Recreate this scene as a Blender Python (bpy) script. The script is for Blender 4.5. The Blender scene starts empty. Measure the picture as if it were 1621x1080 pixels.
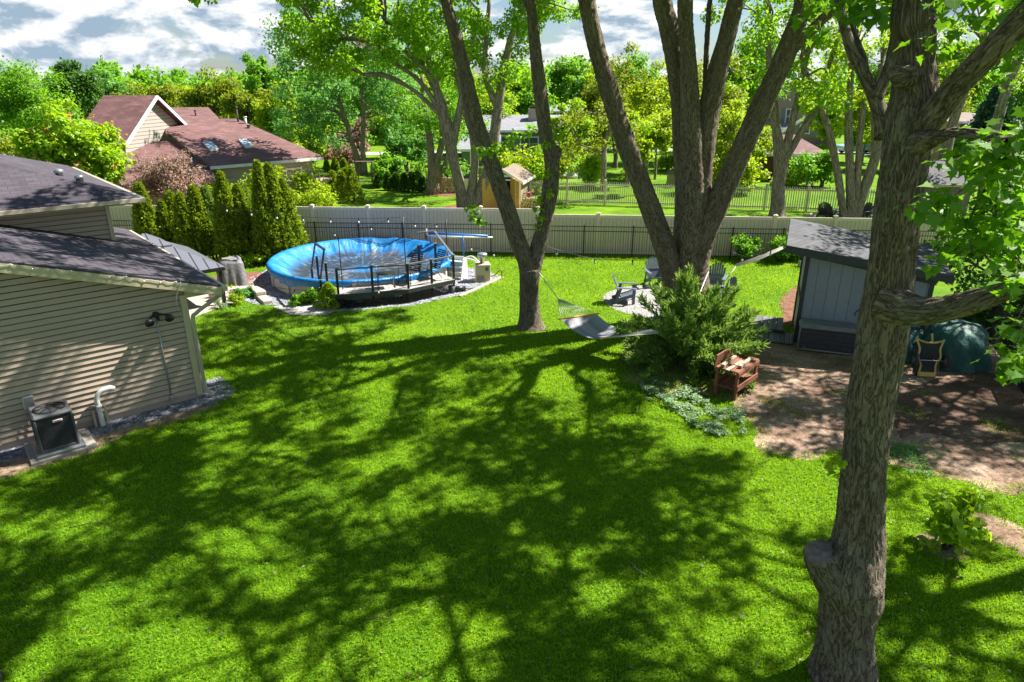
import bpy, math, random
import numpy as np
from mathutils import Vector, Matrix, noise, Euler
R = math.radians
C = bpy.context.scene.collection
SC = bpy.context.scene

# ------------------------------------------------------------------ camera
CAM_H = 7.0; PITCH = R(20.7); FPX = 1080.0
cam_d = bpy.data.cameras.new('camera'); cam = bpy.data.objects.new('camera', cam_d); C.objects.link(cam)
cam.location = (0, 0, CAM_H); cam.rotation_euler = (R(90) - PITCH, 0, 0)
cam_d.sensor_width = 36; cam_d.lens = 36 * FPX / 1621; cam_d.clip_start = 0.1; cam_d.clip_end = 3000
SC.camera = cam

# ------------------------------------------------------------------ light
SUN_EL = R(51); SUN_AZ = R(24)          # azimuth counted from +X towards +Y
SC.view_settings.view_transform = 'Standard'; SC.view_settings.look = 'None'
SC.view_settings.gamma = 1; SC.view_settings.exposure = EXPOSURE = 1.52
w = bpy.data.worlds.new("World"); SC.world = w; w.use_nodes = True
nt = w.node_tree; nt.nodes.clear()
def N(nt, t, **k):
    n = nt.nodes.new(t)
    for a, b in k.items(): setattr(n, a, b)
    return n
def L(nt, a, b): nt.links.new(a, b)
out = N(nt, 'ShaderNodeOutputWorld'); bg = N(nt, 'ShaderNodeBackground')
sky = N(nt, 'ShaderNodeTexSky', sky_type='NISHITA'); sky.sun_disc = False
sky.sun_elevation = SUN_EL; sky.sun_rotation = R(90) - SUN_AZ; sky.air_density = 1.0; sky.dust_density = 0.6
tc = N(nt, 'ShaderNodeTexCoord'); sp = N(nt, 'ShaderNodeSeparateXYZ'); L(nt, tc.outputs['Generated'], sp.inputs[0])
zc = N(nt, 'ShaderNodeMath', operation='MAXIMUM'); zc.inputs[1].default_value = 0.0; L(nt, sp.outputs[2], zc.inputs[0])
za = N(nt, 'ShaderNodeMath', operation='ADD'); za.inputs[1].default_value = 0.24; L(nt, zc.outputs[0], za.inputs[0])
dx = N(nt, 'ShaderNodeMath', operation='DIVIDE'); L(nt, sp.outputs[0], dx.inputs[0]); L(nt, za.outputs[0], dx.inputs[1])
dy = N(nt, 'ShaderNodeMath', operation='DIVIDE'); L(nt, sp.outputs[1], dy.inputs[0]); L(nt, za.outputs[0], dy.inputs[1])
zs = N(nt, 'ShaderNodeMath', operation='MULTIPLY'); zs.inputs[1].default_value = 2.5; L(nt, sp.outputs[2], zs.inputs[0])
cb = N(nt, 'ShaderNodeCombineXYZ'); L(nt, sp.outputs[0], cb.inputs[0]); L(nt, sp.outputs[1], cb.inputs[1]); L(nt, zs.outputs[0], cb.inputs[2])
n1 = N(nt, 'ShaderNodeTexNoise'); n1.inputs['Scale'].default_value = 5.6; n1.inputs['Detail'].default_value = 9; n1.inputs['Roughness'].default_value = 0.58; n1.inputs['Distortion'].default_value = 0.25
L(nt, cb.outputs[0], n1.inputs['Vector'])
r1 = N(nt, 'ShaderNodeValToRGB'); r1.color_ramp.elements[0].position = 0.43; r1.color_ramp.elements[1].position = 0.49
L(nt, n1.outputs['Fac'], r1.inputs[0])
n2 = N(nt, 'ShaderNodeTexNoise'); n2.inputs['Scale'].default_value = 11.0; n2.inputs['Detail'].default_value = 8; n2.inputs['Roughness'].default_value = 0.6
mp = N(nt, 'ShaderNodeMapping'); mp.inputs['Location'].default_value = (3.1, 1.7, 0.4); L(nt, cb.outputs[0], mp.inputs[0]); L(nt, mp.outputs[0], n2.inputs['Vector'])
r2 = N(nt, 'ShaderNodeValToRGB'); r2.color_ramp.elements[0].position = 0.34; r2.color_ramp.elements[1].position = 0.60
r2.color_ramp.elements[0].color = (0.13, 0.175, 0.22, 1); r2.color_ramp.elements[1].color = (0.39, 0.395, 0.40, 1)
nu = N(nt, 'ShaderNodeTexNoise'); nu.inputs['Scale'].default_value = 5.6; nu.inputs['Detail'].default_value = 9; nu.inputs['Roughness'].default_value = 0.58; nu.inputs['Distortion'].default_value = 0.25
mu = N(nt, 'ShaderNodeMapping'); mu.inputs['Location'].default_value = (0, 0, 0.035); L(nt, cb.outputs[0], mu.inputs[0]); L(nt, mu.outputs[0], nu.inputs['Vector'])
df = N(nt, 'ShaderNodeMath', operation='SUBTRACT'); L(nt, n1.outputs['Fac'], df.inputs[0]); L(nt, nu.outputs['Fac'], df.inputs[1])
dm = N(nt, 'ShaderNodeMath', operation='MULTIPLY_ADD'); dm.inputs[1].default_value = 2.6; L(nt, df.outputs[0], dm.inputs[0]); L(nt, n2.outputs['Fac'], dm.inputs[2]); L(nt, dm.outputs[0], r2.inputs[0])
sk = N(nt, 'ShaderNodeVectorMath', operation='SCALE'); sk.inputs['Scale'].default_value = 0.042; tint = N(nt, 'ShaderNodeMixRGB', blend_type='MULTIPLY'); tint.inputs[0].default_value = 1; tint.inputs[2].default_value = (.78, .88, 1.0, 1); L(nt, sky.outputs[0], tint.inputs[1]); L(nt, tint.outputs[0], sk.inputs[0])
lowband = N(nt, 'ShaderNodeMapRange'); lowband.inputs[1].default_value = 0.13; lowband.inputs[2].default_value = 0.26; lowband.inputs[3].default_value = 1.0; lowband.inputs[4].default_value = 0.12; L(nt, sp.outputs[2], lowband.inputs[0])
cf = N(nt, 'ShaderNodeMath', operation='MULTIPLY'); L(nt, r1.outputs[0], cf.inputs[0]); L(nt, lowband.outputs[0], cf.inputs[1])
mx = N(nt, 'ShaderNodeMixRGB'); L(nt, cf.outputs[0], mx.inputs[0]); L(nt, sk.outputs[0], mx.inputs[1]); L(nt, r2.outputs[0], mx.inputs[2])
L(nt, mx.outputs[0], bg.inputs[0]); bg.inputs[1].default_value = 1.0; L(nt, bg.outputs[0], out.inputs[0])

sd = bpy.data.lights.new('sun', 'SUN'); sun = bpy.data.objects.new('sun', sd); C.objects.link(sun)
sd.energy = 5.0; sd.angle = R(0.55); sd.color = (1.0, 0.955, 0.87)
SDIR = Vector((math.cos(SUN_EL) * math.cos(SUN_AZ), math.cos(SUN_EL) * math.sin(SUN_AZ), math.sin(SUN_EL)))
sun.rotation_euler = SDIR.to_track_quat('Z', 'Y').to_euler(); sun.location = SDIR * 60

# ------------------------------------------------------------------ helpers
ORG = {}
def thing(name, label, cat, loc=(0, 0, 0), rz=0.0, group=None):
    o = bpy.data.objects.new(name, None); C.objects.link(o); o.location = loc; o.rotation_euler = (0, 0, rz)
    o.empty_display_size = 0.2
    o['label'] = label; o['category'] = cat
    if group: o['group'] = group
    ORG[o.name] = Matrix.Translation(Vector(loc)) @ Matrix.Rotation(rz, 4, 'Z')
    return o
def tag(o, label=None, cat=None, group=None, kind=None):
    if label: o['label'] = label
    if cat: o['category'] = cat
    if group: o['group'] = group
    if kind: o['kind'] = kind
    return o
def dup(root, loc, rz, label, group=None):
    r = root.copy(); C.objects.link(r); r.location = loc; r.rotation_euler = (0, 0, rz); r['label'] = label
    if group: r['group'] = group
    for ch in list(root.children):
        c = ch.copy(); C.objects.link(c); c.parent = r
        for g in ch.children:
            d = g.copy(); C.objects.link(d); d.parent = c
    return r
def link_mesh(name, me, parent=None, origin=None):
    o = bpy.data.objects.new(name, me); C.objects.link(o)
    if parent: o.parent = parent; ORG[o.name] = ORG[parent.name]
    elif origin is not None: o.location = origin
    return o
def catmull(pts, n):
    P = [Vector(p) if not isinstance(p, Vector) else p for p in pts]
    P = [p.copy() for p in P]
    a = [P[0]*2 - P[1]] + P + [P[-1]*2 - P[-2]]
    res = []
    for i in range(1, len(a) - 2):
        for k in range(n):
            t = k / n
            res.append(0.5 * ((2*a[i]) + (-a[i-1] + a[i+1])*t + (2*a[i-1] - 5*a[i] + 4*a[i+1] - a[i+2])*t*t + (-a[i-1] + 3*a[i] - 3*a[i+1] + a[i+2])*t**3))
    res.append(a[-2]); return res
class MB:
    def __init__(s, M=None): s.v = []; s.f = []; s.uv = []; s.M = M; s.mi = []; s.cur = 0; s.smooth = []; s.sm = False
    def add(s, vs, fs, uvs=None, smooth=None):
        b = len(s.v)
        for p in vs:
            p = Vector(p)
            s.v.append(tuple(s.M @ p) if s.M else tuple(p))
        for i, f in enumerate(fs):
            s.f.append([b + j for j in f]); s.uv.append(uvs[i] if uvs else None); s.mi.append(s.cur); s.smooth.append(s.sm if smooth is None else smooth)
    def box(s, c, d, rz=0, rx=0, ry=0, bev=0):
        x, y, z = d[0]/2, d[1]/2, d[2]/2; m = Matrix.Translation(Vector(c)) @ Euler((rx, ry, rz)).to_matrix().to_4x4()
        if bev <= 0:
            vs = [(-x,-y,-z),(x,-y,-z),(x,y,-z),(-x,y,-z),(-x,-y,z),(x,-y,z),(x,y,z),(-x,y,z)]
            fs = [(3,2,1,0),(4,5,6,7),(0,1,5,4),(1,2,6,5),(2,3,7,6),(3,0,4,7)]
        else:
            b = min(bev, x*.9, y*.9, z*.9); vs = []; ix = {}
            for sx in (-1,1):
                for sy in (-1,1):
                    for sz in (-1,1):
                        for k, q in enumerate(((0,1,1),(1,0,1),(1,1,0))):
                            ix[(sx,sy,sz,k)] = len(vs); vs.append((sx*(x-b*q[0]), sy*(y-b*q[1]), sz*(z-b*q[2])))
            fs = []
            for sg in (-1,1):
                fs.append([ix[(sg,a,c_,0)] for a,c_ in ((-1,-1),(1,-1),(1,1),(-1,1))][::sg])
                fs.append([ix[(a,sg,c_,1)] for a,c_ in ((-1,-1),(-1,1),(1,1),(1,-1))][::sg])
                fs.append([ix[(a,c_,sg,2)] for a,c_ in ((-1,-1),(1,-1),(1,1),(-1,1))][::sg])
            for a in (-1,1):
                for c_ in (-1,1):
                    fs.append([ix[(-1,a,c_,1)], ix[(1,a,c_,1)], ix[(1,a,c_,2)], ix[(-1,a,c_,2)]][::(a*c_)])
                    fs.append([ix[(a,-1,c_,0)], ix[(a,-1,c_,2)], ix[(a,1,c_,2)], ix[(a,1,c_,0)]][::(a*c_)])
                    fs.append([ix[(a,c_,-1,0)], ix[(a,c_,1,0)], ix[(a,c_,1,1)], ix[(a,c_,-1,1)]][::(a*c_)])
                    for e in (-1,1): fs.append([ix[(a,c_,e,0)], ix[(a,c_,e,1)], ix[(a,c_,e,2)]][::(a*c_*e)])
        s.add([m @ Vector(p) for p in vs], fs)
    def bar(s, a, b, w, h=None, up=(0,0,1)):
        a, b = Vector(a), Vector(b); h = h or w; d = (b - a); ln = d.length
        if ln < 1e-6: return
        d.normalize(); u = Vector(up)
        if abs(d.dot(u)) > .98: u = Vector((1, 0, 0))
        x = d.cross(u).normalized(); z = x.cross(d).normalized()
        vs = []
        for p in (a, b):
            for i, j in ((-1,-1),(1,-1),(1,1),(-1,1)): vs.append(p + x*i*w/2 + z*j*h/2)
        s.add(vs, [(3,2,1,0),(4,5,6,7),(0,1,5,4),(1,2,6,5),(2,3,7,6),(3,0,4,7)])
    def tube(s, pts, rad, seg=8, amp=0, fs=3.0, cap=True, ridg=0, smooth=True, seed=0):
        pts = [Vector(p) for p in pts]; n = len(pts)
        if isinstance(rad, (int, float)): rad = [rad]*n
        t0 = (pts[1]-pts[0]).normalized(); ref = Vector((0,1,0)) if abs(t0.y) < .9 else Vector((1,0,0))
        x = t0.cross(ref).normalized(); vs = []; dist = 0; ds = []
        for i in range(n):
            t = (pts[min(i+1,n-1)] - pts[max(i-1,0)]).normalized()
            x = (x - t*x.dot(t)).normalized(); y = t.cross(x)
            if i: dist += (pts[i]-pts[i-1]).length
            ds.append(dist)
            for k in range(seg):
                a = 2*math.pi*k/seg; ca, sa = math.cos(a), math.sin(a); r = rad[i]
                if amp: r *= 1 + amp*noise.noise(Vector((ca*1.3+seed, sa*1.3, dist*fs)))
                if ridg:
                    q = noise.noise(Vector((ca*rad[i]*38+seed, sa*rad[i]*38, dist*5.5)))
                    q2 = noise.noise(Vector((ca*rad[i]*80, sa*rad[i]*80+seed, dist*16)))
                    r += ridg*(1-abs(q)*3.2) + ridg*.6*q2
                vs.append(pts[i] + x*ca*r + y*sa*r)
        F = []; U = []; rm = sum(rad)/n
        for i in range(n-1):
            for k in range(seg):
                k2 = (k+1) % seg
                F.append((i*seg+k, i*seg+k2, (i+1)*seg+k2, (i+1)*seg+k)); c = 2*math.pi*rm/seg
                U.append(((k*c,ds[i]),((k+1)*c,ds[i]),((k+1)*c,ds[i+1]),(k*c,ds[i+1])))
        if cap:
            F.append(tuple(range(seg))[::-1]); U.append(tuple((vs[j].x, vs[j].y) for j in range(seg))[::-1])
            F.append(tuple((n-1)*seg+k for k in range(seg))); U.append(tuple((vs[(n-1)*seg+k].x, vs[(n-1)*seg+k].y) for k in range(seg)))
        s.add(vs, F, U, smooth)
    def prism(s, poly, z0, z1):
        n = len(poly); vs = [(p[0],p[1],z0) for p in poly] + [(p[0],p[1],z1) for p in poly]
        s.add(vs, [tuple(range(n))[::-1], tuple(range(n,2*n))] + [(i,(i+1)%n,(i+1)%n+n,i+n) for i in range(n)])
    def slab(s, poly, th):                      # 3-D polygon given thickness downward
        n = len(poly); vs = [tuple(p) for p in poly] + [(p[0],p[1],p[2]-th) for p in poly]
        s.add(vs, [tuple(range(n)), tuple(range(n,2*n))[::-1]] + [(i,i+n,(i+1)%n+n,(i+1)%n) for i in range(n)])
    def lathe(s, c, prof, seg=16, smooth=True):
        vs = []; n = len(prof)
        for r, z in prof:
            for k in range(seg):
                a = 2*math.pi*k/seg; vs.append((c[0]+r*math.cos(a), c[1]+r*math.sin(a), c[2]+z))
        F = [(i*seg+k, i*seg+(k+1)%seg, (i+1)*seg+(k+1)%seg, (i+1)*seg+k) for i in range(n-1) for k in range(seg)]
        F += [tuple(range(seg))[::-1], tuple((n-1)*seg+k for k in range(seg))]
        s.add(vs, F, None, smooth)
    def blob(s, c, d, amp=.2, seed=0, sub=3, fr=1.2):
        import bmesh
        bm = bmesh.new(); bmesh.ops.create_icosphere(bm, subdivisions=sub, radius=1); bm.verts.ensure_lookup_table()
        vs = []
        for v in bm.verts:
            q = 1 + amp*noise.noise(v.co*fr + Vector((seed*7.3, seed*1.7, 0)))*2
            vs.append((c[0]+v.co.x*d[0]*q, c[1]+v.co.y*d[1]*q, c[2]+v.co.z*d[2]*q))
        s.add(vs, [[v.index for v in f.verts] for f in bm.faces], None, True); bm.free()
    def build(s, name, mats, parent=None, world=False, origin=None):
        me = bpy.data.meshes.new(name); V = np.array(s.v, dtype=float)
        if world and parent is not None:
            iv = np.array(ORG[parent.name].inverted()); V = V @ iv[:3,:3].T + iv[:3,3]
        if parent is None and origin is not None: V = V - np.array(origin)
        me.from_pydata(V.tolist(), [], s.f); uvl = me.uv_layers.new(name='UVMap'); data = np.zeros(len(me.loops)*2)
        W = s.v; i = 0
        for f, u in zip(s.f, s.uv):
            if u is None:
                p0, p1, p2 = Vector(W[f[0]]), Vector(W[f[1]]), Vector(W[f[2]]); nn = (p1-p0).cross(p2-p0)
                if nn.length < 1e-12: nn = Vector((0,0,1))
                nn.normalize()
                ux = Vector((0,0,1)).cross(nn) if abs(nn.z) < .995 else Vector((1,0,0))
                ux.normalize(); uy = nn.cross(ux)
                for j in f:
                    p = Vector(W[j]); data[2*i] = p.dot(ux); data[2*i+1] = p.dot(uy); i += 1
            else:
                for q in u: data[2*i] = q[0]; data[2*i+1] = q[1]; i += 1
        uvl.data.foreach_set('uv', data)
        me.polygons.foreach_set('use_smooth', s.smooth); me.polygons.foreach_set('material_index', s.mi)
        for m in (mats if isinstance(mats, (list, tuple)) else [mats]): me.materials.append(m)
        me.update()
        return link_mesh(name, me, parent, origin)

# pixel of the photo -> point on a height or at a distance
def ray(x, y):
    u = (x-810.5)/FPX; v = (540-y)/FPX; c, s = math.cos(PITCH), math.sin(PITCH)
    return Vector((u, c+v*s, -s+v*c))
def G(x, y, z=0.0):
    d = ray(x, y); t = (z-CAM_H)/d.z; return Vector((d.x*t, d.y*t, z))
def YP(x, y, Y):
    d = ray(x, y); t = Y/d.y; return Vector((d.x*t, Y, CAM_H+d.z*t))
def zdep(p): return p[1]*math.cos(PITCH) - (p[2]-CAM_H)*math.sin(PITCH)

# ------------------------------------------------------------------ materials
def nmat(name):
    m = bpy.data.materials.new(name); m.use_nodes = True; nt = m.node_tree; b = nt.nodes['Principled BSDF']; return m, nt, b
def rgb(c): return (c[0], c[1], c[2], 1)
def ramp(nt, fac, stops):
    r = N(nt, 'ShaderNodeValToRGB'); e = r.color_ramp.elements
    e[0].position, e[0].color = stops[0][0], rgb(stops[0][1]); e[1].position, e[1].color = stops[-1][0], rgb(stops[-1][1])
    for p, c in stops[1:-1]:
        k = e.new(p); k.color = rgb(c)
    L(nt, fac, r.inputs[0]); return r.outputs[0]
def coord(nt, kind='OBJ', scale=(1,1,1)):
    if kind == 'UV': t = N(nt, 'ShaderNodeTexCoord').outputs['UV']
    elif kind == 'POS': t = N(nt, 'ShaderNodeNewGeometry').outputs['Position']
    else: t = N(nt, 'ShaderNodeTexCoord').outputs['Object']
    m = N(nt, 'ShaderNodeMapping'); m.inputs['Scale'].default_value = scale; L(nt, t, m.inputs[0]); return m.outputs[0]
def noi(nt, vec, scale, detail=4, rough=.55, dist=0):
    n = N(nt, 'ShaderNodeTexNoise'); n.inputs['Scale'].default_value = scale; n.inputs['Detail'].default_value = detail
    n.inputs['Roughness'].default_value = rough; n.inputs['Distortion'].default_value = dist; L(nt, vec, n.inputs['Vector']); return n.outputs['Fac']
def bump(nt, b, h, strength=.5, dist=.01, prev=None):
    n = N(nt, 'ShaderNodeBump'); n.inputs['Strength'].default_value = strength; n.inputs['Distance'].default_value = dist
    L(nt, h, n.inputs['Height'])
    if prev: L(nt, prev, n.inputs['Normal'])
    L(nt, n.outputs[0], b.inputs['Normal']); return n.outputs[0]
def mixc(nt, fac, a, b, mode='MIX'):
    m = N(nt, 'ShaderNodeMixRGB', blend_type=mode)
    for i, q in ((0, fac), (1, a), (2, b)):
        if isinstance(q, (int, float)): m.inputs[i].default_value = q
        elif isinstance(q, tuple): m.inputs[i].default_value = rgb(q)
        else: L(nt, q, m.inputs[i])
    return m.outputs[0]
def simple(name, c1, c2=None, scale=3, rough=.6, metal=0, bs=0, bd=.005, bscale=None, kind='POS', sc=(1,1,1), spec=.5):
    m, nt, b = nmat(name); v = coord(nt, kind, sc); c2 = c2 or tuple(x*.75 for x in c1)
    f = noi(nt, v, scale, 6, .6); L(nt, ramp(nt, f, [(.32, c1), (.68, c2)]), b.inputs['Base Color'])
    b.inputs['Roughness'].default_value = rough; b.inputs['Metallic'].default_value = metal; b.inputs['Specular IOR Level'].default_value = spec
    if bs: bump(nt, b, noi(nt, v, bscale or scale*6, 5, .65), bs, bd)
    return m
def math_(nt, op, a, b=None):
    n = N(nt, 'ShaderNodeMath', operation=op)
    for i, q in ((0, a), (1, b)):
        if q is None: continue
        if isinstance(q, (int, float)): n.inputs[i].default_value = q
        else: L(nt, q, n.inputs[i])
    return n.outputs[0]
def shingles(name, c1, c2, c3, bw=.3, bh=.14):
    m, nt, b = nmat(name); uv = coord(nt, 'UV')
    br = N(nt, 'ShaderNodeTexBrick'); br.inputs['Scale'].default_value = 1; br.inputs['Brick Width'].default_value = bw; br.inputs['Row Height'].default_value = bh
    br.inputs['Mortar Size'].default_value = .008; br.inputs['Mortar Smooth'].default_value = .3; br.inputs['Bias'].default_value = 0
    br.inputs['Color1'].default_value = rgb(c1); br.inputs['Color2'].default_value = rgb(c2); br.inputs['Mortar'].default_value = rgb(tuple(x*.35 for x in c1))
    L(nt, uv, br.inputs['Vector'])
    p = coord(nt, 'POS'); f = noi(nt, p, 1.2, 6, .65); g = noi(nt, p, 40, 3, .7)
    c = mixc(nt, ramp(nt, f, [(.35,(0,0,0)),(.7,(1,1,1))]), br.outputs['Color'], c3)
    c = mixc(nt, .35, c, ramp(nt, g, [(.3,(.25,.25,.25)),(.7,(1,1,1))]), 'MULTIPLY')
    L(nt, c, b.inputs['Base Color']); b.inputs['Roughness'].default_value = .85
    # saw-tooth laps plus grit
    s_ = N(nt, 'ShaderNodeSeparateXYZ'); L(nt, uv, s_.inputs[0])
    lap = math_(nt, 'FRACT', math_(nt, 'DIVIDE', s_.outputs[1], bh))
    n1 = bump(nt, b, lap, .5, .012); n2 = bump(nt, b, br.outputs['Fac'], -.3, .006, n1); bump(nt, b, g, .5, .004, n2)
    return m
def planks(name, c1, c2, width=.14, axis=0, rough=.7, gap=.05, length=None):
    m, nt, b = nmat(name); uv = coord(nt, 'UV'); s_ = N(nt, 'ShaderNodeSeparateXYZ'); L(nt, uv, s_.inputs[0])
    q = math_(nt, 'DIVIDE', s_.outputs[axis], width); fr = math_(nt, 'FRACT', q); fl = math_(nt, 'FLOOR', q)
    wn = N(nt, 'ShaderNodeTexWhiteNoise', noise_dimensions='1D'); L(nt, fl, wn.inputs['W'])
    g = noi(nt, coord(nt, 'UV', (60, 4, 1) if axis == 0 else (4, 60, 1)), 1, 5, .6)
    c = mixc(nt, wn.outputs['Value'], c1, c2); c = mixc(nt, .45, c, ramp(nt, g, [(.3,(.45,.45,.45)),(.7,(1,1,1))]), 'MULTIPLY')
    edge = math_(nt, 'LESS_THAN', fr, gap); c = mixc(nt, edge, c, tuple(x*.18 for x in c1))
    L(nt, c, b.inputs['Base Color']); b.inputs['Roughness'].default_value = rough
    inv = math_(nt, 'SUBTRACT', 1, edge); n1 = bump(nt, b, inv, .6, .006); bump(nt, b, g, .3, .003, n1)
    return m
def bark(name, c1, c2, c3, s=1.0, strength=1.0):
    m, nt, b = nmat(name); uv = coord(nt, 'UV', (17*s, 3.0*s, 1))
    na = noi(nt, uv, 1.0, 3, .55, 1.1); nb = noi(nt, coord(nt, 'UV', (30*s, 8.5*s, 1)), 1.0, 4, .6, .7)
    fa_ = math_(nt, 'MINIMUM', math_(nt, 'MULTIPLY', math_(nt, 'ABSOLUTE', math_(nt, 'SUBTRACT', na, .5)), 11), 1)
    fb_ = math_(nt, 'MINIMUM', math_(nt, 'MULTIPLY', math_(nt, 'ABSOLUTE', math_(nt, 'SUBTRACT', nb, .5)), 8), 1)
    fur = math_(nt, 'ADD', math_(nt, 'MULTIPLY', fa_, .6), math_(nt, 'MULTIPLY', fb_, .4))
    fine = noi(nt, coord(nt, 'UV', (40*s, 14*s, 1)), 2, 6, .7); p = coord(nt, 'POS'); big = noi(nt, p, 2.2, 5, .6)
    h = math_(nt, 'ADD', math_(nt, 'MULTIPLY', fur, .75), math_(nt, 'MULTIPLY', fine, .6))
    c = ramp(nt, h, [(.25, c1), (.6, c2), (.95, c3)])
    c = mixc(nt, ramp(nt, big, [(.55,(0,0,0)),(.75,(.3,.3,.3))]), c, (.17, .18, .12))
    L(nt, c, b.inputs['Base Color']); b.inputs['Roughness'].default_value = .92; b.inputs['Specular IOR Level'].default_value = .2
    bump(nt, b, h, strength, .03)
    return m
def leafmat(name, c1, c2, tcol, tr=.42, rough=.5, patch=.25, lo=.15, hi=.85):
    m, nt, b = nmat(name); g = N(nt, 'ShaderNodeNewGeometry'); oi = noi(nt, coord(nt, 'POS'), patch, 3)
    f = mixc(nt, .45, g.outputs['Random Per Island'], oi); col = ramp(nt, f, [(lo, c1), (hi, c2)])
    L(nt, col, b.inputs['Base Color']); b.inputs['Roughness'].default_value = rough; b.inputs['Specular IOR Level'].default_value = .35
    t = N(nt, 'ShaderNodeBsdfTranslucent'); L(nt, mixc(nt, .75, col, tcol), t.inputs[0])
    mix = N(nt, 'ShaderNodeMixShader'); mix.inputs[0].default_value = tr; L(nt, b.outputs[0], mix.inputs[1]); L(nt, t.outputs[0], mix.inputs[2])
    L(nt, mix.outputs[0], nt.nodes['Material Output'].inputs[0])
    return m
M = {}
M['roof_dark'] = shingles('dark_shingles', (.06,.05,.066), (.10,.08,.10), (.04,.034,.045))
M['roof_red'] = shingles('red_brown_shingles', (.15,.068,.062), (.25,.125,.115), (.105,.048,.048), .4, .2)
M['roof_grey'] = shingles('grey_shingles', (.24,.24,.27), (.32,.32,.35), (.2,.2,.23), .4, .2)
M['roof_tan'] = shingles('tan_shingles', (.22,.165,.125), (.29,.22,.17), (.17,.13,.1), .3, .14)
M['roof_shed'] = shingles('shed_shingles', (.075,.075,.085), (.12,.12,.135), (.05,.05,.06), .3, .16)
M['siding'] = simple('tan_siding', (.42,.325,.25), (.38,.295,.225), 1.5, .55, bs=.15, bd=.002, bscale=60)
M['siding2'] = simple('cream_siding', (.42,.36,.28), (.38,.32,.25), 1.5, .6)
M['siding_blue'] = simple('blue_grey_siding', (.16,.19,.24), (.13,.16,.2), 2, .6)
M['trim'] = simple('tan_trim', (.50,.43,.30), (.46,.39,.27), 2, .45, bs=.1, bscale=20)
M['white'] = simple('white_paint', (.78,.78,.76), (.7,.7,.68), 3, .45)
M['gutter'] = simple('gutter_tan', (.47,.41,.31), (.42,.36,.27), 2, .35)
M['black'] = simple('black_metal', (.018,.018,.02), (.03,.03,.033), 6, .4, .3)
M['charcoal'] = simple('charcoal_plastic', (.05,.052,.058), (.075,.077,.085), 5, .55)
M['dgrey'] = simple('dark_grey_plastic', (.09,.09,.10), (.12,.12,.13), 5, .5)
M['steel'] = simple('steel', (.45,.46,.48), (.36,.37,.4), 6, .35, .7)
M['pvc'] = simple('white_pvc', (.8,.8,.76), (.7,.68,.62), 8, .35)
M['concrete'] = simple('concrete', (.40,.36,.31), (.30,.27,.23), 5, .9, bs=.4, bscale=50)
M['stone'] = simple('block_stone', (.48,.41,.34), (.33,.28,.24), 4, .9, bs=.6, bd=.012, bscale=25)
M['paver'] = planks('grey_pavers', (.42,.39,.38), (.50,.47,.45), .15, 0, .85)
M['vinyl'] = planks('vinyl_boards', (.84,.655,.56), (.86,.675,.58), .165, 0, .45, .06)
M['vinyl_trim'] = simple('vinyl_trim', (.86,.69,.60), (.82,.66,.57), 2, .4)
M['picket'] = simple('picket_vinyl', (.62,.56,.42), (.54,.49,.36), 2, .5)
M['decking'] = planks('deck_boards', (.36,.33,.31), (.46,.42,.40), .14, 0, .7)
M['ramp'] = planks('dark_stained_boards', (.10,.095,.10), (.17,.165,.17), .14, 0, .75, .07)
M['shedwall'] = planks('slate_blue_panel', (.25,.28,.33), (.265,.295,.345), .3, 0, .6, .03)
M['purple'] = planks('mauve_panel', (.17,.11,.15), (.19,.125,.165), .25, 0, .6, .04)
M['shedtan'] = planks('tan_panel', (.36,.29,.19), (.38,.31,.2), .2, 0, .6, .04)
M['plywood'] = simple('plywood', (.72,.38,.10), (.62,.30,.075), 4, .7, sc=(1,1,4))
M['redwood'] = simple('weathered_red_paint', (.25,.075,.035), (.15,.062,.035), 9, .75, bs=.4, bscale=50)
M['oldwood'] = planks('weathered_wood', (.42,.33,.23), (.34,.27,.2), .5, 0, .85)
M['log'] = simple('split_wood', (.42,.27,.17), (.16,.10,.07), 7, .9, bs=.5, bscale=40)
M['logend'] = simple('log_end', (.62,.47,.32), (.45,.3,.2), 9, .9)
M['tarp'] = simple('green_tarp', (.008,.06,.052), (.02,.11,.09), 3, .5, bs=1.0, bd=.05, bscale=7)
M['canvas'] = simple('grey_canvas', (.16,.155,.16), (.22,.215,.22), 4, .55, bs=.6, bd=.04, bscale=9)
M['yellow'] = simple('yellow_metal', (.62,.44,.10), (.52,.36,.08), 6, .4)
M['rubber'] = simple('black_rubber', (.022,.022,.024), (.035,.035,.04), 9, .7)
M['slate_ch'] = simple('slate_blue_poly', (.085,.105,.145), (.115,.135,.18), 6, .5)
M['blackwood'] = simple('black_painted', (.02,.022,.03), (.035,.038,.05), 6, .5)
M['glass'] = simple('window_glass', (.05,.07,.08), (.10,.13,.15), 2, .08)
M['skyl'] = simple('skylight_glass', (.30,.42,.48), (.24,.36,.42), 2, .1)
M['rope'] = simple('rope', (.62,.6,.56), (.5,.48,.44), 10, .8)
M['hamm'] = planks('hammock_cloth', (.24,.24,.28), (.36,.36,.40), .16, 0, .8, .0)
M['hamm_edge'] = simple('yellow_spreader', (.80,.42,.02), (.6,.3,.02), 8, .5)
M['orange'] = simple('orange_plastic', (.85,.12,.01), (.8,.1,.01), 5, .4)
M['red'] = simple('red_plastic', (.6,.03,.05), (.5,.02,.04), 5, .4)
M['teal'] = simple('teal_plastic', (.02,.35,.5), (.02,.28,.42), 5, .4)
M['bulb'] = simple('bulb_glass', (.75,.75,.72), (.6,.6,.58), 5, .1)
M['bluepipe'] = simple('blue_plastic', (.02,.14,.55), (.03,.18,.6), 5, .4)
M['poolwall'] = simple('pool_wall', (.62,.57,.52), (.54,.5,.46), 3, .5, bs=.15, bscale=25)
M['rock'] = simple('boulder', (.5,.46,.42), (.32,.29,.27), 3, .9, bs=.8, bd=.02, bscale=14)
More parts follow.
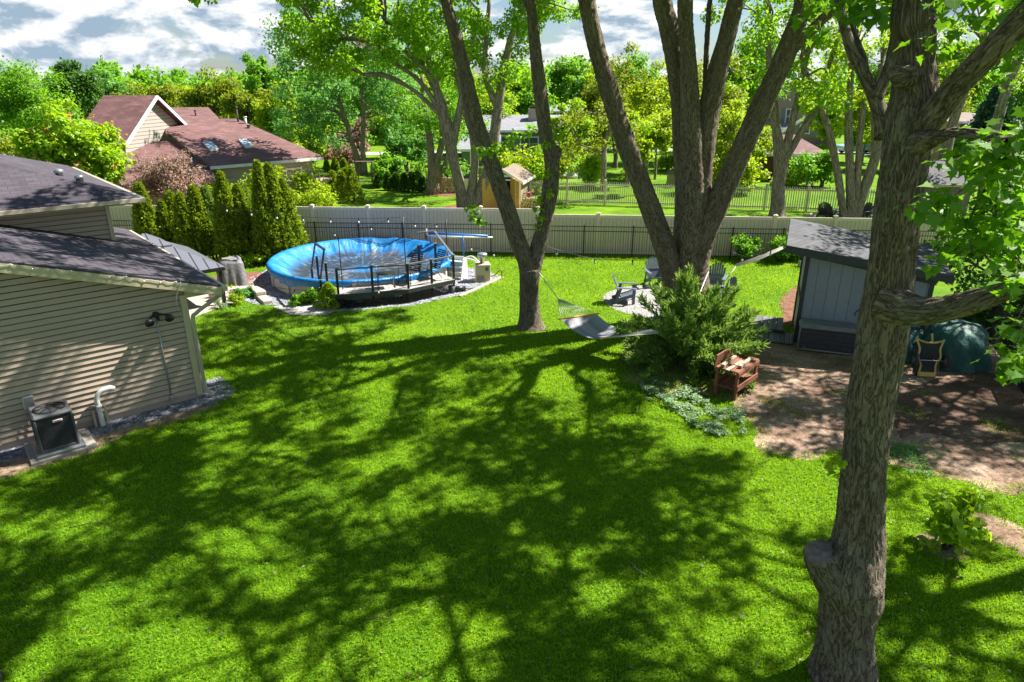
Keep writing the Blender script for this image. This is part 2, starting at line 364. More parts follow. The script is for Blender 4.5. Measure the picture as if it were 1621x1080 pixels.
M['pebble'] = simple('slate_pebble', (.16,.17,.21), (.34,.35,.39), 30, .7)
M['pebble2'] = simple('pale_pebble', (.20,.19,.185), (.36,.34,.33), 30, .8)
M['chip'] = simple('bark_chip', (.24,.10,.065), (.13,.06,.04), 30, .9)
M['cut'] = simple('cut_wood', (.24,.19,.175), (.10,.075,.07), 14, .85, bs=.5, bscale=60)
M['bark'] = bark('silver_bark', (.03,.022,.016), (.145,.108,.08), (.265,.215,.165))
M['bark_far'] = bark('far_bark', (.06,.045,.038), (.19,.15,.125), (.34,.285,.25), .5, .8)
M['bark_dk'] = bark('dark_bark', (.035,.026,.022), (.10,.075,.06), (.17,.13,.105), .6, .8)
def metalroof():
    m, nt, b = nmat('seamed_metal'); uv = coord(nt, 'UV'); s_ = N(nt, 'ShaderNodeSeparateXYZ'); L(nt, uv, s_.inputs[0])
    fr = math_(nt, 'FRACT', math_(nt, 'DIVIDE', s_.outputs[0], .32)); e = math_(nt, 'LESS_THAN', fr, .12)
    L(nt, mixc(nt, e, (.17,.175,.21), (.035,.035,.045)), b.inputs['Base Color']); b.inputs['Roughness'].default_value = .38; b.inputs['Metallic'].default_value = .35
    bump(nt, b, e, .8, .02); return m
M['metalroof'] = metalroof()
def covermat():
    m, nt, b = nmat('blue_pool_cover'); tcn = N(nt, 'ShaderNodeTexCoord'); o = tcn.outputs['Object']
    s_ = N(nt, 'ShaderNodeSeparateXYZ'); L(nt, o, s_.inputs[0])
    r = math_(nt, 'SQRT', math_(nt, 'ADD', math_(nt, 'MULTIPLY', s_.outputs[0], s_.outputs[0]), math_(nt, 'MULTIPLY', s_.outputs[1], s_.outputs[1])))
    ang = math_(nt, 'ARCTAN2', s_.outputs[1], s_.outputs[0])
    cv = N(nt, 'ShaderNodeCombineXYZ'); L(nt, math_(nt, 'MULTIPLY', ang, 9), cv.inputs[0]); L(nt, math_(nt, 'MULTIPLY', r, .8), cv.inputs[1])
    f = noi(nt, cv.outputs[0], 1.2, 7, .65, .6)
    blue = ramp(nt, noi(nt, o, 3, 5), [(.3, (.006,.13,.40)), (.7, (.02,.24,.56))])
    # leaves, silt and water stains collected in the sunken middle
    dirt = math_(nt, 'MULTIPLY', ramp(nt, f, [(.41,(0,0,0)),(.52,(1,1,1))]), ramp(nt, r, [(0,(1,1,1)), (.5,(1,1,1))]))
    z = N(nt, 'ShaderNodeMapRange'); z.inputs[1].default_value = 2.9; z.inputs[2].default_value = 2.45; L(nt, r, z.inputs[0])
    zi = N(nt, 'ShaderNodeMapRange'); zi.inputs[1].default_value = .25; zi.inputs[2].default_value = .8; L(nt, r, zi.inputs[0])
    fac = math_(nt, 'MULTIPLY', math_(nt, 'MULTIPLY', dirt, z.outputs[0]), zi.outputs[0])
    col = mixc(nt, fac, blue, ramp(nt, noi(nt, o, 5, 5), [(.4,(.06,.033,.02)),(.6,(.15,.12,.095))]))
    wat = math_(nt, 'MULTIPLY', math_(nt, 'MULTIPLY', ramp(nt, noi(nt, o, .9, 4, .6), [(.36,(0,0,0)),(.50,(.95,.95,.95))]), z.outputs[0]), zi.outputs[0]); col = mixc(nt, wat, col, (.035,.04,.045))
    pale = math_(nt, 'MULTIPLY', ramp(nt, noi(nt, cv.outputs[0], 2.2, 5, .6), [(.56,(0,0,0)),(.66,(.4,.4,.4))]), z.outputs[0])
    col = mixc(nt, pale, col, (.42,.50,.55))
    L(nt, col, b.inputs['Base Color']); L(nt, math_(nt,'SUBTRACT',.36,math_(nt,'MULTIPLY',z.outputs[0],.22)), b.inputs['Roughness'])
    bump(nt, b, f, .9, .08); return m
M['cover'] = covermat()
def groundmat(name, stops, s1, s2, bs=.6, bd=.03, s3=60):
    m, nt, b = nmat(name); p = coord(nt, 'POS'); a = noi(nt, p, s1, 5, .6); c = noi(nt, p, s2, 5, .7)
    f = math_(nt, 'ADD', math_(nt, 'MULTIPLY', a, .5), math_(nt, 'MULTIPLY', c, .5))
    col = ramp(nt, f, stops); L(nt, col, b.inputs['Base Color']); b.inputs['Roughness'].default_value = .95; b.inputs['Specular IOR Level'].default_value = .15
    bump(nt, b, noi(nt, p, s3, 4, .7), bs, bd); return m
M['lawn'] = groundmat('lawn', [(.36,(.04,.11,.004)), (.5,(.10,.20,.006)), (.62,(.17,.28,.008))], .5, 14, .9, .05, 22)
M['soil'] = groundmat('bare_soil', [(.36,(.10,.055,.038)), (.47,(.21,.135,.095)), (.55,(.32,.225,.165)), (.66,(.45,.34,.26))], 1.1, 12, .6, .02, 30)
M['mulch_soil'] = groundmat('dark_soil', [(.36,(.05,.028,.02)), (.5,(.115,.07,.05)), (.64,(.22,.15,.11))], 1.5, 16, .7, .03, 34)
M['gravel'] = groundmat('slate_gravel', [(.36,(.06,.06,.08)), (.5,(.15,.15,.19)), (.64,(.38,.37,.4))], 3, 45, .9, .03, 40)
M['gravel2'] = groundmat('pale_gravel', [(.36,(.13,.12,.12)), (.5,(.22,.21,.205)), (.64,(.36,.34,.33))], 3, 45, .9, .03, 40)
M['mulch'] = groundmat('mulch', [(.36,(.075,.035,.025)), (.5,(.17,.08,.055)), (.64,(.28,.14,.10))], 3, 30, .9, .04, 30)
M['asphalt'] = simple('pale_road', (.42,.41,.41), (.36,.35,.35), 1, .9)
M['leaf_bright'] = leafmat('leaf_bright', (0.080,0.227,0.007), (0.218,0.403,0.010), (0.437,0.750,0.010), .45)
M['leaf_mid'] = leafmat('leaf_mid', (0.060,0.182,0.009), (0.166,0.338,0.014), (0.318,0.675,0.014), .42)
M['leaf_near'] = leafmat('leaf_near', (.045,.15,.006), (.13,.27,.009), (.24,.50,.010), .42)
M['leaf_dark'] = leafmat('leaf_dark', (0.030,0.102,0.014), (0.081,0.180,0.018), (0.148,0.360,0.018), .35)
M['leaf_blue'] = leafmat('leaf_cool', (0.060,0.189,0.034), (0.151,0.338,0.061), (0.257,0.567,0.068), .38)
M['leaf_olive'] = leafmat('leaf_olive', (.12,.17,.010), (.25,.31,.014), (.40,.50,.012), .42)
M['leaf_yellow'] = leafmat('leaf_yellow', (.17,.27,.008), (.32,.42,.012), (.52,.68,.010), .5)
M['leaf_lime'] = leafmat('leaf_lime', (0.131,0.286,0.008), (0.306,0.468,0.013), (0.524,0.750,0.013), .45)
M['leaf_cedar'] = leafmat('leaf_cedar', (0.067,0.156,0.007), (0.282,0.372,0.014), (0.430,0.552,0.014), .3, .6, 1.5)
M['leaf_jun'] = leafmat('leaf_juniper', (0.068,0.162,0.019), (0.257,0.378,0.068), (0.333,0.513,0.068), .3, .6, 1.2)
M['leaf_brown'] = leafmat('leaf_brown', (.22,.13,.09), (.38,.26,.19), (.42,.28,.2), .3)
M['leaf_pink'] = leafmat('blossom_pink', (.6,.3,.28), (.72,.42,.3), (.7,.4,.35), .3)
M['leaf_orange'] = leafmat('blossom_orange', (.65,.28,.06), (.75,.4,.08), (.7,.4,.1), .3)
M['leaf_pale'] = leafmat('leaf_variegated', (.07,.17,.045), (.36,.48,.25), (.3,.45,.2), .3, .6, 3)
M['leaf_pine'] = leafmat('leaf_pine', (.03,.09,.045), (.07,.15,.08), (.08,.2,.08), .2)
M['grass'] = leafmat('grass_blades', (.015,.14,.001), (.24,.43,.004), (.50,.73,.003), .45, .7, .9, .25, .75)

# ------------------------------------------------------------------ foliage
LSH = {'d': [(0,0),(.5,.36),(1,0),(.5,-.36)],
       'm': [(0,0),(.06,.22),(-.02,.48),(.3,.34),(.42,.58),(.58,.36),(.62,.22),(1,0),(.62,-.22),(.58,-.36),(.42,-.58),(.3,-.34),(-.02,-.48),(.06,-.22)],
       'h': [(0,0),(.12,.32),(.45,.42),(1,0),(.45,-.42),(.12,-.32)],
       'n': [(0,.13),(1,.03),(1,-.03),(0,-.13)]}
def leaf_verts(p, ax, nr, size, shape):
    """p,ax,nr (N,3) -> verts, k per leaf"""
    S = LSH[shape]; k = len(S); ax = ax/np.linalg.norm(ax, axis=1, keepdims=True)
    sd_ = np.cross(nr, ax); sd_ /= np.linalg.norm(sd_, axis=1, keepdims=True)+1e-9; nn = np.cross(ax, sd_)
    V = np.empty((len(p), k, 3))
    for i, (a, b) in enumerate(S):
        V[:, i] = p + ax*(a*size)[:, None] + sd_*(b*size)[:, None] + nn*((abs(b)*.35 - a*a*.18)*size)[:, None]
    return V.reshape(-1, 3), k
def poly_mesh(name, V, k, mats, mi=None):
    n = len(V)//k; me = bpy.data.meshes.new(name); me.vertices.add(len(V)); me.vertices.foreach_set('co', V.ravel().astype(np.float32))
    me.loops.add(n*k); me.loops.foreach_set('vertex_index', np.arange(n*k, dtype=np.int32)); me.polygons.add(n)
    me.polygons.foreach_set('loop_start', np.arange(0, n*k, k, dtype=np.int32))
    for m in (mats if isinstance(mats, (list, tuple)) else [mats]): me.materials.append(m)
    if mi is not None: me.polygons.foreach_set('material_index', mi.astype(np.int32))
    me.update(calc_edges=True); me.validate(); return me
def rdirs(rng, n):
    v = rng.normal(size=(n, 3)); return v/np.linalg.norm(v, axis=1, keepdims=True)
def cloud(rng, cen, rad, per, size, shape='d', up=.6, flat=.7, droop=.3, shell=.55):
    """leaves in clusters. cen (K,3), rad (K,)"""
    K = len(cen); idx = np.repeat(np.arange(K), per); n = len(idx); d = rdirs(rng, n)
    r = rad[idx]*(shell + (1-shell)*rng.random(n))**1.0 * rng.random(n)**.35
    off = d*r[:, None]; off[:, 2] *= flat; p = cen[idx] + off
    nr = rdirs(rng, n)*(1-up) + np.array([0, 0, 1])*up + d*.25; ax = rdirs(rng, n) + d*.6; ax[:, 2] -= droop
    return leaf_verts(p, ax, nr, size*(.65+.7*rng.random(n)), shape)
def ell_clusters(rng, c, r, K, cr, hollow=.55, bottom=-.6):
    P = []
    while len(P) < K:
        d = rdirs(rng, 1)[0]
        if d[2] < bottom: continue
        q = hollow + (1-hollow)*rng.random()**.6
        q *= .82 + .36*noise.noise(Vector(d)*1.6 + Vector(c)*.3 + Vector((5, 2, 1)))*1.5
        P.append(np.array(c) + d*np.array(r)*q)
    return np.array(P), cr*(.6+.8*rng.random(K))
def limb(mb, a, b, r0, r1, rng, sag=.12, seg=5, n=6):
    a = Vector(a); b = Vector(b); d = b-a; ln = d.length; m1 = a + d*.35 + Vector((0,0,ln*sag)) + Vector(rdirs(rng,1)[0])*ln*.06; m2 = a + d*.7 + Vector((0,0,ln*sag*.7)) + Vector(rdirs(rng,1)[0])*ln*.06
    pts = catmull([a, m1, m2, b], max(2, n//3)); k = len(pts)
    mb.tube(pts, [r0 + (r1-r0)*(i/(k-1))**.8 for i in range(k)], seg, cap=False)
    return pts
def crown_mesh(root, V, k, mat, name='crown', mi=None):
    iv = np.array(ORG[root.name].inverted()); V = V @ iv[:3,:3].T + iv[:3,3]
    return link_mesh(name, poly_mesh(name, V, k, mat, mi), root)
def tree(name, label, base, h, cr, mat, seed, K=60, per=160, size=.16, crad=.9, cz=None, bk='bark_far', trunk_r=.2, forks=1, shape='d', group=None, stems=None, hollow=.5, flat=.7, cat='tree', bottom=-.6, thin=1.0):
    """base (x,y[,z]), crown ellipsoid (rx,ry,rz) centred at height cz"""
    rng = np.random.default_rng(seed); bz = base[2] if len(base) > 2 else 0.0
    b = Vector((base[0], base[1], bz)); cz = cz if cz is not None else h - cr[2]
    root = thing(name, label, cat, tuple(b), 0, group)
    K = int(K*thin); cen, rad = ell_clusters(rng, (b.x, b.y, bz+cz), cr, K, crad, hollow, bottom)
    mb = MB(); tips = []
    if stems is None:
        hf = max(.4, (cz-cr[2]*.75))
        for f in range(forks):
            a = rng.random()*6.28; lean = (0 if forks == 1 else .35)*cr[0]
            top = b + Vector((math.cos(a)*lean, math.sin(a)*lean, cz + cr[2]*.3)); o = Vector((math.cos(a), math.sin(a), 0))*(trunk_r*.7 if forks > 1 else 0)
            ctrl = [b + o*1.2 - Vector((0,0,.15)), b + o + Vector((0,0,hf*.5)) + (top-b)*.03, b + (top-b)*.45 + Vector(rdirs(rng,1)[0])*.15*cr[0]*.5, top]
            pts = catmull(ctrl, 6); n = len(pts); rr = [trunk_r*(1.35 if i == 0 else 1)*(1-.82*(i/(n-1))) for i in range(n)]
            mb.tube(pts, rr, 8, amp=.15, cap=False, seed=seed); tips.append(pts[n//3:])
    else:
        for st in stems:
            pts = catmull([Vector(p[:3]) for p in st], 5); n = len(pts); rs = [p[3] for p in st]
            rr = [float(np.interp(i/(n-1)*(len(rs)-1), range(len(rs)), rs)) for i in range(n)]
            mb.tube(pts, rr, 10, amp=.12, cap=True, seed=seed); tips.append(pts[n//2:])
    allp = [p for t in tips for p in t]
    for i in range(len(cen)):
        if i % 2 and K > 40: continue
        c = Vector(cen[i]); best = min(allp, key=lambda p: (p-c).length + max(0, p.z-c.z)*1.5)
        limb(mb, best, c, max(.02, trunk_r*.22), .012, rng, .06, 4, 4)
    mb.build('trunk', M[bk], root, world=True)
    V, k = cloud(rng, cen, rad, per, size, shape, flat=flat)
    crown_mesh(root, V, k, M[mat])
    return root
def conifer(label, base, h, r, seed, mat='leaf_cedar', n=9000, name='arborvitae', size=.09, group='arborvitae by the pool', trunk=.5):
    rng = np.random.default_rng(seed); b = Vector((base[0], base[1], 0)); root = thing(name, label, 'tree' if name != 'arborvitae' else 'arborvitae', tuple(b), 0, group)
    mb = MB()
    for q in range(3):
        a = rng.random()*6.28; mb.tube([b+Vector((math.cos(a)*.05, math.sin(a)*.05, -.05)), b+Vector((math.cos(a)*.12, math.sin(a)*.12, trunk+.5)), b+Vector((0,0,h*.7))], [.05,.04,.015], 6)
    mb.build('trunk', M['bark_dk'], root, world=True)
    t = rng.random(n)**.85; z = trunk + (h-trunk)*t; prof = (1-t)**.62*(.55+.45*np.minimum(1, t*7+.25))
    a = rng.random(n)*2*math.pi
    lump = np.array([noise.noise(Vector((math.cos(x)*2.2+seed, math.sin(x)*2.2, y*1.7))) for x, y in zip(a, z)])
    lump2 = np.array([noise.noise(Vector((math.cos(x)*6+seed, math.sin(x)*6, y*5))) for x, y in zip(a, z)])
    rr = r*prof*(1+.45*lump+.35*lump2)*(.80+.28*rng.random(n)**2)
    p = np.stack([b.x+rr*np.cos(a), b.y+rr*np.sin(a), z], 1); o = np.stack([np.cos(a), np.sin(a), np.full(n, .7)], 1)
    ax = o*.7 + rdirs(rng, n)*.55; nr = np.stack([np.cos(a), np.sin(a), np.full(n, .4)], 1) + rdirs(rng, n)*.9
    V, k = leaf_verts(p, ax, nr, size*(.6+.9*rng.random(n)), 'd'); crown_mesh(root, V, k, M[mat]); return root
def bush(label, base, r, seed, mat, K=14, per=120, size=.09, shape='d', name='bush', group=None, cat='bush', crad=.3, stems=8, up=.5, flat=.8):
    rng = np.random.default_rng(seed); b = Vector((base[0], base[1], base[2] if len(base) > 2 else 0)); root = thing(name, label, cat, tuple(b), 0, group)
    cen, rad = ell_clusters(rng, (b.x, b.y, b.z+r[2]*.5), (r[0], r[1], r[2]*.5), K, crad, .35, -.9); mb = MB()
    for i in range(min(stems, K)): limb(mb, b + Vector((rng.normal()*.05*r[0], rng.normal()*.05*r[1], -.03)), cen[i], .022, .008, rng, .1, 4, 4)
    mb.build('stem', M['bark_dk'], root, world=True); V, k = cloud(rng, cen, rad, per, size, shape, up=up, flat=flat)
    V[:, 2] = np.maximum(V[:, 2], b.z+.01); crown_mesh(root, V, k, M[mat], 'foliage'); return root
# ------------------------------------------------------------------ ground
def struct(o): o['kind'] = 'structure'; return o
mb = MB(); mb.add([(-900,-60,0),(900,-60,0),(900,1600,0),(-900,1600,0)], [(0,1,2,3)]); struct(mb.build('ground', M['lawn'], origin=(0,0,0)))
def ragged(pts, amp=.12, step=.25, closed=True, seed=0):
    out = []; n = len(pts)
    for i in range(n):
        a = Vector(pts[i][:2]); b = Vector(pts[(i+1) % n][:2]); k = max(1, int((b-a).length/step))
        for j in range(k):
            p = a + (b-a)*(j/k); q = noise.noise(Vector((p.x*1.3+seed, p.y*1.3, 0))); q2 = noise.noise(Vector((p.x*1.3, p.y*1.3+seed+9, 4)))
            out.append((p.x+q*amp*2, p.y+q2*amp*2))
    return out
def patch(name, pts, z, m, amp=.1, seed=0):
    poly = ragged(pts, amp, seed=seed); mb = MB(); mb.add([(p[0],p[1],z) for p in poly], [tuple(range(len(poly)))])
    # keep upward
    a = sum(poly[i][0]*poly[(i+1)%len(poly)][1]-poly[(i+1)%len(poly)][0]*poly[i][1] for i in range(len(poly)))
    if a < 0: mb.f[0] = mb.f[0][::-1]
    struct(mb.build(name, m, origin=(poly[0][0], poly[0][1], z))); return poly
def gp(*px): return [tuple(G(x, y)[:2]) for x, y in px]
def inpoly(x, y, poly):
    """vectorised point in polygon"""
    c = np.zeros(len(x), bool); n = len(poly)
    for i in range(n):
        x1, y1 = poly[i]; x2, y2 = poly[(i+1)%n]
        if y1 == y2: continue
        t = ((y1 > y) != (y2 > y)) & (x < (x2-x1)*(y-y1)/(y2-y1)+x1); c ^= t
    return c
HC = Vector((-7.4,14.77,0)); HA = math.atan2(.655,.756)
def hw(a, b, z=0): return Vector((HC.x+a*math.cos(HA)-b*math.sin(HA), HC.y+a*math.sin(HA)+b*math.cos(HA), z))
P_dirt = patch('bare_soil', gp((1178,548),(1235,528),(1270,520)) + [(9,21),(15.5,21),(16.5,12.5)] + gp((1621,790),(1560,775),(1480,752),(1400,736),(1330,722),(1262,726),(1215,722),(1185,690),(1170,655),(1160,625),(1180,590)), .004, M['soil'], .24)
patch('dark_soil', gp((1395,655),(1430,612),(1500,600),(1600,585),(1640,600),(1640,700),(1560,705),(1480,690),(1430,690)), .010, M['mulch_soil'], .14, 9)
P_dirt2 = patch('worn_path', gp((1530,800),(1570,815),(1621,840),(1640,900),(1600,868),(1560,850),(1535,830)), .004, M['soil'], .12, 3)
P_dirt3 = patch('worn_ground', gp((1450,850),(1478,842),(1530,865),(1528,880),(1490,884),(1455,870)), .004, M['soil'], .06, 5)
P_strip = patch('bare_strip', [tuple(hw(a,b)[:2]) for a,b in ((-4.8,-.5),(.2,-.5),(.1,-.72),(-.9,-1.0),(-1.6,-.85),(-2.6,-1.25),(-4.8,-1.3))], .004, M['soil'], .08, 7)
P_bed = patch('gravel_strip', [tuple(hw(a,b)[:2]) for a,b in ((-9,-.6),(.45,-.55),(.75,-.2),(.75,.9),(.1,.9),(-9,.4))], .010, M['gravel'], .02, 2)
POOL = (-5.8, 25.9); PR = 3.4
P_pool = patch('pool_gravel', [(-5.85,21.15),(-3.4,21.9),(-1.7,23.1)] + gp((792,440),(770,428),(700,420)) + [(-2,27.8),(-9.6,28.2),(-10.3,23.4),(-8.6,21.9),(-7.2,21.9)], .010, M['gravel'], .05, 1)
P_mulch = patch('mulch_bed', gp((372,432),(412,430),(425,452),(385,468),(340,475),(330,440)), .014, M['mulch'], .1, 4)
P_arb = patch('arborvitae_bed', [(-16.5,27.2),(-9.2,27.2),(-9.0,28.6),(-16.5,28.6)], .006, M['mulch'], .15, 6)
P_walk = patch('paver_walk', gp((432,487),(475,478),(520,486),(535,492),(515,500),(462,500)), .022, M['paver'], .0, 4)
P_patio = patch('patio', [(-17,17),(-10.3,20.2),(-9.4,22.4),(-13.5,26.2),(-19,24)], .018, M['concrete'], .0, 4)
cen = (5.1,22.4); P_pit = patch('fire_pit_gravel', [(cen[0]+1.95*math.cos(a/20*math.pi*2), cen[1]+1.95*math.sin(a/20*math.pi*2)) for a in range(20)], .008, M['gravel2'], .05, 8)
P_mul2 = patch('mulch_strip', gp((1236,472),(1290,432),(1290,470),(1270,520),(1235,512)), .008, M['mulch'], .08, 8)
P_bushbed = patch('shrub_bed', [(2.9,15.6),(4.2,14.7),(5.6,14.6),(6.2,16),(6.3,19),(6.8,21.3),(5.2,21.2),(3.3,19.3)], .006, M['soil'], .15, 2)
for i, (cx, cy, r) in enumerate(((-2.6,40.9,2.0),(13.6,37.9,.7),(17.0,36.8,.7),(-4.6,46.5,1.2))):
    patch('tree_mulch', [(cx+r*math.cos(a), cy+r*.8*math.sin(a)) for a in (0,1,2,3,4,5,6)], .006, M['mulch'], .15, i)
mb = MB(); pts = gp((470,237),(560,246),(700,243),(900,238),(1100,240),(1400,246),(1900,240)); pts = [(-90,60)]+pts
vs = [(p[0],p[1]+3*s_,.01) for p in pts for s_ in (0,1)]
mb.add(vs, [(2*i,2*i+2,2*i+3,2*i+1) for i in range(len(pts)-1)]); struct(mb.build('road', M['asphalt'], origin=(0,0,0)))

# pebbles, chips and grass: uncountable
def scatter_px(rng, poly, n):
    P = np.array(poly); lo = P.min(0); hi = P.max(0); x = lo[0]+(hi[0]-lo[0])*rng.random(n); y = lo[1]+(hi[1]-lo[1])*rng.random(n); k = inpoly(x, y, poly); return x[k], y[k]
def pebbles(name, label, poly, n, size, m, seed, z=.01, flat=.6, shape='o', avoid=None):
    rng = np.random.default_rng(seed); x, y = scatter_px(rng, poly, n)
    if avoid is not None: k = ~avoid(x, y); x, y = x[k], y[k]
    n = len(x); s_ = size*(.5+rng.random(n)); a = rng.random(n)*6.28
    base = np.array([(1,0,0),(.5,.8,0),(-.5,.8,0),(-1,0,0),(-.5,-.8,0),(.5,-.8,0),(.4,0,.75),(-.4,.1,.7)])
    F = [(0,1,6),(1,2,7,6),(2,3,7),(3,4,7),(4,5,6,7),(5,0,6)]
    V = np.empty((n,8,3)); j = 1+.4*(rng.random((n,8))-.5)
    V[:,:,0] = x[:,None]+s_[:,None]*j*(base[:,0]*np.cos(a)[:,None]-base[:,1]*np.sin(a)[:,None])
    V[:,:,1] = y[:,None]+s_[:,None]*j*(base[:,0]*np.sin(a)[:,None]+base[:,1]*np.cos(a)[:,None])
    V[:,:,2] = z-.004+s_[:,None]*j*base[:,2]*flat
    ls = []; lt = []; c = 0; fl = []
    for f in F: fl.append(f)
    per = sum(len(f) for f in F); idx = (np.array([i for f in F for i in f])[None,:]+8*np.arange(n)[:,None]).ravel()
    st = np.array([sum(len(q) for q in F[:i]) for i in range(len(F))]); st = (st[None,:]+per*np.arange(n)[:,None]).ravel()
    me = bpy.data.meshes.new(name); me.vertices.add(8*n); me.vertices.foreach_set('co', V.ravel().astype(np.float32)); me.loops.add(len(idx)); me.loops.foreach_set('vertex_index', idx.astype(np.int32))
    me.polygons.add(len(st)); me.polygons.foreach_set('loop_start', st.astype(np.int32)); me.materials.append(m); me.update(calc_edges=True); me.validate()
    o = link_mesh(name, me); tag(o, label, 'gravel' if 'chip' not in name and 'leaf' not in name else 'litter', None, 'stuff'); return o
inpool = lambda x, y: (x-POOL[0])**2+(y-POOL[1])**2 < PR*PR
pebbles('slate_pebbles', 'loose slate grey pebbles along the foot of the sided house wall', P_bed, 9000, .03, M['pebble'], 1, .012)
pebbles('pool_pebbles', 'grey pebbles round the above ground pool and its deck', P_pool, 11000, .04, M['pebble'], 2, .012, avoid=inpool)
pebbles('fire_pit_pebbles', 'pale pebbles in the round fire pit circle under the blue chairs', P_pit, 6000, .035, M['pebble2'], 3, .01)
pebbles('bark_chips', 'reddish bark chips in the bed between grill and pool', P_mulch, 2500, .035, M['chip'], 4, .016, .35)
pebbles('chip_strip', 'reddish bark chips beside the left end of the lean-to shed', P_mul2, 2500, .035, M['chip'], 5, .01, .35)
pebbles('leaf_litter_chips', 'dry leaves and wood chips strewn over the bare soil', P_dirt, 5200, .022, M['oldwood'], 6, .006, .3)
lawn_poly = [(-22,29.6),(15,28.6),(15,24),(12,21.4),(11,14),(13,4),(6,3.2),(-9,3.2),(-13,8),(-10.4,11),(-7.2,14.8),(-12.6,21.2),(-16,24)]
holes = [P_dirt, P_bed, P_pool, P_mulch, P_walk, P_patio, P_pit, P_mul2, P_strip, P_dirt2, P_dirt3]
house_poly = [tuple(hw(a,b)[:2]) for a,b in ((-9,-.4),(.3,-.4),(.3,12),(-9,12))]
def grass():
    rng = np.random.default_rng(11); X = []; Y_ = []; S = []
    for (y0, y1, dens, sz) in ((3.2,9,2100,.055),(9,13,1500,.06),(13,19,850,.07),(19,29.6,300,.085)):
        xl = -.78*y1-1.5; xr = .8*y1+1.5; n = int((xr-xl)*(y1-y0)*dens); x = xl+(xr-xl)*rng.random(n); y = y0+(y1-y0)*rng.random(n)
        k = (np.abs(x) < .80*y+2.6) & inpoly(x, y, lawn_poly)
        x, y = x[k], y[k]; jx = x+rng.normal(size=len(x))*.17; jy = y+rng.normal(size=len(x))*.17
        k = ~inpoly(x, y, house_poly)
        for h in holes: k &= ~inpoly(jx, jy, h)
        x, y = x[k], y[k]; X.append(x); Y_.append(y); S.append(np.full(len(x), sz))
    # tufts inside the bare soil near its edge
    x, y = scatter_px(rng, P_dirt, 38000); k = np.array([noise.noise(Vector((a*.9, b*.9, 3))) > -.02 + max(0, (b-11.5))*.13 for a, b in zip(x, y)]); X.append(x[k]); Y_.append(y[k]); S.append(np.full(k.sum(), .06))
    x = np.concatenate(X); y = np.concatenate(Y_); s_ = np.concatenate(S); n = len(x)
    ht = s_*(.6+.7*rng.random(n)); wd = .006+.008*rng.random(n); wd *= np.where(y > 13, 1.5, 1.0)
    a = rng.random(n)*6.28; ln = .25+.75*rng.random(n); b = rng.random(n)*6.28
    ax = np.stack([np.cos(b)*ln, np.sin(b)*ln, np.ones(n)], 1)*ht[:,None]; sd_ = np.stack([np.cos(a), np.sin(a), np.zeros(n)], 1)*wd[:,None]
    p = np.stack([x, y, np.full(n,.0)], 1); V = np.empty((n,4,3)); V[:,0] = p-sd_*.6; V[:,1] = p+sd_*.6; V[:,2] = p+ax*.6+sd_*.55+np.array([0,0,.0]); V[:,3] = p+ax*1.0
    V[:,3,2] -= ht*.15
    # broad clover and weed leaves among the blades
    m = n//6; i = rng.choice(n, m, replace=False); q = p[i].copy(); q[:,2] = .02+.03*rng.random(m)
    W, k = leaf_verts(q, np.stack([np.cos(a[i]), np.sin(a[i]), .2*np.ones(m)],1), np.stack([.4*np.cos(b[i]), .4*np.sin(b[i]), np.ones(m)],1), .016+.020*rng.random(m), 'd')
    o = link_mesh('grass', poly_mesh('grass', np.concatenate([V.reshape(-1,3), W]), 4, M['grass'])); tag(o, 'short green lawn grass of the back yard in dappled shade', 'grass', None, 'stuff'); print('blades', n)
    m = 1700; x = -10+22*rng.random(m); y = 5+22*rng.random(m)**1.3; k = inpoly(x, y, lawn_poly); x, y = x[k], y[k]; m = len(x)
    W, k = leaf_verts(np.stack([x,y,np.full(m,.062)],1), np.stack([rng.normal(size=m), rng.normal(size=m), np.zeros(m)],1), np.tile([0,0,1.],(m,1)), .025+.035*rng.random(m), 'd')
    mi = (rng.random(m) < .4).astype(int); o = link_mesh('fallen_seeds', poly_mesh('fallen_seeds', W, k, [M['leaf_brown'], M['oldwood']], mi)); tag(o, 'small tan seeds and leaf bits fallen on the lawn', 'litter', None, 'stuff')
grass()

# ------------------------------------------------------------------ own house
house = thing('house', 'tan lap sided house with dark shingle roof at the left edge of the lawn', 'house', tuple(HC), HA)
SL = .309; EZ = 2.68; EA = .76
def rz_(a): return EZ + SL*(EA-a)
def siding(mb, x0, x1, y, z0, top, e=.127, out=.034, nrm=-1):
    z = z0
    while z < 9:
        # top(a) = upper limit at a ; strip between z and z+e
        za, zb = z, z+e
        # clip: top falls with a
        def lim(zq):  # largest a with top(a) >= zq
            if top(x1) >= zq: return x1
            if top(x0) < zq: return x0
            lo, hi = x0, x1
            for _ in range(20):
                m_ = (lo+hi)/2
                if top(m_) >= zq: lo = m_
                else: hi = m_
            return lo
        ra, rb = lim(za), lim(zb)
        if ra <= x0+.01: break
        zg = za+.026; mb.add([(x0,y-out,zg),(ra,y-out,zg),(rb,y-.008,zb),(x0,y-.008,zb)], [(0,1,2,3)]); mb.add([(x0,y+.03,zg),(ra,y+.03,zg),(ra,y-out,zg),(x0,y-out,zg)], [(0,1,2,3)]); mb.add([(x0,y-.008,zb),(rb,y-.008,zb),(rb,y+.04,zb),(x0,y+.04,zb)], [(0,1,2,3)])
        z += e
topf = lambda a: min(rz_(a)-.30, rz_(-7.8-a-0)-.30) if a < -3.9 else rz_(a)-.30
mb = MB(); siding(mb, -3.9, 0, 0, .14, topf)
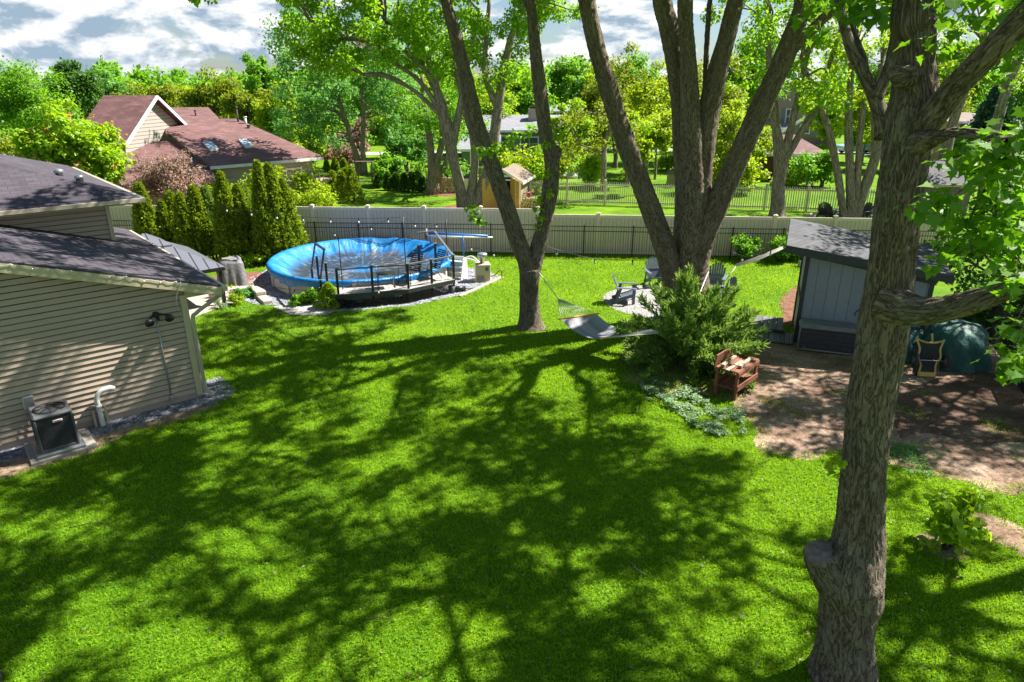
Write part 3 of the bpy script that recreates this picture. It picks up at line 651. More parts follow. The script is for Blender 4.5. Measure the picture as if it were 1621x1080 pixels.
# mirrored half left of the ridge
z = .14
while z < rz_(-3.9)-.3:
    aa = -8.0 if z < 2.4 else max(-8.0, -7.8-(EA-(z-EZ+.3)/SL)) ; mb.add([(aa,-.034,z),(-3.9,-.034,z),(-3.9,0,z+.127),(aa,0,z+.127)], [(0,1,2,3)]); z += .127
mb.box((-4.0,.06,.12), (8.0,.1,.24)); mb.box((-4.0,4.0,1.2), (7.96,7.9,2.35))
mb.prism([(-8,.05),(0,.05),(0,.12),(-8,.12)], .14, 2.6)
mb.build('wall', M['siding'], house)
mb = MB(); siding(mb, -9, -.2, 5.05, 2.4, lambda a: 3.99); mb.box((-4.6,8.65,3.0), (8.78,7.05,1.96)); mb.build('upper_wall', M['siding'], house)
mb = MB(); mb.box((-.05,-.025,1.32), (.13,.07,2.45)); mb.box((.02,.06,1.32), (.05,.10,2.45)); mb.build('corner_trim', M['trim'], house)
mb = MB(); mb.box((-.25,5.03,3.3), (.1,.08,1.4)); mb.build('corner_trim', M['trim'], house)
mb = MB(); LR = [(EA,-.3,EZ),(EA,8.2,EZ),(-3.9,8.2,rz_(-3.9)),(-3.9,-.3,rz_(-3.9))]; mb.slab(LR, .05)
mb.slab([(-3.9,-.3,rz_(-3.9)),(-3.9,8.2,rz_(-3.9)),(-8.6,8.2,EZ),(-8.6,-.3,EZ)], .05); mb.build('lower_roof', M['roof_dark'], house)
mb = MB()
for (a0, z0, a1, z1) in ((EA-.02,EZ-.135,-3.9,rz_(-3.9)-.135),(-3.9,rz_(-3.9)-.135,-8.6,EZ-.135)): mb.bar((a0,-.285,z0), (a1,-.285,z1), .03, .19)
mb.build('fascia', M['trim'], house)
mb = MB(); mb.slab([(EA-.05,-.27,EZ-.23),(EA-.05,0,EZ-.23),(-3.9,0,rz_(-3.9)-.2),(-3.9,-.27,rz_(-3.9)-.2)][::1], .02)
mb.slab([(EA-.06,0,2.47),(EA-.06,8,2.47),(0,8,2.47),(0,0,2.47)], .02); mb.add([(.0,-.02,2.46),(.72,-.02,2.46),(.0,-.02,2.70)], [(0,1,2)]); mb.build('soffit', M['trim'], house)
mb = MB()
def gutter(mb, a, b, w=.11):
    mb.bar(a, b, w, .10)
mb.bar((EA+.05,-.33,EZ-.09), (EA+.05,8.2,EZ-.09), .11, .10); mb.bar((-9,4.47,4.07), (.56,4.47,4.07), .11, .10); mb.bar((.55,4.47,4.07), (.55,14,4.07), .11, .10)
mb.build('gutter', M['gutter'], house)
mb = MB(); pts = catmull([(.80,-.12,2.55),(.76,-.12,2.43),(.5,-.10,2.28),(.16,-.08,2.08),(.08,-.07,1.95),(.08,-.07,1.2),(.08,-.07,.25),(.10,-.10,.15),(.2,-.25,.10)], 4); mb.tube(pts, .048, 4, smooth=False); mb.build('downspout', M['gutter'], house)
mb = MB(); e0, f0, z0 = .5, 4.5, 4.13; W_ = 5.0; s2 = .33
mb.slab([(e0,f0,z0),(e0-W_,f0+W_,z0+s2*W_),(-12,f0+W_,z0+s2*W_),(-12,f0,z0)], .05); mb.slab([(e0,f0,z0),(e0,f0+2*W_,z0),(e0-W_,f0+W_,z0+s2*W_)], .05)
mb.slab([(e0,f0+2*W_,z0),(-12,f0+2*W_,z0),(-12,f0+W_,z0+s2*W_),(e0-W_,f0+W_,z0+s2*W_)], .05); ur = mb.build('upper_roof', M['roof_dark'], house)
mb = MB(); mb.slab([(.45,4.52,3.99),(.45,14.4,3.99),(-10,14.4,3.99),(-10,4.52,3.99)], .02); mb.build('upper_soffit', M['trim'], house)
for q in ((-.9,6.9),(-.55,6.2)):
    zz = z0+s2*(e0-q[0]); mb = MB(); mb.lathe((q[0],q[1],zz-.03), [(.09,0),(.09,.1),(.13,.12),(.11,.19),(.04,.22)], 12); mb.build('roof_vent', M['steel'], ur)
# wall mounted light with three heads
mb = MB(); mb.box((-.66,-.04,2.22), (.12,.08,.12), bev=.02); fl = mb.build('flood_light', M['black'], house)
for dx, dz in ((-.17,-.06),(.19,-.03)):
    mb = MB(); mb.tube([(-.66+dx*.3,-.06,2.22),(-.66+dx,-.14,2.22+dz)], [.022,.022], 8); c = Vector((-.66+dx*1.15,-.2,2.22+dz-.03)); mb.tube([c+Vector((0,.07,.03)), c, c+Vector((0,-.06,-.03))], [.03,.075,.095], 14); mb.build('lamp_head', M['black'], fl)
mb = MB(); mb.tube([(-.64,-.08,2.18),(-.64,-.1,2.1)], [.03,.035], 8); mb.build('motion_sensor', M['black'], fl)
mb = MB(); mb.tube([(-.66,-.035,2.16),(-.66,-.035,.22)], .014, 8)
for k in range(4): mb.box((-.66,-.03,1.9-.5*k), (.05,.03,.02))
cd = mb.build('conduit', M['steel'], house); mb = MB(); mb.box((-.66,-.045,.17), (.10,.07,.14), bev=.01); mb.build('junction_box', M['steel'], cd)
mb = MB(); mb.box((-3.3,-.07,.93), (.2,.11,.27), bev=.015); db = mb.build('disconnect_box', M['steel'], house)
mb = MB(); mb.tube(catmull([(-3.33,-.07,.8),(-3.38,-.1,.55),(-3.3,-.2,.3),(-3.2,-.3,.22)],5), .012, 6); mb.tube(catmull([(-3.26,-.07,.8),(-3.22,-.12,.5),(-3.15,-.25,.3),(-3.1,-.35,.3)],5), .016, 6); mb.tube([(-3.17,-.3,.24),(-3.1,-.36,.24)], .035, 10); mb.build('cable', M['dgrey'], db)
# icicle cable along the rake
sl = thing('string_lights', 'thin white light string clipped along the sloping roof edge of the tan house', 'string lights', tuple(hw(-3.9,-.31,3.9)), HA)
mb = MB(); pts = []
for k in range(60):
    a = .74-4.6*k/59; pts.append(hw(a, -.315, rz_(a)-.02-.035*abs(math.sin(k*1.3))-.02*(k%3)))
mb.tube(pts, .006, 4); a = .05; mb.tube(catmull([hw(-.1,-.32,rz_(-.1)-.02), hw(-.25,-.3,rz_(0)-.35), hw(-.18,-.1,2.2), hw(-.04,-.03,1.7)],5), .007, 4)
mb.build('wire', M['rope'], sl, world=True)
for k in range(0, 60, 4):
    mb = MB(); p = pts[k]; mb.tube([p, p-Vector((0,0,.05))], [.012,.006], 6); mb.build('bulb', M['bulb'], sl, world=True)
# vent pipe
vp = thing('vent_pipe', 'white plastic vent pipe bent over at the foot of the tan wall', 'pipe', tuple(hw(-2.13,-.14)), HA)
mb = MB(); mb.tube(catmull([(0,.02,.0),(0,0,.2),(0,0,.5)],5), .052, 12); mb.build('riser', M['pvc'], vp)
mb = MB(); mb.tube(catmull([(0,0,.46),(0,0,.66),(.10,-.01,.80),(.26,-.03,.84),(.36,-.03,.80)],6), .055, 12); mb.tube([(0,0,.44),(0,0,.52)], .062, 12); mb.build('elbow', M['pvc'], vp)
mb = MB(); mb.box((-.12,.06,.2), (.05,.04,.4)); mb.box((.12,.06,.22), (.05,.04,.44)); mb.build('bracket', M['trim'], vp)
# air conditioner
pad = thing('concrete_pad', 'concrete slab under the dark air conditioner by the tan wall', 'slab', tuple(hw(-3.0,-.62)), HA)
mb = MB(); mb.box((0,0,.03), (1.15,1.0,.07), bev=.01); mb.build('slab', M['concrete'], pad)
mb = MB(); mb.box((-.03,-.03,.10), (.84,.84,.07), bev=.015); mb.build('riser', M['steel'], pad)
ac = thing('air_conditioner', 'dark grey air conditioner with round top fan beside the tan wall', 'air conditioner', tuple(hw(-3.03,-.65,.137)), HA)
S_ = .315
mb = MB(); mb.box((0,0,.36), (2*S_-.03,2*S_-.03,.68)); mb.build('coil', M['black'], ac)
mb = MB()
for sx in (-1,1):
    for k in range(17):
        t = -S_+.02+k*(2*S_-.04)/16; mb.box((t,sx*S_,.37), (.007,.012,.66)); mb.box((sx*S_,t,.37), (.012,.007,.66))
    for k in range(22):
        zq = .06+k*.62/21; mb.box((0,sx*(S_+.006),zq), (2*S_,.006,.006)); mb.box((sx*(S_+.006),0,zq), (.006,2*S_,.006))
for sx in (-1,1):
    for sy in (-1,1): mb.box((sx*(S_),sy*(S_),.35), (.05,.05,.70), bev=.015)
mb.box((0,0,.03), (2*S_+.03,2*S_+.03,.06), bev=.01); mb.build('louvered_cabinet', M['charcoal'], ac)
mb = MB(); mb.box((0,0,.74), (2*S_+.05,2*S_+.05,.09), bev=.035); tp = mb.build('top_cover', M['dgrey'], ac)
mb = MB(); mb.lathe((0,0,.77), [(.29,0),(.29,.022),(.26,.02),(.25,.014)], 32)
for r in (.06,.10,.14,.18,.22,.26): mb.tube([(r*math.cos(t), r*math.sin(t), .798+.02*(1-r/.3)) for t in [2*math.pi*k/28 for k in range(29)]], .0045, 4)
for k in range(8): t = k*math.pi/4; mb.bar((0,0,.82), (.28*math.cos(t),.28*math.sin(t),.797), .008)
mb.build('fan_grille', M['black'], tp)
mb = MB(); mb.tube([(.06+.055*math.cos(t), -S_-.016, .615+.0*math.sin(t)) for t in (math.pi,0)], .016, 10); mb.box((.06,-S_-.018,.615), (.17,.018,.05), bev=.012); bd = mb.build('badge', M['white'], ac)
mb = MB(); mb.box((.06,-S_-.029,.617), (.11,.006,.018)); mb.build('badge_mark', M['red'], bd)

# ------------------------------------------------------------------ gazebo, grill, block wall
e2v = Vector((-.655,.756,0)); e1v = Vector((.756,.655,0))
gz = thing('gazebo', 'hardtop gazebo with seamed dark metal roof and small cupola behind the tan house', 'gazebo', tuple(Vector((-9.5,22.0,0)) - e1v*1.8 + e2v*1.95), HA)
def pyr(mb, hx, hy, z0, tx, ty, z1, th=.05):
    A = [(-hx,-hy,z0),(hx,-hy,z0),(hx,hy,z0),(-hx,hy,z0)]; B = [(-tx,-ty,z1),(tx,-ty,z1),(tx,ty,z1),(-tx,ty,z1)]
    for i in range(4): mb.slab([A[i],A[(i+1)%4],B[(i+1)%4],B[i]], th)
    mb.add(B, [(0,1,2,3)])
mb = MB(); pyr(mb, 1.8, 1.95, 1.32, .45, .5, 2.05); mb.build('roof', M['metalroof'], gz)
mb = MB(); pyr(mb, .62, .68, 2.02, .06, .06, 2.36); mb.box((0,0,2.0), (.9,1.0,.12)); mb.build('cupola', M['metalroof'], gz)
mb = MB()
for sx in (-1,1): mb.box((sx*1.76,0,1.26), (.1,3.86,.12)); mb.box((0,sx*1.91,1.262), (3.5,.1,.12))
mb.build('beam', M['black'], gz)
for sx in (-1,1):
    for sy in (-1,1): mb = MB(); mb.box((sx*1.65,sy*1.8,.61), (.12,.12,1.2), bev=.01); mb.bar((sx*1.65,sy*1.75,.9), (sx*1.65,sy*1.35,1.22), .06); mb.build('post', M['black'], gz)
mb = MB()
for k in range(26):
    t = k/25; mb.tube([(1.62-.02*math.sin(k*2.1), 1.75-.55*t, .03),(1.62+.03*math.sin(k*2.1+1), 1.75-.5*t, .7),(1.64,1.75-.8*t,1.2)], .022, 5)
mb.build('curtain', M['canvas'], gz)
gr = thing('covered_grill', 'barbecue grill under a creased grey canvas cover beside the gazebo', 'grill', tuple(G(370,457)), .5)
def draped(mb, c, d, seed, amp=.06, n=22, m=14):
    vs = []
    for i in range(m+1):
        t = i/m; z = d[2]*(1-t)
        for k in range(n*2):
            a = math.pi*k/n; sq = 1/max(abs(math.cos(a)),abs(math.sin(a))); sq = min(sq,1.28); s_ = (.80+.2*t**.6)*(1+amp*math.sin(k*1.7+seed)*t*1.5+amp*noise.noise(Vector((k*.7,t*3,seed))))
            if i == 0: s_ *= .75
            vs.append((c[0]+d[0]*.5*sq*math.cos(a)*s_, c[1]+d[1]*.5*sq*math.sin(a)*s_, c[2]+z+(.05*math.sin(a*2) if i < 2 else 0)))
    N_ = n*2; mb.add(vs, [tuple(range(N_))[::-1]] + [(i*N_+k,i*N_+(k+1)%N_,(i+1)*N_+(k+1)%N_,(i+1)*N_+k)[::-1] for i in range(m) for k in range(N_)], None, True)
mb = MB(); draped(mb, (0,0,0), (.95,.7,1.12), 2); mb.box((0,0,1.1), (.5,.45,.06), bev=.02); mb.build('cover', M['canvas'], gr)
for fx_, fy_ in ((-.2,-.3),(.2,.3)): mb = MB(); mb.box((fx_,fy_,.03), (.3,.3,.05)); mb.build('foot', M['black'], gr)
bw = thing('block_wall', 'low curved retaining wall of tan stone blocks beside the grill', 'wall', tuple(G(400,475)))
rr = random.Random(4)
pth = [G(338,478), G(362,468), G(385,466), G(405,467), G(425,482)]
cp = catmull(pth, 4)
for i in range(len(cp)-1):
    a, b = cp[i], cp[i+1]; m_ = (a+b)/2; d = b-a
    for h in range(2 if i < 14 else 1):
        mb = MB(); mb.box((m_.x, m_.y, .07+.135*h), (d.length*.97, .30+rr.random()*.05, .13), math.atan2(d.y,d.x)+rr.uniform(-.04,.04), bev=.02); mb.build('block', M['stone'], bw, world=True)
for i, (x, y) in enumerate(((345,470),(366,466),(382,474),(350,489),(372,482),(398,470))):
    bush('tuft of %s foliage in the block wall bed, %s' % (('silvery','pale green','yellow green','silvery','grey green','feathery white')[i], ('behind the downspout corner','under the gazebo post','in front of the covered grill','nearest to the downspout','left of the end block','right beside the grill')[i]), tuple(G(x,y)), (.32,.3,.42), 40+i, ('leaf_pale','leaf_yellow','leaf_blue')[i%3], 7, 60, .07, 'n' if i%3==0 else 'd', 'perennial', 'plants in the block wall bed', 'plant', .14)
bush('small lime green shrub in the chip bed beside the pool', tuple(G(400,422)), (.5,.45,.6), 50, 'leaf_lime', 10, 90, .09, crad=.18)
bush('low dark green plant beside the left pool wall', tuple(G(472,483)), (.32,.3,.4), 51, 'leaf_mid', 9, 80, .08, crad=.15, name='perennial', cat='plant')
bush('larger dark green plant between pool wall and steps', tuple(G(493,480)), (.42,.38,.5), 52, 'leaf_mid', 12, 90, .09, crad=.18, name='perennial', cat='plant')
conifer('dwarf lime green conifer standing at the corner of the deck steps', tuple(G(523,487)[:2]), .85, .42, 53, 'leaf_lime', 4000, 'dwarf_conifer', .05, None, .03)

# ------------------------------------------------------------------ pool
pl = thing('swimming_pool', 'round above ground pool under a wrinkled blue cover with leaf stains', 'swimming pool', (POOL[0],POOL[1],0))
RZ = .70
mb = MB(); n = 72; ring = [(PR*math.cos(2*math.pi*k/n), PR*math.sin(2*math.pi*k/n)) for k in range(n)]
mb.add([(x,y,0) for x,y in ring]+[(x,y,RZ-.03) for x,y in ring], [(k,(k+1)%n,(k+1)%n+n,k+n) for k in range(n)]); mb.build('pool_wall', M['poolwall'], pl)
for k in range(16):
    a = 2*math.pi*(k+.3)/16; mb = MB(); mb.box((PR*1.008*math.cos(a), PR*1.008*math.sin(a), RZ/2-.02), (.07,.17,RZ-.05), a, bev=.02); mb.build('upright', M['poolwall'], pl)
mb = MB(); rs = [0,.3,.6,1,1.4,1.8,2.2,2.5,2.7,2.9,3.05,3.2,3.32,3.42,3.5,3.53,3.53,3.53]; n = 216; vs = []
for i, r in enumerate(rs):
    for k in range(n):
        a = 2*math.pi*k/n; w1 = noise.noise(Vector((math.cos(a)*9, math.sin(a)*9, r*.5))); w2 = noise.noise(Vector((math.cos(a)*22, math.sin(a)*22, r*.35+5)))
        if r < 2.5: z = .22 + .03*w1*(r/2) + .02*w2 + (.10*(1-r/.6)**2 if r < .6 else 0)
        elif r < 3.4: z = .22 + (RZ+.03-.22)*((r-2.5)/.9)**1.25 + .075*w1*math.sin((r-2.5)/.9*math.pi) + .09*w2*math.sin((r-2.5)/.9*math.pi)
        elif i <= 13: z = RZ+.035
        elif i == 14: z = RZ+.01
        else:
            lg = .16+.10*noise.noise(Vector((math.cos(a)*2.5+3, math.sin(a)*2.5, 1)))*2 + .03*w1
            if -2.35 < a-2*math.pi*(a>math.pi) < -1.5: lg += .16*abs(noise.noise(Vector((a*3,0,0))))+.08
            z = RZ - lg*(i-14)/3
        rq = r + (.035*w1+.025*w2 if i >= 14 else 0); vs.append((rq*math.cos(a), rq*math.sin(a), z))
mb.add(vs, [(i*n+k,(i+1)*n+k,(i+1)*n+(k+1)%n,i*n+(k+1)%n) for i in range(len(rs)-1) for k in range(n)], None, True)
mb.build('cover', M['cover'], pl)
# deck
DZ = .5
F1, F2, F3 = Vector((-5.78,21.5,0)), Vector((-3.5,22.15,0)), Vector((-2.02,23.4,0))
dk = thing('pool_deck', 'small grey deck with black lattice skirt and railings in front of the pool', 'deck', tuple(F2))
arc = []
a0 = math.atan2(24.2-POOL[1], -2.55-POOL[0]); a1 = math.atan2(22.55-POOL[1], -6.6-POOL[0])
for k in range(13):
    a = a0 + (a1-a0)*k/12; arc.append((POOL[0]+3.56*math.cos(a), POOL[1]+3.56*math.sin(a)))
poly = [tuple(F1[:2]), tuple(F2[:2]), tuple(F3[:2])] + arc
mb = MB(); mb.prism(poly, DZ-.05, DZ); mb.build('deck_floor', M['decking'], dk, world=True)
mb = MB()
for a, b in ((F1,F2),(F2,F3)): mb.bar(a+Vector((0,-.02,DZ-.07)), b+Vector((0,-.02,DZ-.07)), .03, .13)
mb.build('rim_board', M['blackwood'], dk, world=True)
mb = MB()
def lattice(mb, a, b, z0, z1, st=.085):
    d = b-a; ln = d.length; d = d/ln; h = z1-z0; k = -h
    while k < ln:
        for sg in (1,-1):
            x0, x1 = (k, k+h) if sg == 1 else (k+h, k); za, zb = z0, z1
            def cl(xa, za, xb, zb):
                if xa < 0: za += (zb-za)*(0-xa)/(xb-xa); xa = 0
                if xa > ln: za += (zb-za)*(ln-xa)/(xb-xa); xa = ln
                return xa, za
            if (x0 < 0 and x1 < 0) or (x0 > ln and x1 > ln): continue
            A = cl(x0,za,x1,zb); B = cl(x1,zb,x0,za); off = Vector((d.y,-d.x,0))*(.006*sg)
            mb.bar(a+d*A[0]+Vector((0,0,A[1]))+off, a+d*B[0]+Vector((0,0,B[1]))+off, .008, .032, up=(d.y,-d.x,0))
        k += st
lattice(mb, F1+Vector((0,-.01,0)), F2+Vector((0,-.01,0)), 0, DZ-.13); lattice(mb, F2+Vector((0,-.01,0)), F3+Vector((0,-.01,0)), 0, DZ-.13); lattice(mb, F3, Vector((arc[0][0],arc[0][1],0)), 0, DZ-.13)
for a, b in ((F1,F2),(F2,F3)): mb.bar(a+Vector((0,0,.02)), b+Vector((0,0,.02)), .03, .06)
mb.build('lattice_skirt', M['black'], dk, world=True)
mb = MB(); mb.prism([(p[0]*.97-.13, p[1]*.97+.70) for p in poly], .0, .012); mb.build('under_deck_shade_sheet', M['rubber'], dk, world=True)  # dark sheet on the ground, stands in for shade behind the lattice
def railpost(x, y, z0=DZ, h=.86):
    mb = MB(); mb.box((x,y,z0+h/2-.2), (.075,.075,h+.4), .4, bev=.008); p = mb.build('railing_post', M['black'], dk, world=True)
    mb = MB(); mb.box((x,y,z0+h+.012), (.12,.12,.03), .4, bev=.01); mb.build('post_cap', M['dgrey'], p, world=True)
fr = [F1+Vector((.06,.08,0)), F1.lerp(F2,.5)+Vector((0,.06,0)), F2+Vector((0,.08,0)), F2.lerp(F3,.5)+Vector((-.02,.07,0)), F3+Vector((-.05,.06,0))]
bk = [Vector((-2.62,24.15,0)), Vector((-3.2,23.55,0))+Vector((.15,.35,0))]
bk = [G(690,421,DZ), G(664,424,DZ)]
for p in fr + bk: railpost(p.x, p.y)
mb = MB()
T = Vector((0,0,DZ+.83))
for a, b in list(zip(fr, fr[1:])) + [(fr[-1],bk[0]),(bk[0],bk[1])]: mb.bar(a+T, b+T, .085, .04)
mb.build('handrail', M['dgrey'], dk, world=True)
mb = MB()
for a, b in list(zip(fr, fr[1:])): mb.tube([a+Vector((0,0,DZ+.45)), b+Vector((0,0,DZ+.45))], .006, 4)
# steps on the left
ps = [G(508,452,.5), G(522,462,.5), G(492,462,.2), G(511,484,.0)]
ps = [G(505,444,DZ), G(519,456,DZ)]
for p in ps: railpost(p.x, p.y)
lo = [G(497,462,.0), G(511,482,.0)]
for p in lo: railpost(p.x, p.y, 0, .85)
mb = MB(); mb.bar(ps[0]+T, ps[1]+T, .08, .04)
for a, b in zip(ps, lo): mb.bar(a+T, b+Vector((0,0,.84)), .04, .05)
mb.build('stair_rail', M['black'], dk, world=True)
for k in range(2):
    q = F1 + Vector((-.15,.45,0)) + Vector((-.32*k,-.08*k,0)); mb = MB(); mb.box((q.x-.15,q.y+.1,.34-.17*k), (.36,.9,.05), .2); mb.box((q.x+.02,q.y+.1,.17-.08*k), (.03,.88,.33-.16*k), .2); mb.build('step', M['decking'], dk, world=True)
# deck furniture
tb = thing('side_table', 'black metal side table standing on the pool deck', 'table', tuple(G(612,455,DZ)), .3)
mb = MB(); mb.box((0,0,.50), (.62,.42,.02), bev=.005); mb.build('table_top', M['black'], tb)
for sx in (-1,1):
    mb = MB(); mb.tube([(sx*.27,-.18,.49),(sx*.27,-.18,.02),(sx*.27,.18,.02),(sx*.27,.18,.49)], .012, 6); mb.build('leg', M['black'], tb)
def patio_chair(label, loc, rz):
    t = thing('patio_chair', label, 'chair', loc, rz, 'black chairs on the pool deck')
    mb = MB(); mb.bar((0,-.26,.40),(0,.24,.36),.46,.015); mb.build('seat', M['rubber'], t)
    mb = MB()
    for k in range(9): z = .40+k*.065; mb.bar((-.23,.25+k*.035,z),(.23,.25+k*.035,z),.012,.045)
    mb.build('backrest', M['black'], t)
    for sx in (-1,1):
        mb = MB(); mb.tube(catmull([(sx*.26,-.34,.0),(sx*.26,-.28,.56),(sx*.26,.1,.60),(sx*.26,.3,.58)],4), .013, 6); mb.build('leg', M['black'], t)
        mb = MB(); mb.tube(catmull([(sx*.24,.30,0),(sx*.24,.05,.28),(sx*.24,-.26,.41)],4), .013, 6); mb.tube([(sx*.24,.2,.38),(sx*.24,.56,.98)], .013, 6); mb.build('frame', M['black'], t)
    return t
patio_chair('black slatted reclining chair next to the side table on the deck', tuple(G(650,448,DZ)), -.5)
patio_chair('black slatted reclining chair nearest the pool on the right of the deck', tuple(G(683,440,DZ)), -.9)
# ladder, heater and pump gear right of the deck
ld = thing('pool_ladder', 'white plastic pool step unit lying on gravel beside the deck', 'ladder', tuple(G(722,440)), -.35)
for sx in (-.32,.32):
    mb = MB(); mb.add([(sx-.02,-.3,0),(sx+.02,-.3,0),(sx+.02,.35,0),(sx-.02,.35,0),(sx-.02,-.05,.75),(sx+.02,-.05,.75),(sx+.02,.3,.75),(sx-.02,.3,.75)], [(3,2,1,0),(4,5,6,7),(0,1,5,4),(1,2,6,5),(2,3,7,6),(3,0,4,7)]); mb.build('side_panel', M['pvc'], ld)
for k in range(4): mb = MB(); mb.box((0,-.2+.06*k,.1+.19*k), (.62,.22,.04), bev=.01); mb.box((0,-.10+.06*k,.19+.19*k), (.62,.03,.16)); mb.build('step', M['pvc'], ld)
mb = MB(); mb.tube(catmull([(.3,.3,.75),(.55,.35,.8),(.9,.2,.62)],5), .03, 8); mb.tube(catmull([(-.3,.3,.7),(.1,.7,.62),(.8,.65,.5),(1.1,.4,.42),(.9,.1,.4)],5), .028, 8); mb.build('handrail', M['pvc'], ld)
ht = thing('pool_heater', 'beige box pool heater with round flue cap on gravel', 'heater', tuple(G(764,444)), .15)
mb = MB(); mb.box((0,0,.34), (.56,.5,.66), bev=.02); mb.box((0,0,.02), (.7,.62,.05)); mb.build('cabinet', M['trim'], ht)
mb = MB(); mb.lathe((0,0,.67), [(.09,0),(.09,.2),(.17,.22),(.19,.34),(.17,.38),(.05,.39)], 18); mb.build('flue', M['steel'], ht)
mb = MB()
for k in range(6): mb.box((-.1,-.254,.10+.03*k), (.28,.01,.012))
mb.box((.14,-.256,.5), (.12,.012,.14)); mb.build('vent', M['dgrey'], ht)
mb = MB(); mb.tube(catmull([(.28,0,.15),(.45,0,.18),(.62,.0,.34),(.72,0,.34),(.74,0,.02)],4), .02, 8); mb.build('pipe', M['redwood'], ht)
pm = thing('pool_pump', 'black pool pump and hose lying between deck corner and ladder', 'pump', tuple(G(728,462)), .4)
mb = MB(); mb.tube([(-.25,0,.12),(.2,0,.12)], [.11,.09], 12); mb.build('motor', M['black'], pm); mb = MB(); mb.lathe((-.3,0,0), [(.13,0),(.13,.24),(.06,.28)], 14); mb.tube(catmull([(.2,0,.1),(.5,.1,.05),(.9,.3,.04)],4), .03, 8); mb.build('strainer', M['dgrey'], pm)
er = thing('edging_strip', 'pale stone edging strip along the gravel right of the deck', 'edging', tuple(G(760,455)))
mb = MB(); mb.bar(G(728,470)+Vector((0,0,.02)), G(795,440)+Vector((0,0,.02)), .14, .05); mb.build('edge', M['stone'], er, world=True)
# roller with blue and white tubes behind the pool
rl = thing('cover_reel', 'pool cover reel with long blue and white tubes behind the pool', 'reel', (-2.6,28.2,0))
A = YP(678,369,28.3); B = YP(772,374,27.6)
mb = MB(); mb.tube([A,B], [.05,.05], 10); mb.build('tube', M['bluepipe'], rl, world=True)
mb = MB(); mb.tube([A+Vector((0,-.1,-.12)),B+Vector((-.6,-.1,-.02))], [.035,.035], 8); mb.tube([A+Vector((.1,.1,-.2)),B+Vector((.2,0,-.05))], [.03,.03], 8); mb.build('tube', M['pvc'], rl, world=True)
mb = MB(); mb.tube([A+Vector((-.12,0,-.05)),A+Vector((-.04,0,-.05))], [.24,.24], 20); mb.build('hand_wheel', M['dgrey'], rl, world=True)
for p in (A+Vector((.08,0,0)), B+Vector((-1.0,0,0))): mb = MB(); mb.tube([(p.x,p.y,0),(p.x,p.y,p.z)], .03, 8); mb.build('stand', M['bluepipe'], rl, world=True)

# ------------------------------------------------------------------ string lights on poles
def bulbs(label, runs, seed, sag=.25, poles=(), every=1.1, r=.034):
    t = thing('string_lights', label, 'string lights', (runs[0][0][0], runs[0][0][1], 0)); mb = MB(); bl = []
    for a, b in runs:
        a, b = Vector(a), Vector(b); n = 14; pts = [a.lerp(b, i/n) - Vector((0,0,sag*4*(i/n)*(1-i/n))) for i in range(n+1)]; mb.tube(pts, .006, 4)
        k = max(1, int((b-a).length/every)); bl += [a.lerp(b, (i+.5)/k) - Vector((0,0,sag*4*((i+.5)/k)*(1-(i+.5)/k))) for i in range(k)]
    mb.build('wire', M['black'], t, world=True)
    for p in bl:
        mb = MB(); mb.tube([p, p-Vector((0,0,.09))], .018, 8); s_ = mb.build('socket', M['black'], t, world=True)
        mb = MB(); q = p-Vector((0,0,.09)); mb.lathe((q.x,q.y,q.z-.085), [(.008,0),(r,.03),(r*.9,.055),(.014,.088)], 10); mb.build('bulb', M['bulb'], s_, world=True)
    for x, y, z in poles:
        mb = MB(); mb.tube([(x,y,0),(x,y,z)], .017, 8); mb.build('pole', M['black'], t, world=True)
pA = G(545,481); pB = G(645,469); pA.z = pB.z = 0
tA = YP(536,375,pA.y); tB = YP(638,344,pB.y)
bulbs('bulb string running from the arborvitae past the pool to the deck poles', [((-11.5,26.5,2.6), tB), (tB, YP(706,347,25.2)), (YP(616,347,27.5), YP(500,366,27.5))], 1, .22, [(pA.x,pA.y,tA.z),(pB.x,pB.y,tB.z),(YP(706,347,25.2).x,25.2,YP(706,347,25.2).z)])
bulbs('bulb string hanging low across the front of the pool deck', [(G(435,455,.9), YP(556,455,21.2)), (YP(556,455,21.2), YP(640,450,21.8))], 2, .1)
bulbs('bulb string sagging from the forked tree across to the big maple', [(Vector((.75,19.9,2.6)), Vector((5.4,20.4,2.3))), (Vector((.6,20.2,2.7)), Vector((-1.8,23.6,1.9)))], 3, .45)
bulbs('bulb string hanging from the big maple to the lean-to shed roof', [(Vector((6.7,20.6,2.2)), Vector((8.1,19.9,2.7)))], 4, .35, every=.6)

# ------------------------------------------------------------------ fences
def rail_fence(root, a, b, h, bay, postw, posth, pm_, rails, rm, picket, gapw, pw, pmt, cap=None, base=0.05, dome=False):
    a, b = Vector(a), Vector(b); d = b-a; n = max(1, round(d.length/bay)); u = d.normalized(); ang = math.atan2(u.y,u.x)
    for i in range(n+1):
        p = a + d*(i/n); mb = MB(); mb.box((p.x,p.y,posth/2), (postw,postw,posth), ang); o = mb.build('post', pm_, root, world=True)
        if cap: mb = MB(); mb.box((p.x,p.y,posth+.012), (postw+.03,postw+.03,.03), ang); mb.box((p.x,p.y,posth+.04), (postw*.8,postw*.8,.03), ang, bev=.01); mb.build('post_cap', cap, o, world=True)
        if i < n:
            q = a + d*((i+1)/n)
            for z in rails: mb = MB(); mb.bar(p+u*postw/2+Vector((0,0,z)), q-u*postw/2+Vector((0,0,z)), rm[0], rm[1]); mb.build('rail', pmt, root, world=True)
            mb = MB(); ln = (q-p).length-postw; k = int(ln/gapw)
            for j in range(k):
                c = p + u*(postw/2 + (j+.5)*ln/k); mb.box((c.x,c.y,(base+h)/2), (pw[0],pw[1],h-base), ang)
            mb.build('picket_panel', picket, root, world=True)
fa, fb, fc = Vector((-20,30.0,0)), Vector((1.0,28.9,0)), Vector((17.5,27.75,0))
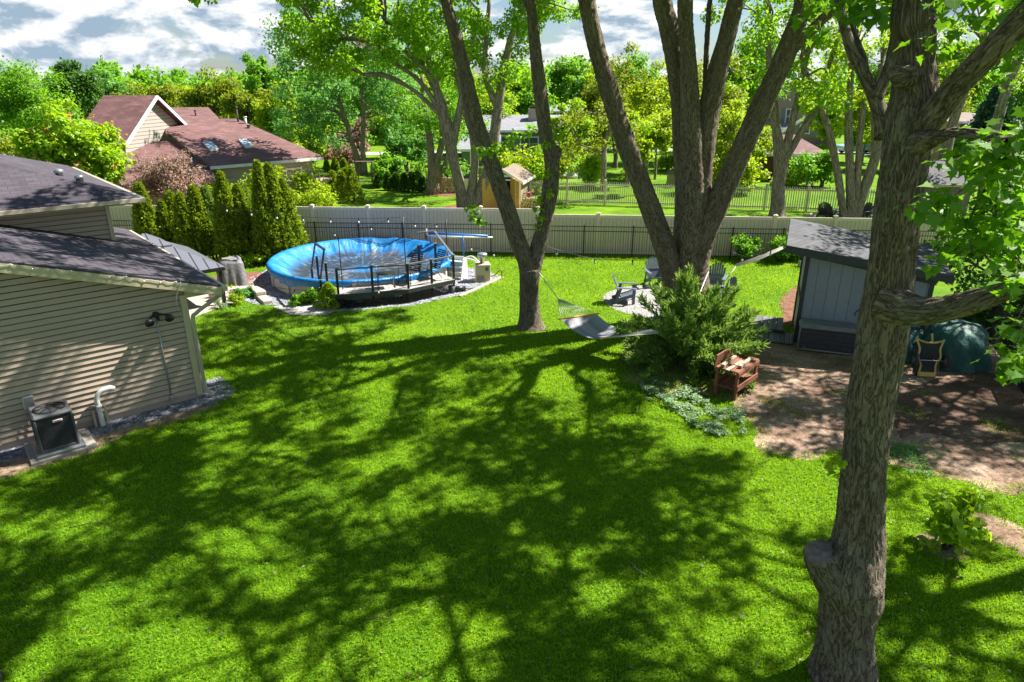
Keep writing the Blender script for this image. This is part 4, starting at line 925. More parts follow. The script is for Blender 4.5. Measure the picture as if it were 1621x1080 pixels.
bf = thing('metal_fence', 'black metal picket fence running in front of the tall beige fence', 'fence', tuple(fb))
rail_fence(bf, fa, fb, 1.36, 2.0, .055, 1.42, M['black'], (.14,1.16,1.36), (.022,.03), M['black'], .105, (.014,.014), M['black'])
rail_fence(bf, fb, fc, 1.32, 2.0, .055, 1.38, M['black'], (.14,1.12,1.32), (.022,.03), M['black'], .105, (.014,.014), M['black'])
vf = thing('privacy_fence', 'tall beige vinyl board fence behind the pool and lawn', 'fence', (1,29.4,0))
def vinyl(a, b, h, bay=2.45):
    a, b = Vector(a), Vector(b); d = b-a; n = max(1, round(d.length/bay)); u = d.normalized(); ang = math.atan2(u.y,u.x)
    for i in range(n+1):
        p = a+d*(i/n); mb = MB(); mb.box((p.x,p.y,(h+.06)/2), (.13,.13,h+.06), ang); o = mb.build('post', M['vinyl_trim'], vf, world=True)
        mb = MB(); mb.box((p.x,p.y,h+.075), (.17,.17,.03), ang); mb.box((p.x,p.y,h+.105), (.11,.11,.03), ang, bev=.012); mb.build('post_cap', M['vinyl_trim'], o, world=True)
        if i < n:
            q = a+d*((i+1)/n); m_ = (p+q)/2; mb = MB(); mb.box((m_.x,m_.y,h/2), (d.length/n-.12,.03,h-.12), ang); mb.build('panel', M['vinyl'], vf, world=True)
            for zr in (h-.05,.09): mb = MB(); mb.box((m_.x,m_.y,zr), (d.length/n-.126,.05,.12), ang); mb.build('rail', M['vinyl_trim'], vf, world=True)
vinyl((-21,30.55,0),(1.1,29.4,0),1.95); vinyl((1.24,29.39,0),(18.5,28.2,0),1.72)
pf = thing('picket_fence', 'low beige vinyl picket fence across the lawn behind the privacy fence', 'fence', (8,41.5,0))
pa = Vector((1.1,43.0,0)); pb = Vector((24,38.6,0))
rail_fence(pf, pa, pb, 1.38, 2.3, .12, 1.48, M['picket'], (.2,1.22), (.04,.08), M['picket'], .13, (.05,.022), M['picket'], M['picket'])
cf = thing('wire_fence', 'dark wire mesh fence along the back of the neighbour lawn below the small arborvitae', 'fence', (-8,50,0))
rail_fence(cf, (-10.5,52,0), (-3.8,47.5,0), 1.2, 2.4, .05, 1.3, M['black'], (.1,1.2), (.03,.03), M['black'], .12, (.008,.008), M['black'])
wf = thing('white_gate_fence', 'short run of pale board fence between firewood and three stemmed tree', 'fence', (-3,45,0))
rail_fence(wf, (-3.4,44.3,0), (-1.0,44.3,0), 1.3, 1.2, .1, 1.35, M['vinyl_trim'], (.2,1.2), (.04,.08), M['vinyl_trim'], .125, (.115,.022), M['vinyl_trim'])
# chain link at right
cl = thing('chain_link_fence', 'black chain link fence at the right edge of the bare soil', 'fence', (12.6,15.6,0))
cpts = [Vector((14.0,19.0,0)), Vector((13.1,16.7,0)), Vector((12.1,14.5,0)), Vector((11.6,12.2,0))]
for p in cpts: mb = MB(); mb.tube([p, p+Vector((0,0,1.25))], .03, 8); mb.build('post', M['black'], cl, world=True)
for a, b in zip(cpts, cpts[1:]):
    mb = MB(); lattice(mb, a, b, .03, 1.18, .12); o = mb.build('wire_mesh', M['black'], cl, world=True)
    mb = MB(); mb.tube([a+Vector((0,0,1.2)), b+Vector((0,0,1.2))], .02, 6); mb.build('top_rail', M['black'], cl, world=True)

# ------------------------------------------------------------------ lean-to shed and its things
SA = R(-20); sx_, sy_ = Vector((math.cos(SA),math.sin(SA),0)), Vector((-math.sin(SA),math.cos(SA),0))
SO = Vector((8.17,18.42,0))
sh = thing('garden_shed', 'slate blue lean-to shed with black trim and grey shingle roof', 'shed', tuple(SO), SA)
LW = 3.1; DW = 2.0
def wz(x): return 2.62 - .155*x
mb = MB(); vs = []
for (x,y) in ((0,0),(LW,0),(LW,DW),(0,DW)): vs.append((x,y,.02))
for (x,y) in ((0,0),(LW,0),(LW,DW),(0,DW)): vs.append((x,y,wz(x)+.07*y))
mb.add(vs, [(3,2,1,0),(4,5,6,7),(0,1,5,4),(1,2,6,5),(2,3,7,6),(3,0,4,7)]); mb.build('wall', M['shedwall'], sh)
mb = MB()
for x, y in ((.0,-.01),(LW,-.01)): mb.box((x,y,wz(x)/2), (.11,.05,wz(x)-.04))
mb.box((-.02,DW/2,1.2), (.05,DW,.1)); mb.box((-.02,.05,1.25),(.05,.1,2.5)); mb.box((-.02,DW-.05,1.25),(.05,.1,2.5)); mb.bar((0,-.02,wz(0)-.05),(LW,-.02,wz(LW)-.05),.04,.1); mb.build('trim', M['blackwood'], sh)
RP = [(-.62,-.62,2.93),(3.45,-.45,2.42),(3.45,2.35,2.60),(-.5,2.35,3.14)]
mb = MB(); mb.slab(RP, .04); mb.build('roof', M['roof_shed'], sh)
mb = MB()
for i in range(4): mb.bar(Vector(RP[i])-Vector((0,0,.125)), Vector(RP[(i+1)%4])-Vector((0,0,.125)), .035, .165)
mb.build('fascia', M['blackwood'], sh)
mb = MB(); mb.slab([(p[0]*.985,p[1]*.985,p[2]-.19) for p in RP], .02); mb.build('soffit', M['blackwood'], sh)
mb = MB(); mb.tube(catmull([(1.75,-.04,.2),(1.78,-.04,1.3),(1.78,-.08,2.35)],4), .02, 6); mb.build('conduit', M['black'], sh)
mb = MB(); mb.tube(catmull([(1.62,-.03,1.02),(1.60,-.12,1.18),(1.48,-.16,1.20),(1.38,-.16,1.08),(1.40,-.17,1.02)],5), .014, 6); mb.build('plant_hook', M['black'], sh)
bx = thing('storage_box', 'grey rounded resin deck box standing against the slate blue shed', 'storage box', tuple(SO+sx_*.76-sy_*.36), SA)
mb = MB(); mb.box((0,0,.34), (1.42,.56,.62), bev=.05)
mb.build('body', M['dgrey'], bx); mb = MB(); mb.box((0,0,.70), (1.50,.64,.16), bev=.07); mb.build('lid', M['canvas'], bx)
mb = MB(); mb.tube([(-.72,-.29,.06),(-.72,-.29,.66),(-.66,-.29,.72),(.66,-.29,.72),(.72,-.29,.66),(.72,-.29,.06),(-.72,-.29,.06)], .03, 6); mb.build('front_frame', M['canvas'], bx)
for k in range(5): mb = MB(); mb.box((0,-.285,.13+.125*k), (1.36,.025,.112), bev=.01); mb.build('front_slat', M['rubber'], bx)
mb = MB(); mb.box((-.55,-.301,.12), (.07,.008,.02)); mb.build('nameplate', M['canvas'], bx)
for k, (x0, y0, z, ln, wd, lab) in enumerate(((-1.2,1.0,.18,1.45,1.2,'upper dark stained wooden platform at the left end of the shed'),(-1.0,.1,.07,1.55,.9,'lower dark stained boardwalk platform nearest the bare soil'))):
    t = thing('wooden_platform', lab, 'platform', tuple(SO+sx_*x0+sy_*y0), SA)
    for j in range(7): mb = MB(); mb.box((-ln/2+(j+.5)*ln/7+.15, 0, z), (ln/7-.012, wd, .035), 0, 0, R(-1.5)*(1-k), bev=.004); mb.build('board', M['ramp'], t)
    mb = MB()
    for y in (-wd*.45, wd*.45): mb.box((.15,y*.96,z-.05), (ln,.05,.06))
    mb.build('frame', M['blackwood'], t)
# tarp heap
tp_ = thing('tarp_heap', 'green tarpaulin draped over a heap beside the lean-to shed', 'tarp', (11.75,17.0,0))
def heap(mb, c, d, seed, n=40, m=20):
    vs = []
    for i in range(m+1):
        ph = math.pi/2*i/m
        for k in range(n):
            a = 2*math.pi*k/n; q = 1 + .32*noise.noise(Vector((math.cos(a)*1.4+seed, math.sin(a)*1.4, ph*1.5))) + .10*math.sin(a*11+seed+3*math.sin(ph*3))*(i/m)**1.5 + .10*noise.noise(Vector((math.cos(a)*5, math.sin(a)*5+seed, ph*4)))
            sr = math.sin(ph)**.75; vs.append((c[0]+d[0]*sr*q*math.cos(a), c[1]+d[1]*sr*q*math.sin(a), max(.012, c[2]+d[2]*math.cos(ph)**.8*(.85+.15*q) )))
    mb.add(vs, [(i*n+k,(i+1)*n+k,(i+1)*n+(k+1)%n,i*n+(k+1)%n) for i in range(m) for k in range(n)], None, True)
mb = MB(); heap(mb, (0,0,0), (.95,.8,1.15), 3); heap(mb, (-1.15,.35,0), (.8,.5,.85), 8); mb.build('sheet', M['tarp'], tp_)
# garden cart leaning on end
ct = thing('garden_cart', 'upended black and yellow garden cart leaning on the green tarpaulin', 'cart', (10.55,15.95,0), R(-8))
tilt = Matrix.Translation((0,0,.02)) @ Matrix.Rotation(R(-14), 4, 'X')
mb = MB(tilt); mb.box((0,.06,.46), (.58,.14,.86), bev=.03); mb.build('tray', M['rubber'], ct)
mb = MB(tilt)
for i in range(4):
    for j in range(6): mb.box((-.12+.08*i, -.015, .22+.09*j), (.055,.02,.065), bev=.006)
mb.build('rib_panel', M['black'], ct)
for s_ in (-1,1):
    mb = MB(tilt); mb.tube(catmull([(s_*.2,-.03,.02),(s_*.18,-.05,.3),(s_*.27,-.06,.5),(s_*.24,-.06,.7),(s_*.33,-.02,.95)],4), .027, 8); mb.build('frame_tube', M['yellow'], ct)
    mb = MB(tilt); mb.tube([(s_*.34,-.16,.42),(s_*.41,-.16,.42)], [.19,.19], 22); w_ = mb.build('wheel', M['rubber'], ct); mb = MB(tilt); mb.tube([(s_*.335,-.16,.42),(s_*.417,-.16,.42)], [.08,.08], 14); mb.build('hub', M['dgrey'], w_)
mb = MB(tilt); mb.tube([(-.4,-.16,.42),(.4,-.16,.42)], .014, 8); mb.build('axle', M['steel'], ct)
mb = MB(tilt); mb.box((0,-.03,.05), (.44,.05,.12), bev=.01); mb.build('bottom_plate', M['yellow'], ct); mb = MB(tilt); mb.tube([(-.3,-.03,.93),(-.1,-.06,.86),(.12,-.06,.86),(.33,-.03,.93)], .024, 8); mb.tube([(.06,-.03,.86),(.03,.0,1.12)], .026, 8); mb.build('yoke', M['yellow'], ct)
mb = MB(tilt); mb.tube([(.03,.0,1.1),(.0,.02,1.3)], .03, 8); mb.build('grip', M['black'], ct)

# ------------------------------------------------------------------ potting bench with boards
BA = math.atan2(.74,.67); bl0 = G(1133,627); bl1 = G(1161,637); br1 = G(1191,610)
bc = (bl0+br1)/2; bc.z = 0
bn = thing('potting_bench', 'weathered red wooden potting bench under the juniper at the soil edge', 'bench', tuple(bc), BA)
BLn, BWd, BH = 1.15, .58, .72
mb = MB()
for k in range(4): mb.box((0,-BWd/2+.075+.145*k,BH), (BLn,.135,.03), bev=.004)
mb.build('table_top', M['redwood'], bn)
for sx in (-1,1):
    for sy in (-1,1): mb = MB(); mb.box((sx*(BLn/2-.06),sy*(BWd/2-.04),BH/2-.01), (.085,.06,BH-.02), bev=.004); mb.build('leg', M['redwood'], bn)
mb = MB()
for k in range(3): mb.box((0,-.17+.17*k,.28), (BLn-.05,.15,.025))
mb.build('shelf', M['redwood'], bn)
mb = MB()
for sy in (-1,1): mb.box((0,sy*(BWd/2-.0),BH-.06), (BLn-.02,.03,.09)); mb.box((0,sy*(BWd/2+.0),.31), (BLn-.02,.03,.13))
mb.build('apron', M['redwood'], bn)
mb = MB(); mb.box((-.12,BWd/2+.02,BH+.15), (.9,.03,.30), 0, R(8), bev=.005); mb.build('back_board', M['redwood'], bn)
for i, (x, y, z, ln, r_, lb) in enumerate(((-.15,.16,BH+.055,.75,.05,'weathered board end lying next to the red back board on the bench'),(-.28,-.05,BH+.04,.8,-.02,'longest weathered board lying along the middle of the red bench'),(.02,-.17,BH+.055,.7,.06,'thick pale beam lying on the front of the red bench top'))):
    q = bc + Vector((x*math.cos(BA)-y*math.sin(BA), x*math.sin(BA)+y*math.cos(BA), 0)); t = thing('loose_board', lb, 'board', (q.x,q.y,z), BA+r_, 'boards lying on the red bench')
    mb = MB(); mb.box((0,0,0), (ln,.09,.07 if i != 1 else .035), bev=.006); mb.build('timber', M['oldwood'], t)

# ------------------------------------------------------------------ adirondack chairs
def adirondack(label, loc, rz, m, group):
    t = thing('adirondack_chair', label, 'chair', loc, rz, group)      # faces local -y
    for s_ in (-1,1):
        mb = MB(); mb.bar((s_*.27,-.32,.33),(s_*.27,.42,.06),.03,.12); mb.build('side_rail', m, t)
        mb = MB(); mb.box((s_*.29,-.30,.26), (.035,.10,.52)); mb.bar((s_*.29,.30,.0),(s_*.29,.14,.56),.035,.09); mb.build('leg', m, t)
        mb = MB(); mb.box((s_*.33,-.03,.575), (.13,.72,.025), bev=.01); mb.build('armrest', m, t)
    mb = MB()
    for k in range(6): y = -.34+k*.09; mb.box((0,y,.39-.033*k), (.54,.08,.022), 0, R(-20)*-1*-1)
    mb.build('seat', m, t); mb = MB()
    for k in range(7):
        x = -.234+k*.078; tp = .98-.016*(k-3)**2; mb.bar((x*.85,.12,.22),(x*1.1,.12+.42*(tp-.22),tp),.068,.02,up=(0,-1,.4)); 
    mb.bar((-.27,.26,.56),(.27,.26,.56),.03,.07); mb.build('backrest', m, t); return t
gA = 'slate blue adirondack chairs round the fire pit'
adirondack('slate blue adirondack chair left of the fire pit gravel, seen from its side', tuple(G(988,478)), R(82), M['slate_ch'], gA)
adirondack('slate blue adirondack chair at the back of the fire pit beside the maple trunk', tuple(G(1036,452)), R(8), M['slate_ch'], gA)
adirondack('slate blue adirondack chair behind the juniper, right of the maple trunk', tuple(G(1130,462)), R(-25), M['slate_ch'], gA)
adirondack('slate blue adirondack chair half hidden behind the right side of the juniper', (7.0,21.9,0), R(-80), M['slate_ch'], gA)
gB = 'black adirondack chairs beyond the privacy fence'
adirondack('black adirondack chair left of the three stemmed maple, turned away', tuple(G(1303,346)), R(150), M['blackwood'], gB)
adirondack('black adirondack chair with its side to the lawn nearest the grey stones', tuple(G(1318,350)), R(100), M['blackwood'], gB)
adirondack('black adirondack chair right behind the three stemmed maple', tuple(G(1364,350)), R(-60), M['blackwood'], gB)
fp = thing('fire_pit_ring', 'ring of pale stones in the middle of the fire pit gravel', 'fire pit', (5.5,22.4,0))
for k in range(10):
    a = k*.628; mb = MB(); mb.blob((.42*math.cos(a),.42*math.sin(a),.09), (.13,.11,.1), .25, k, 2); mb.build('stone', M['rock'], fp)
for i, (x, y, s_) in enumerate(((1285,345,.3),(1335,352,.35),(1380,349,.3),(1400,347,.25))):
    p = G(x,y); mb = MB(); mb.blob((0,0,.1), (s_,s_*.8,s_*.6), .3, i, 2); o = mb.build('boulder', M['rock']); o.location = p
    tag(o, ('grey stone left of the black chairs beyond the fence','grey stone at the foot of the three stemmed maple','grey stone right of the three stemmed maple','small grey stone nearest the right shed roof beyond the fence')[i], 'stone', 'grey stones beyond the privacy fence')

# ------------------------------------------------------------------ hammock
hm = thing('hammock', 'grey cloth hammock with yellow edged spreader bar slung from the forked tree', 'hammock', (2.2,17.6,0))
b0, b1 = Vector((1.33,17.58,1.0)), Vector((2.35,18.02,1.0)); c0, c1 = Vector((2.36,16.65,.78)), Vector((3.36,17.1,.88)); n, m = 18, 10
mb = MB(); vs = []
for i in range(n+1):
    t = i/n
    for j in range(m+1):
        s_ = j/m; p = (b0.lerp(b1,s_)).lerp(c0.lerp(c1,s_), t); p.z -= .24*4*t*(1-t)*(.75+.35*math.sin(math.pi*s_)) ; vs.append(p)
F = [(i*(m+1)+j,(i+1)*(m+1)+j,(i+1)*(m+1)+j+1,i*(m+1)+j+1) for i in range(n) for j in range(m)]; U = [((j/m*1.1,i/n*1.5),(j/m*1.1,(i+1)/n*1.5),((j+1)/m*1.1,(i+1)/n*1.5),((j+1)/m*1.1,i/n*1.5)) for i in range(n) for j in range(m)]
mb.add(vs, F, U, True); mb.add([v-Vector((0,0,.012)) for v in vs], [f[::-1] for f in F], U, True); mb.build('cloth', M['hamm'], hm, world=True)
for a, b in ((b0,b1),(c0,c1)): mb = MB(); d = (b-a).normalized()*.08; mb.tube([a-d,b+d], .022, 8); mb.build('spreader_bar', M['hamm_edge'], hm, world=True)
ring = Vector((1.32,18.75,1.22)); ring2 = Vector((4.35,16.2,1.15)); mb = MB()
for (a, b, r_) in ((b0,b1,ring),(c0,c1,ring2)):
    for k in range(13): mb.tube([a.lerp(b,k/12), r_], .007, 4)
mb.tube([ring, Vector((.80,19.65,1.75))], .014, 5); mb.tube([ring2, Vector((5.9,19.9,1.7))], .014, 5); mb.build('rope', M['rope'], hm, world=True)
hs = thing('hammock_strap', 'rolled white rope hammock stretched from the maple towards the shed corner', 'hammock', (8.3,20.6,1.4))
mb = MB(); qa, qb = YP(1165,422,21.0), YP(1240,394,20.6)
for k in range(5): o_ = Vector((0,.02*k,.012*k)); mb.tube([qa+o_, qa.lerp(qb,.5)-Vector((0,0,.07))+o_*1.6, qb+o_], .012, 5)
mb.tube([qb, Vector((8.45,20.3,2.6))], .012, 5); mb.tube([qa, Vector((6.7,20.7,1.2))], .012, 5); mb.build('rope', M['rope'], hs, world=True)
ln_ = thing('lantern', 'small grey lantern on the ground against the shed side shrubs', 'lantern', tuple(G(1268,422)))
mb = MB(); mb.box((0,0,.14), (.2,.2,.24)); mb.build('body', M['rope'], ln_); mb = MB(); mb.lathe((0,0,.26), [(.14,0),(.03,.1)], 4, False); mb.build('cap', M['black'], ln_)
# ------------------------------------------------------------------ houses beyond the fences
def onplane(x, y, A, B, Cc):
    n = (B-A).cross(Cc-A); d = ray(x, y); o = Vector((0,0,CAM_H)); t = (A-o).dot(n)/d.dot(n); return o + d*t
def window(parent, c, w, h, ang, sh=None):
    """c centre on the wall, facing -y rotated by ang"""
    Mx = Matrix.Translation(c) @ Matrix.Rotation(ang, 4, 'Z'); mb = MB(Mx)
    for s_ in (-1,1): mb.box((s_*w/2,-.03,0), (.10,.08,h+.2)); mb.box((0,-.032,s_*h/2), (w-.1,.08,.10))
    mb.box((0,-.025,0), (.04,.05,h-.1)); mb.box((0,-.024,0), (w-.1,.05,.04)); f = mb.build('window', M['white'], parent, world=True)
    mb = MB(Mx); mb.box((0,-.005,0), (w-.1,.02,h-.1)); mb.build('pane', M['glass'], f, world=True)
    if sh:
        for s_ in (-1,1): mb = MB(Mx); mb.box((s_*(w/2+.25),-.03,0), (.3,.06,h)); mb.build('shutter', sh, parent, world=True)
# neighbour house with the red brown roof
A, B, Cc = YP(333,263,37.5), YP(512,248,42.5), YP(375,188,47.5)
h2 = thing('house', 'cream house with broad red brown shingle roof and two skylights beyond the arborvitae', 'house', (-18,42,0))
PL = [onplane(x,y,A,B,Cc) for x,y in ((512,248),(375,188),(347,188),(330,170),(262,170),(262,213),(272,213),(333,263))]
mb = MB(); mb.slab([tuple(p) for p in PL][::-1], .18); mr = mb.build('main_roof', M['roof_red'], h2, world=True)
mb = MB()
p0, p1 = onplane(272,213,A,B,Cc), onplane(333,263,A,B,Cc); mb.bar(p0-Vector((.05,0,.14)), p1-Vector((.05,0,.14)), .06, .26)
mb.build('rake_board', M['bark_dk'], mr, world=True)
mb = MB(); mb.bar(A-Vector((0,.05,.1)), B-Vector((0,.05,.1)), .08, .16); mb.build('gutter', M['white'], mr, world=True)
for q in (((322,228),(335,227),(346,238),(333,240)),((378,224),(390,223),(401,233),(389,235))):
    P4 = [onplane(x,y,A,B,Cc)+Vector((0,0,.12)) for x,y in q]; mb = MB(); mb.slab([tuple(p) for p in P4][::-1], .14); s_ = mb.build('skylight', M['white'], mr, world=True)
    c = sum(P4, Vector())/4; mb = MB(); mb.slab([tuple(c+(p-c)*.86+Vector((0,0,.012))) for p in P4][::-1], .01); mb.build('pane', M['skyl'], s_, world=True)
for (x,y,h,r,m) in ((377,193,.95,.06,'bark_dk'),(389,196,.45,.09,'white'),(394,203,.2,.1,'bark_dk'),(310,183,.35,.06,'bark_dk')):
    p = onplane(x,y,A,B,Cc); mb = MB(); mb.tube([p-Vector((0,0,.2)),p+Vector((0,0,h))], r, 10); mb.tube([p+Vector((0,0,h*.85)),p+Vector((0,0,h))], r*1.4, 10); mb.build('vent_stack', M[m], mr, world=True)
mb = MB(); ex = (B-A); ex.z = 0; ey = Vector((-ex.y,ex.x,0)).normalized(); e_ = ex.normalized()
b0_ = B - e_*.5 + ey*.5; b1_ = A + e_*.5 + ey*.4
mb.prism([(b1_.x,b1_.y),(b0_.x,b0_.y),(b0_.x+ey.x*3.5,b0_.y+ey.y*3.5),(b1_.x+ey.x*3.5,b1_.y+ey.y*3.5)], -.2, B.z-.1); mb.build('wall', M['siding2'], h2, world=True)
window(h2, Vector((b0_.x,b0_.y,B.z-1.0))-e_*1.3-ey*.01, 1.0, .8, math.atan2(e_.y,e_.x))
g0, g1 = G(197,229,3.9), G(313,214,3.9); gm = (g0+g1)/2; gp_ = Vector((gm.x,gm.y,YP(245,151,gm.y).z)); gu = (g1-g0).normalized(); gn = Vector((-gu.y,gu.x,0))   # gn points left, into the house
mb = MB(); w0_, w1_ = g0+gu*.5+gn*.35, g1-gu*.5+gn*.35; dn = Vector((0,0,.05)); sl_ = (gp_.z-3.9)/((g1-g0).length/2)
V_ = [w0_+Vector((0,0,sl_*.5-.2)), w1_+Vector((0,0,sl_*.5-.2)), gp_+gn*.35-Vector((0,0,.2))]; B_ = [Vector((w0_.x,w0_.y,0)), Vector((w1_.x,w1_.y,0))]
mb.add([B_[0],B_[1],V_[1],V_[2],V_[0]], [(0,1,2,3,4)]); mb.add([B_[0],V_[0],V_[0]+gn*2.6,B_[0]+gn*2.6], [(0,1,2,3)]); mb.add([B_[0]+gn*2.6,V_[0]+gn*2.6,V_[2]+gn*2.6,V_[1]+gn*2.6,B_[1]+gn*2.6], [(0,1,2,3,4)])
mb.build('gable_wall', planks('cream_laps', (.43,.385,.335), (.43,.385,.335), .2, 1, .6, .13), h2, world=True)
mb = MB(); rn = gn*3.3
mb.slab([tuple(p) for p in (g0+rn, g0, gp_, gp_+rn)], .14); mb.slab([tuple(p) for p in (g1, g1+rn, gp_+rn, gp_)], .14); ug = mb.build('gable_roof', M['roof_red'], h2, world=True)
mb = MB()
for q_ in (g0, g1): mb.bar(q_-gn*.03-Vector((0,0,.10)), gp_-gn*.03-Vector((0,0,.08)), .06, .17)
mb.build('rake_board', M['white'], ug, world=True)
Lw = [YP(165,243,37),YP(272,222,42),YP(335,278,36),YP(330,290,35),YP(190,290,33.5)]
la, lb, lc = YP(190,236,39.5), YP(272,225,41.5), YP(333,285,36)
mb = MB(); mb.slab([tuple(onplane(x,y,la,lb,lc)) for x,y in ((175,236),(200,228),(272,222),(335,268),(345,292),(190,292))][::-1], .12); mb.build('lower_roof', M['roof_red'], h2, world=True)
mb = MB(); lo1 = onplane(345,292,la,lb,lc); lo2 = onplane(190,292,la,lb,lc); mb.prism([(lo2.x,lo2.y+.5),(lo1.x-.3,lo1.y+.5),(lo1.x-.3,lo1.y+3),(lo2.x,lo2.y+3)], -.2, min(lo1.z,lo2.z)-.05); mb.build('front_wall', M['siding2'], h2, world=True)
# entrance gable
ec = YP(272,320,34.6); mb = MB(); e_z = YP(290,258,35).z
mb.slab([(ec.x-1.5,33.9,e_z-.9),(ec.x,33.9,e_z),(ec.x,36.5,e_z),(ec.x-1.5,36.5,e_z-.9)], .1); mb.slab([(ec.x,33.9,e_z),(ec.x+1.7,33.9,e_z-.95),(ec.x+1.7,36.5,e_z-.95),(ec.x,36.5,e_z)], .1); mb.build('porch_roof', M['roof_red'], h2, world=True)
mb = MB(); mb.tube([(ec.x+1.1*math.cos(t), 34.1, 1.35+.75*math.sin(t)) for t in [math.pi*k/12 for k in range(13)]], .13, 6)
for s_ in (-1,1): mb.box((ec.x+s_*1.1,34.1,.68), (.26,.26,1.36))
mb.build('porch_arch', M['siding2'], h2, world=True)
mb = MB(); mb.bar((ec.x,33.88,e_z-.1),(ec.x+1.72,33.88,e_z-1.02),.05,.16); mb.bar((ec.x,33.88,e_z-.1),(ec.x-1.5,33.88,e_z-1.0),.05,.16); mb.build('rake_board', M['white'], h2, world=True)
# small outside deck on the right corner
dkx = B; mb = MB()
c = YP(500,276,41.0); mb.box((c.x-.6,c.y,c.z-.35), (2.6,1.6,.1)); mb.box((c.x-.6,c.y-.8,c.z+.3), (2.6,.06,.06))
for k in range(12): mb.box((c.x-1.85+.227*k,c.y-.8,c.z), (.04,.04,.6))
for k in (0,1): mb.box((c.x-1.8+2.5*k,c.y-.7,(c.z-.35)/2), (.12,.12,c.z-.35))
mb.build('balcony', M['oldwood'], h2, world=True)

def gable_house(label, xl, xr, yridge, yeave, Y, depth, wall, roof, base=0, dz=0, overh=.4, chimney=None, wins=(), ridge_inset=0):
    e0, e1 = YP(xl, yeave, Y), YP(xr, yeave, Y); ez = (e0.z+e1.z)/2; rr_ = YP((xl+xr)/2, yridge, Y+depth/2); rz = rr_.z
    t = thing('house', label, 'house', ((e0.x+e1.x)/2, Y, base)); x0, x1 = e0.x, e1.x; yb = Y+depth
    mb = MB(); mb.slab([(x0,Y,ez),(x1,Y,ez),(x1-ridge_inset,Y+depth/2,rz),(x0+ridge_inset,Y+depth/2,rz)], .12); mb.slab([(x1,yb,ez),(x0,yb,ez),(x0+ridge_inset,Y+depth/2,rz),(x1-ridge_inset,Y+depth/2,rz)], .12)
    if ridge_inset: mb.slab([(x1,Y,ez),(x1,yb,ez),(x1-ridge_inset,Y+depth/2,rz)], .12); mb.slab([(x0,yb,ez),(x0,Y,ez),(x0+ridge_inset,Y+depth/2,rz)], .12)
    r_ = mb.build('roof', roof, t, world=True)
    mb = MB(); mb.box(((x0+x1)/2,Y-.04,ez-.1), (x1-x0,.06,.2)); mb.build('gutter', M['white'], t, world=True)
    mb = MB(); w0, w1 = x0+overh, x1-overh; y0, y1 = Y+overh, yb-overh
    mb.box(((w0+w1)/2,(y0+y1)/2,(ez-.1+base-.2)/2), (w1-w0,y1-y0,ez-.1-base+.2))
    if not ridge_inset:
        for x in (w0,w1): mb.add([(x,y0,ez-.1),(x,y1,ez-.1),(x,Y+depth/2,rz-.2)], [(0,1,2)])
    mb.build('wall', wall, t, world=True)
    if chimney:
        cx, cyt, cw = chimney; p = YP(cx, cyt, Y+depth*.35); mb = MB(); mb.box((p.x,p.y,(p.z+ez)/2), (cw,cw,p.z-ez)); ch = mb.build('chimney', M['stone'], r_, world=True); mb = MB(); mb.box((p.x,p.y,p.z+.06), (cw*.7,cw*.7,.25)); mb.build('chimney_cap', M['black'], ch, world=True)
    for (wx, wy, ww, wh) in wins: p = YP(wx, wy, y0); window(t, Vector((p.x, y0-.01, p.z)), ww, wh, 0)
    return t
gable_house('low blue grey house with pale grey roof and stone chimney behind the shed', 735, 918, 182, 206, 64, 9, M['siding_blue'], M['roof_grey'], -1.5, chimney=(845,172,1.0), wins=((790,225,1.8,1.1),(838,228,1.6,1.2),(880,228,1.4,1.0)))
gable_house('blue grey garage wing with pale roof seen between the stems of the split maple', 722, 792, 213, 236, 55, 7, M['siding_blue'], M['roof_grey'], -.8, wins=((755,252,1.0,1.2),))
hx = gable_house('distant tan house with three arched white windows under a grey roof', 868, 936, 166, 176, 108, 8, M['siding2'], M['roof_grey'], -2)
for wx in (877,889,901,913):
    p = YP(wx,183,108.35); mb = MB(); mb.box((p.x,p.y,p.z-.1), (.9,.1,1.3)); mb.lathe((p.x,p.y,p.z+.5), [(.45,-.01),(.45,.01)], 4); f = mb.build('arched_window', M['white'], hx, world=True); mb = MB(); mb.box((p.x,p.y-.06,p.z-.1), (.55,.04,1.0)); mb.build('pane', M['glass'], f, world=True)
bh_ = gable_house('low bungalow with faded red roof and dark red walls behind a clipped hedge', 1160, 1312, 213, 243, 53, 8, simple('dark_red_siding', (.07,.02,.025), (.1,.03,.035), 3, .6), M['roof_red'], -.6, ridge_inset=1.2)
for wx in (1258,1272): p = YP(wx,262,53.4); window(bh_, Vector((p.x,53.38,p.z)), .7, 1.3, 0)
mb = MB(); p = YP(1265,250,52.7); mb.box((p.x,52.7,p.z/2), (.12,.12,p.z)); p2 = YP(1280,250,52.7); mb.box((p2.x,52.7,p2.z/2), (.12,.12,p2.z)); mb.build('porch_post', M['white'], bh_, world=True)
gh = gable_house('two storey grey brown house with blue shuttered window far behind the bungalow', 1228, 1328, 188, 202, 82, 8, simple('grey_brown_siding', (.17,.14,.13), (.2,.17,.16), 3, .6), M['roof_grey'], -1)
c = YP(1275,196,81.5); mb = MB(); mb.add([(c.x-3.4,81.5,c.z-1.5),(c.x+3.4,81.5,c.z-1.5),(c.x,81.5,c.z+.6)], [(0,1,2)]); mb.build('front_gable', simple('grey_gable', (.20,.17,.17), (.17,.15,.15), 3, .6), gh, world=True)
mb = MB(); mb.bar((c.x-3.7,81.4,c.z-1.6),(c.x,81.4,c.z+.75),.1,.3); mb.bar((c.x+3.7,81.4,c.z-1.6),(c.x,81.4,c.z+.75),.1,.3); mb.build('rake_board', M['white'], gh, world=True); window(gh, Vector((c.x,81.48,c.z-.6)), 1.1, .9, 0)
